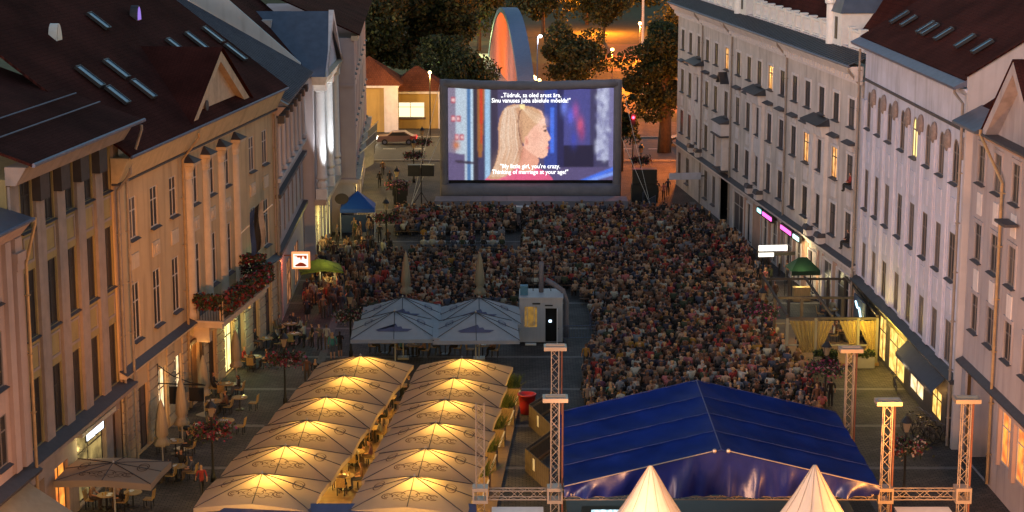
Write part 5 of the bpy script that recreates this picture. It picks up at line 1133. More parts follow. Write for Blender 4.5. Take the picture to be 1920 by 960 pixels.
# small tents
bt = G(672,441); t = thing('blue_canopy_tent', 'small blue pop-up canopy tent beside the portico house', 'tent', (bt.x,bt.y,0), .05)
M_btent = mat('blue_tent_cloth',(0.008,0.075,0.42),.6,var=.08,trans=.25); hb = 1.42
part(t,'canopy',MB().add([(-hb,-hb,2.45),(hb,-hb,2.45),(hb,hb,2.45),(-hb,hb,2.45),(0,0,3.75)],[(0,1,4),(1,2,4),(2,3,4),(3,0,4)]).box(-hb,hb,-hb-.01,-hb,2.15,2.45).box(-hb,hb,hb,hb+.01,2.15,2.45),M_btent)
part(t,'side_wall',MB().quad((-hb,-hb,.1),(-hb+.02,hb,.1),(-hb+.02,hb,2.2),(-hb,-hb,2.2)).quad((-hb,-hb+.05,.5),(hb*.5,-hb+.05,.5),(hb*.5,-hb+.05,1.95),(-hb,-hb+.05,1.95)),mat('blue_tent_dark',(0.01,0.03,0.09),.7,var=.1))
for sx in (-1,1):
    for sy in (-1,1): part(t,'leg',MB().tube([(sx*hb*.98,sy*hb*.98,0),(sx*hb*.98,sy*hb*.98,2.2)],.03),M_white)
gs = G(601,560); t = thing('green_stall_umbrella', 'lit lime green umbrella over a stall by the square orange sign', 'umbrella', (gs.x,gs.y,0), .2)
M_gum = mat('green_umbrella_cloth',(0.15,0.19,0.035),.8,var=.1,trans=.5)
part(t,'canopy',canopy_mesh(1.5,1.5,2.2,2.9,.12,M_gum),M_gum); part(t,'pole',MB().tube([(0,0,0),(0,0,2.9)],.04),M_ral)
for k in range(8): a = k*PI/4; f_ = 1.5/max(abs(math.cos(a)),abs(math.sin(a))); part(t,'rib',MB().tube([(0,0,2.86),(f_*math.cos(a),f_*math.sin(a),2.2)],.02,4),M_frame_d)
plight('stall_light', t, (.3,-.5,2.0), 30, (1.0,0.85,0.3), .08)
part(t,'counter',MB().box(-.9,.9,-1.3,-.7,0,.95),M_wood)
gz = G(1503,560); t = thing('green_gazebo', 'small dark green canopy over a lit stand on the right terrace', 'tent', (gz.x,gz.y,0), .1)
M_gg = mat('green_tent_cloth',(0.02,0.055,0.028),.7,var=.1,trans=.3)
part(t,'canopy',MB().add([(-1.05,-1.0,2.2),(1.05,-1.0,2.2),(1.05,1.0,2.2),(-1.05,1.0,2.2),(-.3,0,3.0),(.3,0,3.0)],[(0,1,5,4),(1,2,5),(2,3,4,5),(3,0,4)]).box(-1.05,1.05,-1.02,-1.0,1.9,2.2),M_gg)
for sx in (-1,1):
    for sy in (-1,1): part(t,'leg',MB().tube([(sx,sy*.95,0),(sx,sy*.95,2.2)],.03),M_black)
part(t,'counter',MB().box(-.8,.4,-.9,-.4,0,1.0),M_woodl); plight('stall_light', t, (-.3,-.6,1.75), 60, (1.0,0.85,0.45), .08)
# ================================================================== white projection cabin
pc = G(1015,645); t = thing('projection_cabin', 'white portable projection cabin with open door and duct on its roof', 'cabin', (pc.x,pc.y+1.3,0), -.02)
M_cab = mat('cabin_white',(0.42,0.41,0.43),.5,var=.08,scale=2,stretch=(8,1,.2))
wall(t,-1.38,1.38,.12,2.95,[(-1.05,-.25,1.1,2.45),(.28,1.0,.15,2.35)],M_cab,y=-1.3,depth=2.6,rev=.08)
part(t,'window',MB().quad((-1.05,-1.24,1.1),(-.25,-1.24,1.1),(-.25,-1.24,2.45),(-1.05,-1.24,2.45)),glow_mat('cabin_glow',(0.45,0.24,0.04),(0.16,0.10,0.05),.4,3))
part(t,'window_bar',MB().box(-.9,-.87,-1.27,-1.245,.2,2.45).box(-.45,-.42,-1.27,-1.245,.2,2.45),M_white)
part(t,'interior',MB().quad((.28,-.9,.15),(1.0,-.9,.15),(1.0,-.9,2.35),(.28,-.9,2.35)),M_dark); part(t,'monitor',MB().box(.5,.68,-.95,-.92,1.35,1.5),emat('monitor_glow',(0.6,0.8,1.0),2.5))
dr = part(t,'door',MB().box(0,.05,-.75,0,.0,2.2),M_white,(1.02,-1.32,.15)); link('handle',MB().box(.05,.1,-.68,-.55,1.0,1.05).mesh('handle',M_black),dr)
part(t,'roof',MB().box(-1.42,1.42,-1.34,1.34,2.96,3.06),M_cab); part(t,'vent',MB().box(-.55,-.05,-1.33,-1.3,2.6,2.7).box(.25,.75,-1.33,-1.3,2.5,2.58),M_black)
part(t,'step',MB().box(-1.0,-.3,-1.75,-1.4,.02,.1),M_white)
M_duct = mat('duct_grey',(0.16,0.15,0.17),.6,var=.2,scale=8)
part(t,'duct',MB().tube([(.0,.3,3.06),(.0,.3,4.6),(.0,.5,5.0)],.16,10).tube([(.3,.2,3.9),(.8,.2,3.6),(1.4,.1,3.2),(1.62,.0,2.5),(1.62,-.2,1.2),(1.62,-.3,.2)],.17,10),M_duct,smooth=True)
part(t,'roof_rack',MB().box(-.55,-.5,.6,.65,3.06,4.9).box(.6,.65,.6,.65,3.06,4.9).box(-.5,.6,.6,.65,4.8,4.86).box(-.5,.6,.6,.65,4.2,4.26).box(-.5,.6,.6,.65,3.6,3.66),M_black); part(t,'blue_box',MB().box(-1.35,-.85,-.7,-.1,3.07,3.65),mat('blue_crate',(0.06,0.18,0.26),.6))
part(t,'side_crate',MB().box(-1.95,-1.45,-1.2,-.6,1.0,2.0).box(-1.9,-1.5,-1.1,-.7,.0,1.0),M_black)
# crowd barriers
bar_m = MB().tube([(-1.1,0,.1),(-1.1,0,1.05),(1.1,0,1.05),(1.1,0,.1)],.025,5)
bar_m.tube([(-1.1,0,.25),(1.1,0,.25)],.02,5)
for k in range(11): bar_m.tube([(-1.0+k*.2,0,.25),(-1.0+k*.2,0,1.05)],.01,4,False)
for s in (-.9,.9): bar_m.box(s-.03,s+.03,-.3,.3,0,.04).box(s-.02,s+.02,-.02,.02,.04,.25)
bar_me = bar_m.mesh('crowd_barrier', M_gutter)
for i,(px,py,rz) in enumerate(((790,484,0),(832,484,0),(874,484,0),(916,484,0),(1085,640,.1),(1110,610,1.4),(1112,580,1.5),(1222,392,1.2),(1212,378,1.2))):
    p = G(px,py); solo('crowd_barrier', bar_me, None, ['leftmost steel barrier in front of the tables row','second steel barrier from the left before the tables','third steel barrier from the left before the tables','rightmost steel barrier in front of the tables row','steel barrier right behind the projection cabin','steel barrier on the crowd side right of the cabin','farther steel barrier on the crowd side of the cabin','nearer steel barrier right of the cinema screen','farther steel barrier right of the cinema screen'][i], 'barrier', (p.x,p.y,0), rz, 'steel crowd barriers')
# ================================================================== truss stage with the blue roof
M_alu = mat('truss_aluminium',(0.40,0.33,0.27),.4,.4,var=.1)
def truss(b, p0, p1, w=.36, step=.42, r=.025):
    P0, P1 = Vector(p0), Vector(p1); d = (P1-P0); L = d.length; d.normalize()
    up = Vector((0,0,1)) if abs(d.z) < .9 else Vector((1,0,0)); a = d.cross(up).normalized(); c = a.cross(d).normalized(); h = w/2
    cs = [a*h*sx+c*h*sy for sx,sy in ((-1,-1),(1,-1),(1,1),(-1,1))]
    for o in cs: b.tube([P0+o,P1+o], r, 6)
    n = max(1,int(round(L/step)))
    for k in range(n):
        t0, t1 = k/n, (k+1)/n
        for q in range(4):
            o0, o1 = cs[q], cs[(q+1)%4]
            if k % 2: o0, o1 = o1, o0
            b.tube([P0+d*L*t0+o0, P0+d*L*t1+o1], r*.5, 4, False)
YF, YB = 80.2, 90.0
XT = {n: atY(px,py,Y) for n,px,py,Y in (('fl',1041,760,YF),('fr',1665,765,YF),('rl',1041,655,YB),('rr',1595,660,YB),('wl',900,765,YF),('wr',1812,765,YF))}
stg = [('truss_tower','front left truss tower of the blue roofed stage','fl',7.25),('truss_tower','front right truss tower of the blue roofed stage','fr',7.1),('truss_tower','rear left truss tower standing beside the white cabin','rl',7.05),('truss_tower','rear right truss tower rising behind the blue roof','rr',6.95),('truss_tower','slim truss tower at the far left wing of the stage','wl',7.1),('truss_tower','truss tower at the far right wing of the stage','wr',7.2)]
for nm,lab,k,h in stg:
    p = XT[k]; t = thing(nm, lab, 'truss', (p.x,p.y,0), 0, 'aluminium stage truss towers')
    b = MB(); truss(b,(0,0,.1),(0,0,h),.36); part(t,'truss',b,M_alu); part(t,'base_plate',MB().box(-.5,.5,-.5,.5,0,.1),M_alu)
    if k != 'wl': part(t,'head_block',MB().box(-.55,.55,-.38,.38,h,h+.18).tube([(-.45,0,h+.2),(.45,0,h+.2)],.09,8),M_alu); part(t,'cable',MB().tube([(.33,.1,.2),(.33,.1,h)],.045,6),mat('chain_red',(0.22,0.08,0.05),.6))
    if k in ('fl','fr','wl','wr'): part(t,'sleeve_block',MB().box(-.34,.34,-.34,.34,2.65,2.8).box(-.34,.34,-.34,.34,3.2,3.35).box(-.34,-.26,-.34,.34,2.8,3.2).box(.26,.34,-.34,.34,2.8,3.2),M_alu)
zt1 = 3.0
for lab,a_,b__ in (('long horizontal truss under the front of the blue roof','fl','fr'),('short horizontal truss on the left stage wing','wl','fl'),('short horizontal truss on the right stage wing','fr','wr')):
    A_1, B_1 = XT[a_], XT[b__]; t = thing('horizontal_truss', lab, 'truss', (A_1.x,A_1.y,0), 0, 'horizontal stage trusses'); b = MB(); truss(b,(.36,0,zt1),(B_1.x-A_1.x-.36,0,zt1),.4,.42); part(t,'truss',b,M_alu)
    if a_ != 'fl' or b__ != 'fr':
        part(t,'white_banner',MB().box(.5,B_1.x-A_1.x-.5,-1.1,.3,2.15,2.3),M_white)
xl, xr, xm = XT['fl'].x+.38, XT['fr'].x-.42, atY(1352,847,79.2).x
rf = thing('blue_stage_roof', 'big blue tarpaulin gable roof of the stage in the foreground', 'marquee', (xm,YF,0))
M_tarp = mat('blue_tarpaulin',(0.007,0.023,0.16),.62,var=.3,scale=.5,bump=.3,bscale=1.6,trans=.08,spec=.06)
M_tarp2 = mat('blue_tarpaulin_gable',(0.010,0.016,0.13),.32,var=.2,scale=1.2,bump=.6,bscale=1.3)
zr_, ze_ = 5.35, 3.72
def roofsurf(x0, x1, z0, z1, nx=26, ny=48):
    b = MB()
    for j in range(ny+1):
        y = -1.1+(YB+1.6-YF)*j/ny; rib_ = -.30*abs(math.sin(PI*j/ny*4))**.7
        for i in range(nx+1):
            t = i/nx; b.v.append((x0+(x1-x0)*t, y, z0+(z1-z0)*t + rib_*math.sin(PI*min(1,t*1.0))**.4 + (.03*math.sin(i*1.3+j*.7))))
    for j in range(ny):
        for i in range(nx): q = j*(nx+1)+i; b.f.append((q,q+1,q+nx+2,q+nx+1))
    return b
part(rf,'roof_slope',roofsurf(xl-xm,0,ze_,zr_),M_tarp,smooth=True); part(rf,'roof_slope',roofsurf(0,xr-xm,zr_,ze_),M_tarp,smooth=True)
for k in range(5):
    ys = -1.1+(YB+1.6-YF)*k/4
    for xe in (xl-xm, xr-xm): part(rf,'seam',MB().tube([(xe*(1-q/8),ys,ze_+(zr_-ze_)*q/8+.015) for q in range(9)],.022,5),mat('tarp_seam',(0.02,0.035,0.16),.5))
part(rf,'ridge_strap',MB().tube([(0,-1.1,zr_+.02),(0,YB+.5-YF,zr_+.02)],.03,5),MATS['tarp_seam'])
b = MB(); nx, nz = 90, 10
for i in range(nx+1):
    x = (xl-xm)+(xr-xl)*i/nx; f_ = x/(xl-xm) if x < 0 else x/(xr-xm); zt = zr_+(ze_-zr_)*f_-.05; zb = 3.22
    for k in range(nz+1):
        t = k/nz; z = zt+(zb-zt)*t; fold = .09*math.sin(x*5.2+1.3*math.sin(x*.9)+t*2.5)*t + .12*math.sin(x*1.7+2*t)*t + .05*math.sin(x*9.1+3*math.sin(x*.6))*t
        b.v.append((x, -1.0+fold*1.3, z))
for i in range(nx):
    for k in range(nz): q = i*(nz+1)+k; b.f.append((q,q+nz+1,q+nz+2,q+1))
part(rf,'gable_cloth',b,M_tarp2,smooth=True)
part(rf,'edge_pole',MB().tube([(xl-xm,-1.12,ze_),(-.25,-1.12,zr_-.02)],.026,6),M_alu); part(rf,'edge_pole',MB().tube([(.25,-1.12,zr_-.02),(xr-xm,-1.12,ze_)],.026,6),M_alu); part(rf,'ridge_joint',MB().ball((-.3,-1.14,zr_-.03),.1,8,6).ball((.3,-1.14,zr_-.03),.1,8,6),M_alu)
for x in (xl-xm+.3,xr-xm-.3): part(rf,'eave_beam',MB().tube([(x,-1,ze_-.42),(x,YB+.4-YF,ze_-.42)],.06,6),M_alu)
# stage floor, gear with glowing panel under the roof
sf = thing('stage_floor','dark stage floor with equipment under the blue roof','stage',((XT['fl'].x+XT['fr'].x)/2,85,0)); part(sf,'deck',MB().box(-6.6,6.6,-4.2,4.2,.02,.95),M_black); part(sf,'mixing_desk',MB().box(-6,-3.4,-4,-3.2,.96,1.9),M_black); part(sf,'light_panel',MB().box(-5.6,-3.8,-4.05,-4.02,1.3,2.0),glow_mat('desk_screens',(0.6,0.9,1.0),(0.02,0.03,0.05),1.5,6))
# white pagoda tents
M_pag = mat('white_tent_cloth',(0.62,0.58,0.52),.7,var=.06,trans=.15)
for i,(px,py) in enumerate(((1220,873),(1528,872))):
    p = atY(px,py,75.0); t = thing('pagoda_tent',['left','right'][i]+' white pagoda tent peak in front of the blue stage roof','tent',(p.x,75,0),0,'white pagoda tents')
    n = 12; b = MB(); prof = [(3.1,2.3),(2.3,2.75),(1.75,3.3),(1.25,4.0),(.8,4.7),(.4,5.4),(.06,p.z)]
    b.lathe(prof, 24); part(t,'canopy',b,M_pag)
    for k in range(12):
        a = 2*PI*k/12+PI/12; part(t,'seam',MB().tube([((r_+.012)*math.cos(a),(r_+.012)*math.sin(a),z) for r_,z in prof],.010,4,False),mat('tent_seam',(0.34,0.27,0.2),.8))
    for k in range(4): a = PI/4+k*PI/2; part(t,'leg',MB().tube([(2.9*math.cos(a),2.9*math.sin(a),0),(2.9*math.cos(a),2.9*math.sin(a),2.3)],.04),M_white)
# long blue canopy at the bottom edge
A_1, B_1 = atY(375,944,80), atY(892,944,80); t = thing('long_blue_canopy','long dark blue canopy roof along the bottom edge left of centre','canopy',(A_1.x,80,0)); wl = B_1.x-A_1.x
M_dbl = mat('dark_blue_canopy',(0.035,0.05,0.13),.6,var=.2,scale=1.5,bump=.3,bscale=3)
part(t,'roof',MB().add([(-.6,-3,2.2),(wl+.2,-3,2.2),(wl,.0,A_1.z),(1.4,0,A_1.z),(wl,.5,A_1.z-.25),(1.4,.5,A_1.z-.25)],[(0,1,2,3),(3,2,4,5)]),M_dbl)
for x in (0,wl*.5,wl): part(t,'leg',MB().tube([(x,-2.8,0),(x,-2.8,2.2)],.04),M_black)
# ================================================================== planters with grasses, bin, fence boards
M_gr = [leafmat('ornamental_grass',(0.16,0.17,0.04)), leafmat('ornamental_grass_b',(0.10,0.13,0.03))]
def blades(n, r0, h, seed):
    r = np.random.default_rng(seed); V = []
    for k in range(n):
        a = r.random()*2*PI; q = r0*math.sqrt(r.random()); x, y = q*math.cos(a), q*math.sin(a); lx, ly = (r.normal(size=2))*.28; hh = h*(.6+.6*r.random()); w = .02
        V += [(x-w,y,0),(x+w,y,0),(x+lx+w*.4,y+ly,hh*.8),(x+lx-w*.4,y+ly,hh*.8)]
    return np.array(V)
pb = cR[-1]
PLN = [(962,738),(950,775),(932,815),(916,858),(902,905)]
for i,(px,py) in enumerate(PLN):
    p = G(px,py,.6); t = thing('planter', ['farthest','second farthest','middle','second nearest','nearest'][i]+' slatted wooden planter with grass beside the right umbrella row','planter',(p.x,p.y,.0),-rzU*.7,'wooden planters along the terrace')
    sl_m = MB().box(-.055,.055,-.02,.02,0,1.05).mesh('slat',M_woodl)
    part(t,'box',MB().box(-.42,.42,-.62,.62,.05,1.0),M_wood)
    for k in range(7): link('slat',sl_m,t,(-.40+k*.132,-.64,.02))
    part(t,'brace',MB().hexa([(.1,-.70,.1),(.2,-.70,.1),(.2,-.67,.1),(.1,-.67,.1),(.42,-.70,1.0),(.5,-.70,1.0),(.5,-.67,1.0),(.42,-.67,1.0)]),M_white)
    link('grass',quad_mesh('grass',blades(160,.4,.8,i),M_gr,split=np.random.default_rng(i).choice(2,160)),t,(0,0,1.0))
p = G(988,775); solo('red_bin', MB().lathe([(.36,0),(.42,.5),(.5,1.05),(.53,1.05),(.53,1.15),(.44,1.15),(.40,1.0)],16), mat('red_plastic',(0.42,0.02,0.02),.45,var=.08), 'red round bin at the end of the wooden planters','bin',(p.x,p.y,0),0,None,True)
fb = [(1040,770),(992,800),(1040,845),(985,885),(1030,925)]
for i in range(4):
    p, q = G(*fb[i]), G(*fb[i+1]); d = q-p; t = thing('board_fence', ['farthest','second farthest','second nearest','nearest'][i]+' zigzag board fence panel beside the left stage tower','fence',(p.x,p.y,0),math.atan2(d.y,d.x),'zigzag board fence panels')
    n = max(3,int(d.length/.28)); L = d.length; bm2 = MB().box(0,L/n-.03,-.02,.02,.05,1.25).mesh('board',mat('weathered_board',(0.11,0.075,0.05),.8,var=.25))
    for k in range(n): link('board',bm2,t,(k*L/n,0,0))
    part(t,'rail',MB().box(0,L,.025,.07,1.0,1.1).box(0,L,.025,.07,.2,.3),M_wood); part(t,'notice',MB().box(L*.35,L*.35+.28,-.05,-.03,.5,1.1),M_white)
# ================================================================== lamp posts with flower baskets
M_lglass = mat('lantern_glass',(0.6,0.5,0.38),.3,var=.05,trans=.8); E_lan = emat('lantern_lit',(1.0,0.8,0.5),1.0)
lan_post = MB().lathe([(.14,0),(.14,.3),(.09,.4),(.06,.9),(.055,3.2),(.07,3.25),(.05,3.35)],10).mesh('post',M_black,True)
lan_head = MB().lathe([(.11,3.36),(.24,3.84)],4).mesh('lantern',M_lglass); lan_cap = MB().lathe([(.30,3.85),(.28,3.9),(.12,4.1),(.05,4.15),(.03,4.3)],8).box(-.2,-.18,-.01,.01,3.4,3.86).box(.18,.2,-.01,.01,3.4,3.86).mesh('cap',M_black)
ring_m = MB().tube([(.62*math.cos(a),.62*math.sin(a),2.55) for a in np.linspace(0,2*PI,17)],.02,4,False).tube([(-.62,0,2.55),(.62,0,2.55)],.018,4).tube([(0,-.62,2.55),(0,.62,2.55)],.018,4).mesh('basket_ring',M_black)
bask = []
for s_ in range(3):
    r = np.random.default_rng(90+s_); C = []
    for k in range(8):
        a = k*PI/4; C.append(np.array([.68*math.cos(a),.68*math.sin(a),2.65])+r.normal(size=(95,3))*np.array([.2,.2,.17]))
    C = np.concatenate(C); bask.append(quad_mesh('flower_basket',quads_at(C,.06,r),[M_leafd,M_fred,M_fpink,M_fwhite],split=r.choice(4,len(C),p=[(.6,.25,.1,.05),(.55,.05,.3,.1),(.55,.12,.08,.25)][s_])))
LP = [(400,903,0,'black lantern post with dark red baskets near the bottom left'),(535,757,0,'black lantern post with dark red baskets left of the glowing umbrellas'),(658,668,2,'black lantern post with flower baskets left of the grey umbrellas'),(725,470,0,'black lantern post in the crowd in front of the blue tent'),(745,402,1,'lantern post with pink flower baskets behind the blue tent'),(792,315,0,'farther lantern post with dark baskets near the road'),(776,342,0,'lantern post with dark baskets beside the speaker mast'),(1546,775,1,'lantern post with pink baskets right of the seated crowd'),(1427,660,1,'lantern post with pink flowers left of the right terrace'),(1694,935,2,'lantern post with white flower baskets between the right towers'),(1201,352,0,'lantern post under the big tree right of the screen')]
for px,py,kind,lab in LP:
    p = G(px,py); t = thing('lantern_post',lab,'street lamp',(p.x,p.y,0),random.random(),'black lantern posts with flower baskets')
    link('post',lan_post,t); link('lantern',lan_head,t); link('cap',lan_cap,t); link('basket_ring',ring_m,t); link('flower_basket',bask[kind],t)['kind'] = 'stuff'
# street lanterns on the near side of the square (they light the near facades and the stage front)
for i,(X,Y,z,e,col,lab) in enumerate(((-15.8,71.0,4.8,800,(1.0,0.42,0.18),'warm street lantern at the left, just below the picture'),(17.8,72.3,4.2,3600,(1.0,0.36,0.07),'warm street lantern at the right, just below the picture'),(4.5,70.5,4.6,1900,(1.0,0.45,0.20),'warm street lantern in the middle, just below the picture'))):
    t = thing('street_lantern',lab,'street lamp',(X,Y,0)); part(t,'post',MB().tube([(0,0,0),(0,0,z-.3)],.08,8),M_black); link('lamp_head',MB().ball((0,0,z),.24,10,6).mesh('lamp_head',E_sod,True),t); plight('lamp_light',t,(0,0,z+.45),e,col,.25)
fl_ = thing('floodlight_mast','floodlight mast at the near end of the square, below the picture','street lamp',(-8.5,60,0)); part(fl_,'post',MB().tube([(0,0,0),(0,0,8.6)],.1,8),M_black); part(fl_,'lamp_head',MB().box(-.35,.35,-.2,.2,8.6,9.0),M_black)
_dv = Vector((-18.3,102,8.5))-Vector((-8.5,60.4,9.2)); plight('lamp_light',fl_,(0,.4,9.2),26000,(1.0,0.34,0.06),.25,spot=30,rot=_dv.to_track_quat('-Z','Y').to_euler(),blend=1.0)
# ================================================================== right terrace frame with curtains
fr0, fr1 = G(1478,690), G(1655,690)
ty0, ty1 = 113.6, 125.0; tx0, tx1 = G(1470,690).x+.2, 22.3
rt = thing('terrace_frame','timber terrace frame with gold curtains against the pale house','pergola',(0,0,0))
M_tim = mat('dark_timber',(0.06,0.045,0.035),.7,var=.25,scale=3)
M_fpost = mat('painted_post',(0.20,0.18,0.13),.6,var=.1)
for x in (tx0,(tx0+tx1)/2-1.0,(tx0+tx1)/2+1.6,tx1):
    for y in (ty0,(ty0+ty1)/2,ty1): part(rt,'post',MB().box(x-.09,x+.09,y-.09,y+.09,0,3.0),M_fpost if y == ty0 else M_tim)
for y in (ty0,(ty0+ty1)/2,ty1): part(rt,'beam',MB().box(tx0-.1,tx1+.1,y-.06,y+.06,2.9,3.05),M_tim)
for x in (tx0,(tx0+tx1)/2,tx1): part(rt,'beam',MB().box(x-.06,x+.06,ty0,ty1,3.06,3.2),M_tim)
part(rt,'deck',MB().box(tx0-.2,tx1+.2,ty0-.1,ty1,.01,.2),M_wood)
for y in (ty0,(ty0+ty1)/2): part(rt,'handrail',MB().box(tx0,tx1,y-.05,y+.05,1.25,1.33),M_fpost)
M_curt = mat('gold_striped_curtain',(0.36,0.26,0.09),.8,var=.12,trans=.35); 
def curtain(x0, x1, side):
    b = MB(); n, m_ = 26, 10
    for k in range(m_+1):
        t = k/m_; tie = max(0,1-abs(t-.75)/.75); 
        for i in range(n+1):
            s = i/n; w_ = (x1-x0)*(1-.62*tie); xx = (x0 + s*w_) if side < 0 else (x1-(1-s)*w_)
            b.v.append((xx, ty0-.12+.06*math.sin(s*n*.9)+.02*math.sin(t*3), 2.85-2.0*t))
    for k in range(m_):
        for i in range(n): q = k*(n+1)+i; b.f.append((q,q+1,q+n+2,q+n+1))
    return b
xa, xb = (tx0+tx1)/2-1.0, (tx0+tx1)/2+1.6
for x0,x1,sd in ((tx0+.1,tx0+1.2,1),(xa-1.1,xa-.1,1),(xa+.1,xa+1.1,-1),(xb-1.2,xb-.1,1),(tx1-1.3,tx1-.1,1)): part(rt,'curtain',curtain(x0,x1,sd),M_curt,smooth=True)
for i,(x,w_) in enumerate(((tx1-1.5,1.3),(tx1-3.4,.9),(tx0+1.6,1.4))):
    t = thing('box_planter',['pale box planter at the right end of the gold curtains','pale box planter in the middle before the gold curtains','box planter at the left end before the gold curtains'][i],'planter',(x,ty0-.55,0),0,'box planters before the gold curtains')
    part(t,'box',MB().box(0,w_,-.25,.25,.03,.75),M_fpost); link('shrub',quad_mesh('shrub',leaf_cloud(300,[(0,w_,-.3,.3,.7,1.1)],.07,40+i),M_lf,split=np.random.default_rng(i).choice(3,300)),t)
plight('terrace_light',rt,(tx1-1.0,ty0+.6,2.6),45,(1.0,0.70,0.14),.1); plight('terrace_light',rt,(xb,ty0+2.5,2.5),60,(1.0,0.72,0.2),.1); plight('terrace_light',rt,(xa-.8,ty0+4.5,2.4),40,(1.0,0.6,0.2),.1)
plight('terrace_light',rt,(tx1-.6,ty0-1.6,2.8),150,(1.0,0.70,0.06),.12)
# wall-mounted parts near the terrace: dark blue cloth and neon signs
ndir = math.atan2((G(1603,620)-G(1267,345)).y,(G(1603,620)-G(1267,345)).x); aR1 = G(1267,345); dR1 = (G(1603,620)-aR1).normalized(); nR1 = Vector((dR1.y,-dR1.x,0))
def r1sign(u, z, out): p = aR1+dR1*u+nR1*out; return Vector((p.x,p.y,z))
for i,(u0,u1,c,s,txt) in enumerate(((34.6,35.9,'cyan',(0.35,0.95,1.0),'SPA'),(36.3,39.2,'pink',(1.0,0.12,0.55),'BEAUTY'),(41.9,45.0,'pink',(1.0,0.15,0.5),'BEAUTY'),(45.5,47.2,'white',(0.6,1.0,0.95),'SPA'))):
    t = thing('neon_sign',f"{['leftmost small cyan','left long pink','right long pink','rightmost pale green'][i]} neon sign above the shops of the cream house",'sign',r1sign(u0,3.5,.5),ndir,'neon signs on the cream house')
    part(t,'box',MB().box(0,u1-u0,.0,.2,-.12,.42),M_black); part(t,'tube',MB().box(.08,u1-u0-.08,-.05,-.0,.02,.30),emat('neon_'+c,s,1.7))
t = thing('projecting_sign','white lit double sign projecting over the pavement from the cream house','sign',r1sign(46.2,2.7,.2),ndir); part(t,'panel',MB().box(-.08,.08,-3.0,-.3,-.35,-.1),M_black); part(t,'lit_panel',MB().box(-.09,.09,-3.0,-.9,0,.4),emat('sign_cream',(1.0,0.93,0.78),1.3)); part(t,'lit_panel',MB().box(-.09,.09,-3.0,-1.9,-.42,-.12),MATS['sign_cream']); plight('sign_light',t,(1.6,-.9,.6),120,(1.0,0.75,0.35),.15)
t = thing('plain_projecting_sign','small pale unlit sign projecting from the far end of the cream house','sign',r1sign(13.2,2.9,.1),ndir); part(t,'panel',MB().box(-.06,.06,-3.2,-.3,-.3,.3),M_pale_t); part(t,'bracket',MB().box(-.03,.03,-.3,0,-.05,.05),M_black)
t = thing('dark_wall_banner','dark blue banner with a pale neon curve on the pale house corner','sign',(aR2+d2*4.9).to_tuple()[:2]+(0,),math.atan2(d2.y,d2.x)); part(t,'cloth',MB().box(-1.6,1.6,-1.0,-.9,1.9,3.45),mat('navy_cloth',(0.02,0.04,0.09),.8)); part(t,'neon',MB().tube([(-.8,-1.05,3.1),(-.2,-1.05,2.8),(.3,-1.05,2.9),(.8,-1.05,2.4)],.05,5),emat('neon_pale',(0.5,0.9,1.0),3))
# bicycles along the pale house
def bike_mesh():
    fr = MB(); 
    for x in (0,):
        pts = [(x+.33*math.cos(a),0,.34+.33*math.sin(a)) for a in np.linspace(0,2*PI,17)]; fr.tube(pts,.02,5,False)
        for k in range(6): a = k*PI/6; fr.tube([(x+.32*math.cos(a),0,.34+.32*math.sin(a)),(x-.32*math.cos(a),0,.34-.32*math.sin(a))],.004,3,False)
    f2 = MB().tube([(-.52,0,.34),(-.05,0,.32),(.38,0,.78),(-.2,0,.80),(-.05,0,.32)],.018,5).tube([(-.52,0,.34),(-.22,0,.86)],.014,5).tube([(.52,0,.34),(.38,0,.80),(.34,0,1.0)],.018,5)
    return fr.mesh('wheel',M_black), f2.mesh('frame',mat('bike_frame',(0.10,0.09,0.10),.4,.3)), MB().hexa([(-.36,-.07,.88),(-.1,-.03,.88),(-.1,.03,.88),(-.36,.07,.88),(-.36,-.08,.94),(-.08,-.02,.94),(-.08,.02,.94),(-.36,.08,.94)]).mesh('saddle',M_black), MB().tube([(.2,-.27,1.02),(.34,-.2,1.03),(.34,.2,1.03),(.2,.27,1.02)],.016,5).mesh('handlebar',M_gutter)
BM = bike_mesh()
for i,(px,py,rz) in enumerate(((1713,800,.4),(1722,806,.9),(1731,812,.5),(1740,818,1.1),(1748,826,.7),(1758,832,.6),(1678,732,1.5),(1716,812,2.6),(1736,828,2.4))):
    p = G(px,py); t = thing('bicycle',['leftmost bicycle with raised handlebar in the cluster by the shop','second bicycle from the left in the cluster by the shop','third bicycle from the left in the cluster by the shop','fourth bicycle from the left in the cluster by the shop','fifth bicycle from the left in the cluster by the shop','rightmost bicycle in the cluster by the orange shop window','lone bicycle leaning at the yellow lit shop door','front left bicycle of the cluster by the shop','front right bicycle of the cluster by the shop'][i],'bicycle',(p.x,p.y,0),rz,'bicycles by the pale house')
    t.rotation_euler = (.12*random.uniform(-1,1),0,rz)
    for n_,m_ in zip(('frame','saddle','handlebar'),BM[1:]): link(n_,m_,t)
    link('wheel',BM[0],t,(-.52,0,0)); link('wheel',BM[0],t,(.52,0,0))
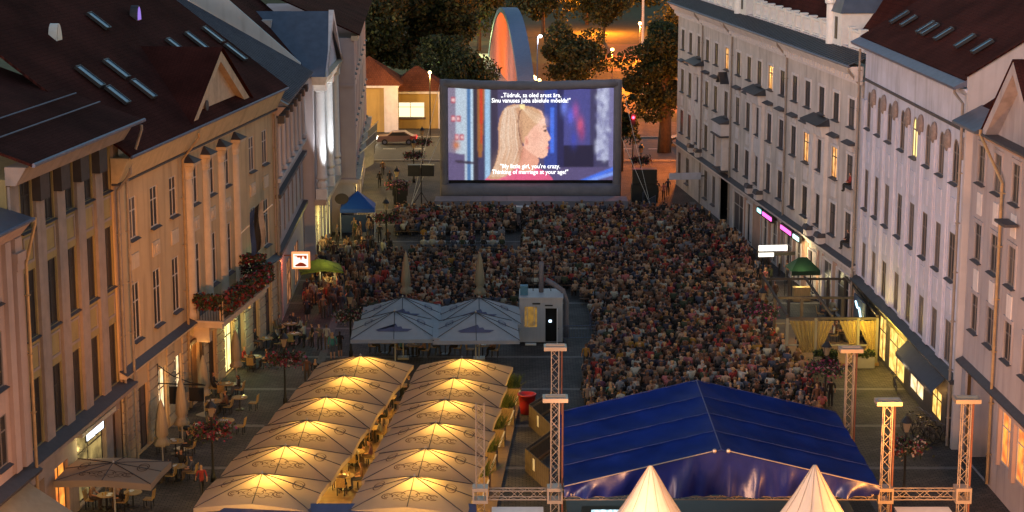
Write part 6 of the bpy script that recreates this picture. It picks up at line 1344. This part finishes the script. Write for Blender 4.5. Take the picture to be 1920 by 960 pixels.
# ================================================================== people
def body(joints, edges, sub):
    names = list(joints); ix = {n:i for i,n in enumerate(names)}
    me = bpy.data.meshes.new('sk'); me.from_pydata([joints[n][:3] for n in names], [(ix[a],ix[b]) for a,b in edges], [])
    o = bpy.data.objects.new('sk', me); COL.objects.link(o); m = o.modifiers.new('Skin','SKIN'); m.branch_smoothing = .6
    if sub: s = o.modifiers.new('Sub','SUBSURF'); s.levels = sub; s.render_levels = sub
    for i,n in enumerate(names):
        sv = me.skin_vertices[0].data[i]; r = joints[n][3]; sv.radius = r if isinstance(r,tuple) else (r,r); sv.use_root = (n == 'pelvis')
    dg = bpy.context.evaluated_depsgraph_get(); out = bpy.data.meshes.new_from_object(o.evaluated_get(dg))
    bpy.data.objects.remove(o); bpy.data.meshes.remove(me)
    v = np.zeros(len(out.vertices)*3); out.vertices.foreach_get('co', v); v = v.reshape(-1,3)
    F = [tuple(p.vertices) for p in out.polygons]; bpy.data.meshes.remove(out)
    # nearest bone for every vertex
    J = {n:np.array(joints[n][:3]) for n in names}; best = np.full(len(v),1e9); lab = np.zeros(len(v),int)
    for k,(a,b) in enumerate(edges):
        A,B = J[a],J[b]; d = B-A; t = np.clip(((v-A)@d)/max(d@d,1e-9),0,1); dist = np.linalg.norm(v-(A+t[:,None]*d),axis=1)
        rr = joints[b][3]; rr = max(rr) if isinstance(rr,tuple) else rr
        q = dist-rr*.6; m_ = q < best; best[m_] = q[m_]; lab[m_] = k
    return v, F, lab, edges, J
EDG = [('pelvis','waist'),('waist','chest'),('chest','neckb'),('neckb','neck'),('neck','head'),('head','crown')]
for s in 'LR': EDG += [('chest','sh'+s),('sh'+s,'el'+s),('el'+s,'wr'+s),('wr'+s,'ha'+s),('pelvis','hip'+s),('hip'+s,'kn'+s),('kn'+s,'an'+s),('an'+s,'to'+s)]
def skel(kind):
    J = {}
    if kind.startswith('sit'):
        lean = {'sit':0,'sit2':-.06,'sitf':.12,'sitarm':.02}[kind]; z0 = .56
        J['pelvis'] = (0,0,z0,(.16,.13)); J['waist'] = (0,-.02+lean*.3,z0+.17,(.145,.11)); J['chest'] = (0,-.02+lean*.8,z0+.38,(.175,.115)); J['neckb'] = (0,lean,z0+.52,.07)
        J['neck'] = (0,lean+.01,z0+.575,.055); J['head'] = (0,lean+.03,z0+.68,(.09,.102)); J['crown'] = (0,lean+.02,z0+.77,(.072,.082))
        for s,g_ in (('L',-1),('R',1)):
            J['sh'+s] = (g_*.19,-.02+lean*.9,z0+.46,.065)
            if kind == 'sitarm' and s == 'R': J['el'+s] = (g_*.27,.16,z0+.42,.045); J['wr'+s] = (g_*.16,.22,z0+.62,.036); J['ha'+s] = (g_*.12,.2,z0+.70,.04)
            else: J['el'+s] = (g_*.25,.02+lean,z0+.19,.046); J['wr'+s] = (g_*.17,.24+lean,z0+.12,.036); J['ha'+s] = (g_*.12,.32+lean,z0+.11,.04)
            J['hip'+s] = (g_*.10,.03,z0-.02,.095); J['kn'+s] = (g_*.13,.46,z0-.04,.068); J['an'+s] = (g_*.13,.44,.09,.045); J['to'+s] = (g_*.14,.60,.045,.04)
    else:
        tw = {'stand':0,'stand2':.03,'walk':.0,'armup':0}[kind]
        J['pelvis'] = (0,0,.95,(.155,.12)); J['waist'] = (0,.0,1.10,(.135,.10)); J['chest'] = (0,tw,1.31,(.17,.11)); J['neckb'] = (0,tw,1.45,.065); J['neck'] = (0,tw+.01,1.51,.052); J['head'] = (0,tw+.03,1.615,(.086,.10)); J['crown'] = (0,tw+.02,1.70,(.07,.08))
        for s,g_ in (('L',-1),('R',1)):
            st_ = (.22*g_ if kind == 'walk' else .03*g_)
            J['sh'+s] = (g_*.185,tw,1.40,.062)
            if kind == 'stand2' or (kind == 'armup' and s == 'R'): J['el'+s] = (g_*.25,.05,1.17,.044); J['wr'+s] = (g_*.10,.26,1.20 if kind == 'stand2' else 1.36,.035); J['ha'+s] = (g_*.02,.29,1.24 if kind == 'stand2' else 1.45,.038)
            else: J['el'+s] = (g_*.24,-.03-st_*.5,1.14,.044); J['wr'+s] = (g_*.25,.05-st_*.8,.91,.034); J['ha'+s] = (g_*.24,.08-st_*.9,.82,.038)
            J['hip'+s] = (g_*.09,0,.90,.09); J['kn'+s] = (g_*.10,.03+st_,.50,.062); J['an'+s] = (g_*.10,st_*1.6-.02,.09+(.08 if kind == 'walk' and g_ < 0 else 0),.045); J['to'+s] = (g_*.11,st_*1.6+.12,.045,.04)
    return J
BASE = {}
for k in ('sit','sit2','sitf','sitarm','stand','stand2','walk','armup'):
    BASE[k,1] = body(skel(k), EDG, 1)
for k in ('sit','sit2','sitarm','stand'): BASE[k,0] = body(skel(k), EDG, 0)
TOPS = [('white', (0.43, 0.486, 0.446)), ('cream', (0.432, 0.324, 0.23)), ('pale blue', (0.203, 0.243, 0.297)), ('grey', (0.162, 0.142, 0.135)), ('black', (0.019, 0.016, 0.016)), ('navy', (0.03, 0.032, 0.061)), ('red', (0.324, 0.041, 0.034)), ('brown', (0.121, 0.065, 0.041)), ('dark green', (0.041, 0.061, 0.034)), ('pink', (0.405, 0.149, 0.162)), ('beige', (0.297, 0.203, 0.135)), ('denim blue', (0.061, 0.081, 0.135)), ('mustard', (0.351, 0.203, 0.034)), ('purple', (0.108, 0.047, 0.108)), ('turquoise', (0.054, 0.27, 0.284))]
TOPC = dict(TOPS); TW = np.array([.075,.07,.06,.13,.21,.11,.04,.11,.04,.03,.07,.06,.01,.02,.005]); TW = TW/TW.sum()
HAIR = [('blond',(0.46,0.32,0.17)),('brown',(0.12,0.062,0.035)),('dark',(0.022,0.015,0.013)),('grey',(0.34,0.30,0.27)),('fair',(0.30,0.19,0.09))]; HW = [.15,.40,.27,.05,.13]
PANTS = [(0.03,0.035,0.05),(0.02,0.02,0.022),(0.08,0.10,0.15),(0.16,0.12,0.08),(0.06,0.05,0.045)]
def colour(base, top, hair, pants, skin, sleeve=True, skirt=False, longhair=False):
    v, F, lab, edges, J = base; C = np.zeros((len(v),4),np.float32); C[:,3] = 1
    head = J['head']; 
    for k,(a,b) in enumerate(edges):
        m_ = lab == k; n = b[:2]
        if b in ('waist','chest'): c = top
        elif b in ('neckb','neck'): c = skin if b == 'neck' else top
        elif b in ('head','crown'): c = skin
        elif n == 'sh': c = top
        elif n == 'el': c = top
        elif n == 'wr': c = top if sleeve else skin
        elif n == 'ha': c = skin
        elif n in ('hi','kn'): c = pants
        elif n == 'an': c = skin if skirt else pants
        else: c = (0.03,0.025,0.02)
        C[m_,:3] = c
    hm = np.isin(lab,[EDG.index(('neck','head')),EDG.index(('head','crown'))]) & ((v[:,2] > head[2]+.045) | ((v[:,1] < head[1]-.005) & (v[:,2] > head[2]-.10)))
    if longhair: hm |= (v[:,1] < head[1]-.02) & (v[:,2] > head[2]-.30) & (np.abs(v[:,0]) < .12)
    C[hm,:3] = hair
    C[:,:3] *= np.array([.98,.80,.70])  # warm lamplight on the crowd multiplied into every person colour
    return C
M_person = attr_mat('person', .8)
_pc = {}
def pmesh(kind, top, hair, pants, skin, **kw):
    key = (kind,top,hair,pants,skin,tuple(sorted(kw.items())))
    if key in _pc: return _pc[key]
    base = BASE[kind,1]; me = bpy.data.meshes.new('person'); me.from_pydata(base[0].tolist(), [], base[1])
    me.polygons.foreach_set('use_smooth',[True]*len(me.polygons))
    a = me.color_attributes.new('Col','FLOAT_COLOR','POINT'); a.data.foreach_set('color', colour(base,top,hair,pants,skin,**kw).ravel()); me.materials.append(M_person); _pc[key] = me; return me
SK = [(0.52,0.32,0.23),(0.44,0.26,0.18),(0.58,0.38,0.29)]
NP_ = 0
def person(kind, loc, rz, label, top=None, hair=None, pants=None, group=None, sc=None, **kw):
    global NP_
    t = top or TOPS[RNG.choice(len(TOPS),p=TW)][0]; h = hair or HAIR[RNG.choice(5,p=HW)][0]; p = pants if pants is not None else int(RNG.integers(5))
    me = pmesh(kind, TOPC[t], dict(HAIR)[h], PANTS[p], SK[int(RNG.integers(3))], **kw)
    o = tag(link('person', me, None, loc, rz), label.replace('{top}',t).replace('{hair}',h), 'person', group); s = sc or RNG.uniform(.93,1.05); o.scale = (s,s,s); NP_ += 1; return o
# ---- seating plan: rows across the square, facing the screen (+y)
def inpoly2(x, y, P):
    c = False; n = len(P)
    for i in range(n):
        (xa,ya),(xb,yb) = P[i],P[(i+1)%n]
        if (ya>y) != (yb>y) and x < (xb-xa)*(y-ya)/(yb-ya)+xa: c = not c
    return c
def gp(L): return [tuple(G(*p)[:2]) for p in L]
PA = gp([(982,404),(1292,404),(1345,440),(1392,490),(1420,550),(1448,620),(1500,700),(1540,752),(1545,800),(1100,800),(1100,700),(1112,640),(1108,585),(1062,545),(985,545)])
PB = gp([(742,404),(966,404),(966,440),(742,446)])
PC_ = gp([(722,492),(984,492),(984,545),(955,590),(668,600),(700,540)])
seats = []; rows = []
y = 101.5; k = 0
while y < 166.5:
    for P in (PA,PB,PC_):
        xs_ = [x for x in np.arange(-14,26,.56) if inpoly2(x,y,P)]
        if not xs_: continue
        rows.append((k,y,xs_[0]-.3,xs_[-1]+.3,P is PA))
        for x in xs_:
            if RNG.random() < .10: continue
            seats.append((k, float(x)+RNG.normal()*.11, y+RNG.normal()*.22, P is PA))
    y += .90; k += 1
def prj(X,Y,Z): f = Y*_c-(Z-CAMH)*_s; u = Y*_s+(Z-CAMH)*_c; return 960+FPX*X/f, 480-FPX*u/f
def hid(X,Y):     # behind the stage roof, the cabin or the umbrellas as the camera sees it
    px,py = prj(X,Y,1.2); 
    roofy = 788-(px-1056)*.225 if px < 1309 else 731+(px-1309)*.235
    return (1056 < px < 1650 and py > roofy+6) or (660 < px < 968 and py > 560) or (972 < px < 1058 and 535 < py < 650)
vis = [s for s in seats if not hid(s[1],s[2])]
vis.sort(key=lambda s: s[2]); NEAR = 112
near = vis[:NEAR]; ynear = near[-1][2]; nearset = set((s[1],s[2]) for s in near)
rowcount = {}; firstk = min(s[0] for s in near)
for s in sorted(near, key=lambda s:(s[0],s[1])):
    j = rowcount.get(s[0],0); rowcount[s[0]] = j+1
    person(['sit','sit2','sit','sitarm'][int(RNG.integers(4))], (s[1],s[2],0), RNG.normal()*.25, f'seated spectator in {{top}}, {ordn(j)} from the left, {ordn(s[0]-firstk)} row behind the blue roof', group='seated film spectators near the blue roof', longhair=bool(RNG.random()<.5), sleeve=bool(RNG.random()<.5))
# benches of the near rows
M_bench = mat('bench_wood',(0.16,0.10,0.06),.7,var=.2)
for (kk,yy,xa_,xb_,isA) in rows:
    if isA and kk <= max(s[0] for s in near) and kk >= firstk:
        t = thing('bench',f'long low bench of the {ordn(kk-firstk)} spectator row behind the blue roof','bench',(xa_,yy,0),0,'spectator benches'); L = xb_-xa_
        part(t,'seat',MB().box(0,L,-.2,.2,.40,.44),M_bench)
        for x in (.2,L*.5,L-.2): part(t,'leg',MB().box(x-.03,x+.03,-.17,.17,0,.40),M_bench)
# ---- the rest of the audience: one mass
far = [s for s in seats if (s[1],s[2]) not in nearset and s[2] > 101]
VV = []; FF = []; CC = []; off = 0
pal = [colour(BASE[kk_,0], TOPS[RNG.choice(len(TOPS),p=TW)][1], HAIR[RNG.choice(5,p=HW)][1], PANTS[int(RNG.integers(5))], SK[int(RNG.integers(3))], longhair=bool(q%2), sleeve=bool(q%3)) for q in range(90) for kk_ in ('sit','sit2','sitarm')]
for s in far:
    kk_ = int(RNG.integers(3)); base = BASE[('sit','sit2','sitarm')[kk_],0]; col = pal[int(RNG.integers(90))*3+kk_]
    a = RNG.normal()*.4; sc_ = RNG.uniform(.80,1.10); v = base[0]*sc_; c_, s_n = math.cos(a), math.sin(a)
    VV.append(np.stack([v[:,0]*c_-v[:,1]*s_n+s[1], v[:,0]*s_n+v[:,1]*c_+s[2], v[:,2]],1)); CC.append(col)
    FF += [tuple(i+off for i in f) for f in base[1]]; off += len(v)
_st = [(x_,y_) for P_,n_ in ((gp([(600,478),(735,478),(728,540),(660,600),(575,600)]),34),(gp([(1300,415),(1350,438),(1440,520),(1405,520),(1335,440)]),22)) for x_,y_ in [(RNG.uniform(min(q[0] for q in P_),max(q[0] for q in P_)),RNG.uniform(min(q[1] for q in P_),max(q[1] for q in P_))) for _ in range(n_*3)][:n_*3] if inpoly2(x_,y_,P_)]
for x_,y_ in _st:
    base = BASE['stand',0]; a = RNG.normal()*.5; v = base[0]*RNG.uniform(.9,1.05); c_, s_n = math.cos(a), math.sin(a)
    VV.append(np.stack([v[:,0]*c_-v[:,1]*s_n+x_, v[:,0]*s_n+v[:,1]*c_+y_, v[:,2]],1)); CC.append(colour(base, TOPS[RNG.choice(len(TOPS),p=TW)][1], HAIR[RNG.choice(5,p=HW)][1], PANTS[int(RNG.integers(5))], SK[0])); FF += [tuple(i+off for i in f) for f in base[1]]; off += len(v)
bnch = MB()
for (kk,yy,xa_,xb_,isA) in rows:
    if not (isA and firstk <= kk <= max(s[0] for s in near)): bnch.box(xa_,xb_,yy-.2,yy+.2,.39,.44)
VV.append(np.array(bnch.v)); FF += [tuple(i+off for i in f) for f in bnch.f]; cb = np.ones((len(bnch.v),4),np.float32); cb[:,:3] = (.10,.06,.04); CC.append(cb)
me = bpy.data.meshes.new('seated_audience'); me.from_pydata(np.concatenate(VV).tolist(), [], FF); a = me.color_attributes.new('Col','FLOAT_COLOR','POINT'); a.data.foreach_set('color', np.concatenate(CC).ravel()); me.materials.append(M_person)
me.polygons.foreach_set('use_smooth',[True]*len(me.polygons)); o = link('seated_audience', me); o['kind'] = 'stuff'
# ---- standing people
GS = 'people standing left of the audience'
for i,(px,py,kd,top,hr,pn,rz,lab) in enumerate((
 (576,722,'stand','brown','dark',4,0,'man in brown shirt of the couple left of the glowing umbrellas'),(592,723,'stand','black','blond',1,0,'fair haired woman in black of the couple left of the glowing umbrellas'),
 (379,932,'walk','red','blond',0,.4,'blond person in red walking near the bottom left'),(571,652,'stand2','white','dark',1,1.2,'waiter in white shirt and dark trousers by the orange tables'),(586,652,'stand','black','dark',1,2.0,'person all in black beside the white shirted waiter'),
 (600,657,'stand2','grey','brown',0,2.6,'person in grey beside the lantern post left of the grey umbrellas'),(613,656,'stand','white','brown',3,0.2,'man in white shirt and beige trousers left of the grey umbrellas'),(624,674,'stand','turquoise','blond',2,.1,'woman in turquoise top left of the grey umbrellas'),(638,670,'stand2','black','dark',4,.4,'person in black beside the woman in turquoise'),
 (1121,732,'walk','red','dark',3,2.6,'woman in red top and pale skirt by the crowd aisle'),(1098,694,'stand','mustard','brown',0,.2,'person in mustard vest at the aisle beside the cabin'),(1101,775,'stand','grey','blond',1,-.3,'slim person standing at the left edge of the near crowd'),
 (1401,517,'stand','pink','brown',1,.1,'woman in pink top and black skirt near the cream house'),(1461,518,'stand','white','dark',1,1.3,'man in white shirt against the cream house wall'),(1476,530,'stand2','beige','brown',0,1.0,'person in beige leaning at the lit shop wall'),(1440,512,'stand','brown','brown',4,.5,'person in brown beside the parked bicycles at the cream house'),
 (1557,764,'stand','black','dark',1,.2,'rightmost of the three dark figures under the pink baskets'),(1543,770,'stand2','navy','brown',1,.1,'middle of the three dark figures under the pink baskets'),(1530,776,'stand','brown','blond',0,.3,'leftmost of the three dark figures under the pink baskets'),
 (1512,655,'stand','turquoise','blond',0,.2,'person in turquoise left of the gold curtains'),(1498,668,'stand','navy','grey',1,0,'person in navy with pale hat hair left of the curtains'),
 (712,352,'walk','black','dark',1,.1,'left of the two silhouettes walking towards the road'),(731,352,'walk','navy','brown',1,0,'right of the two silhouettes walking towards the road'),(718,330,'walk','brown','dark',1,.1,'farther silhouette walking towards the road'),
 (1232,372,'stand','black','dark',1,.1,'tallest of the dark figures in the orange light right of the screen'),(1244,376,'stand','pink','brown',1,.3,'person with pink top in the orange light right of the screen'),(1252,368,'stand','navy','dark',1,-.2,'rightmost dark figure in the orange light right of the screen'),
 (1290,428,'stand','black','brown',1,1.4,'dark figure leaning on the far cream house wall'),(1318,448,'stand','grey','dark',1,1.2,'grey figure standing by the far cream house archway'),(1337,462,'stand2','dark green','brown',0,1.0,'figure in dark green by the cream house archway'),
 (600,545,'stand2','mustard','blond',3,2.9,'vendor in yellow bending under the lime green umbrella'),(633,560,'armup','pink','brown',4,1.6,'person with raised arm beside the lime green umbrella'))):
    p = G(px,py); person(kd,(p.x,p.y,.001),rz,lab,top,hr,pn,None,skirt=('skirt' in lab or 'woman' in lab),longhair=('woman' in lab),sleeve=bool(i%2))
ZN = [(gp([(600,478),(735,478),(728,540),(660,600),(640,612),(560,612),(575,560)]),38,'standing spectator in {top} top left of the audience',GS),(gp([(1300,415),(1350,438),(1440,520),(1462,600),(1448,612),(1405,520),(1335,440)]),20,'standing person in {top} top along the cream house side of the audience','people standing right of the audience'),(gp([(640,440),(735,425),(735,470),(620,470)]),12,'standing person in {top} top between the blue tent and the tables','people before the blue tent')]
seen = {}
for P,n,lab,gr in ZN:
    pts = []; xs_ = [p[0] for p in P]; ys_ = [p[1] for p in P]; tries = 0
    while len(pts) < n and tries < 4000:
        tries += 1; x, y = RNG.uniform(min(xs_),max(xs_)), RNG.uniform(min(ys_),max(ys_))
        if inpoly2(x,y,P) and all((x-a)**2+(y-b)**2 > .36 for a,b in pts): pts.append((x,y))
    pts.sort(key=lambda p: p[1])
    for i,(x,y) in enumerate(pts):
        t = TOPS[RNG.choice(len(TOPS),p=TW)][0]; c_ = seen.get((gr,t),0); seen[gr,t] = c_+1
        person(['stand','stand2','stand','armup'][int(RNG.integers(4))],(x,y,.001),RNG.normal()*.6,(f'{ordn(c_)} nearest '+lab.replace(' top ',' ')).replace('{top}',t),t,group=gr,longhair=bool(i%2),skirt=bool(i%5==0),sleeve=bool(i%3))
# two people sitting on window sills of the cream house
for z,lab,tp in ((9.32,'person in red with legs dangling from the upper cream house window','red'),(5.42,'person in black with legs dangling from the lower cream house window','black')):
    p = aR1+dR1*57.45+nR1*-.05; person('sit',(p.x,p.y,z-.42),math.atan2(nR1.y,nR1.x)-PI/2,lab,tp,'dark',1)
# ================================================================== cafe tables and chairs
tb_top = MB().lathe([(.0,.70),(.44,.70),(.45,.715),(.44,.74),(.0,.74)],18).mesh('table_top',M_woodl); tb_leg = MB().lathe([(.28,0),(.28,.03),(.04,.06),(.035,.70)],10).mesh('pedestal',M_black)
tq_top = MB().box(-.6,.6,-.4,.4,.71,.75).mesh('table_top',M_woodl); tq_leg = MB().box(-.03,.03,-.03,.03,0,.71).mesh('leg',M_black)
M_chairc = mat('chair_rattan',(0.36,0.22,0.08),.7,var=.25,scale=12)
ch_seat = MB().box(-.22,.22,-.22,.22,.42,.46).mesh('seat',M_chairc); ch_back = MB().hexa([(-.22,-.24,.46),(.22,-.24,.46),(.22,-.20,.46),(-.22,-.20,.46),(-.21,-.32,.92),(.21,-.32,.92),(.21,-.28,.92),(-.21,-.28,.92)]).mesh('backrest',M_chairc); ch_leg = MB().box(-.02,.02,-.02,.02,0,.42).mesh('leg',M_black)
def chair(loc, rz, label, gr):
    t = thing('cafe_chair',label,'chair',loc,rz,gr); link('seat',ch_seat,t); link('backrest',ch_back,t)
    for sx in (-.18,.18):
        for sy in (-.18,.18): link('leg',ch_leg,t,(sx,sy,0))
    return t
M_gl = mat('tableware',(0.7,0.68,0.62),.3,var=.05)
pl_m = MB().lathe([(.0,0),(.11,0),(.13,.02),(.0,.015)],12).mesh('plate',M_gl); gl_m = MB().lathe([(.03,0),(.035,.12),(.03,.12)],8).mesh('glass',mat('drink',(0.5,0.3,0.08),.1,var=.05))
CT = [  # px, py, square?, seats (angle, occupied), deck height, place name
 (742,745,1,((0,1),(PI,0)),.14,'farthest table in the glowing umbrella aisle'),(722,768,1,((0,0),(PI,1),(PI/2,1)),.14,'second farthest table in the glowing umbrella aisle'),(700,796,0,((0,1),(PI,1),(-PI/2,0)),.14,'middle table in the glowing umbrella aisle'),(688,826,1,((PI/2,1),(-PI/2,1),(0,1)),.14,'third nearest table in the glowing umbrella aisle'),(668,872,0,((0,1),(PI,1),(PI/2,1),(-PI/2,1)),.14,'second nearest table in the glowing umbrella aisle'),(648,918,0,((-PI/2,1),(PI,1),(.3,1)),.14,'nearest table in the glowing umbrella aisle'),
 (545,627,0,((0,1),(PI,1),(PI/2,1)),0,'far orange table by the ochre house corner'),(552,646,0,((0,1),(PI,1),(-PI/2,0)),0,'near orange table by the ochre house corner'),(500,655,0,((0,1),(PI,1)),0,'table before the yellow lit door'),(478,690,0,((0,1),(PI,1),(-PI/2,1)),0,'table before the balcony'),(425,742,0,((0,1),(PI,1),(-PI/2,0)),0,'table under the folded umbrella by the balcony'),(450,768,0,((0,0),(PI,0)),0,'empty table by the lantern left of the glowing umbrellas'),(402,775,0,((0,1),(-PI/2,0)),0,'table before the wooden door'),(372,822,0,((0,1),(PI,1),(-PI/2,0)),0,'table behind the bottom left lantern'),(425,812,0,((0,0),(PI,1)),0,'table right of the bottom left lantern'),(330,852,0,((0,1),(PI,0)),0,'table between the two nearest folded umbrellas'),(332,900,0,((0,1),(PI,0),(PI/2,1)),0,'table before the nearest folded umbrella'),(292,905,0,((0,1),(PI,0)),0,'table right of the flat square umbrella'),(200,955,0,((0,1),(PI,1),(PI/2,1)),0,'table under the flat square umbrella'),(250,950,0,((0,0),(PI,1)),0,'table at the right edge of the square umbrella'),
 (722,662,0,((0,1),(PI,1)),0,'left table under the grey umbrellas'),(775,668,0,((0,1),(PI,1),(PI/2,1)),0,'middle table under the grey umbrellas'),(835,664,0,((0,1),(PI,1)),0,'right table under the grey umbrellas'),(905,668,0,((0,1),(PI,0)),0,'rightmost table under the grey umbrellas'),
 (1540,640,0,((0,1),(PI,1)),.2,'left table behind the gold curtains'),(1590,640,0,((0,1),(PI,1)),.2,'middle table behind the gold curtains'),(1625,625,0,((0,1),(PI,0)),.2,'right table behind the gold curtains'),(1560,600,0,((PI/2,1),(PI,1)),.2,'far table on the right terrace')]
for px,py,sqr,st_,zd,nm in CT:
    p = G(px,py,zd); t = thing('cafe_table',('rectangular wooden ' if sqr else 'round wooden ')+nm,'table',(p.x,p.y,zd),-.15,'cafe tables')
    if sqr:
        link('table_top',tq_top,t)
        for sx in (-.52,.52):
            for sy in (-.33,.33): link('leg',tq_leg,t,(sx,sy,0))
    else: link('table_top',tb_top,t); link('pedestal',tb_leg,t)
    for j in range(2):
        link('plate',pl_m,t,(RNG.uniform(-.22,.22),RNG.uniform(-.2,.2),.752)); link('glass',gl_m,t,(RNG.uniform(-.3,.3),RNG.uniform(-.25,.25),.752))
    for q,(an,occ) in enumerate(st_):
        rr = .78; x, y = p.x+rr*math.cos(an-.15), p.y+rr*math.sin(an-.15); fz = an-.15+PI/2
        side = {0:'right',1:'left',2:'far',-1:'near'}[0 if abs(an) < .6 else (1 if abs(an) > 2.5 else (2 if an > 0 else -1))]
        chair((x,y,zd),fz,f'cane chair, {side} side of the {nm}','cane cafe chairs')
        if occ: person(['sit','sitf','sitarm'][int(RNG.integers(3))],(x,y,zd),fz,f'guest in {{top}}, {side} side of the {nm}',group='cafe guests',longhair=bool(RNG.random()<.5),sleeve=bool(RNG.random()<.5))
# long covered tables in the audience
for i,(px,py) in enumerate(((812,452),(868,452),(924,452),(812,470),(868,470),(924,470))):
    p = G(px,py); nm = f"{['back left','back middle','back right','front left','front middle','front right'][i]} white cloth table inside the barrier"
    t = thing('banquet_table',nm,'table',(p.x,p.y,0),0,'long tables inside the barrier'); part(t,'tablecloth',MB().box(-1.0,1.0,-.38,.38,.58,.76),mat('tablecloth',(0.34,0.31,0.29),.8)); 
    for sx in (-.9,.9): part(t,'leg',MB().box(sx-.03,sx+.03,-.3,.3,0,.58),M_black)
    for j in range(3):
        for sy,rz in ((-.75,0),(.8,PI)):
            x = p.x-.7+j*.7; person('sit2',(x,p.y+sy,0),rz+RNG.normal()*.2,f"guest in {{top}}, {['left','middle','right'][j]} seat, {'near' if sy < 0 else 'far'} side, {nm}",group='guests at the long tables')
            st_b = None
    for sy in (-.75,.8): part(t,'bench',MB().box(-1,1,sy-.15,sy+.15,.38,.43).box(-.9,-.85,sy-.12,sy+.12,0,.38).box(.85,.9,sy-.12,sy+.12,0,.38),M_bench)
print('PERSONS', NP_, 'seats', len(seats), 'far', len(far))
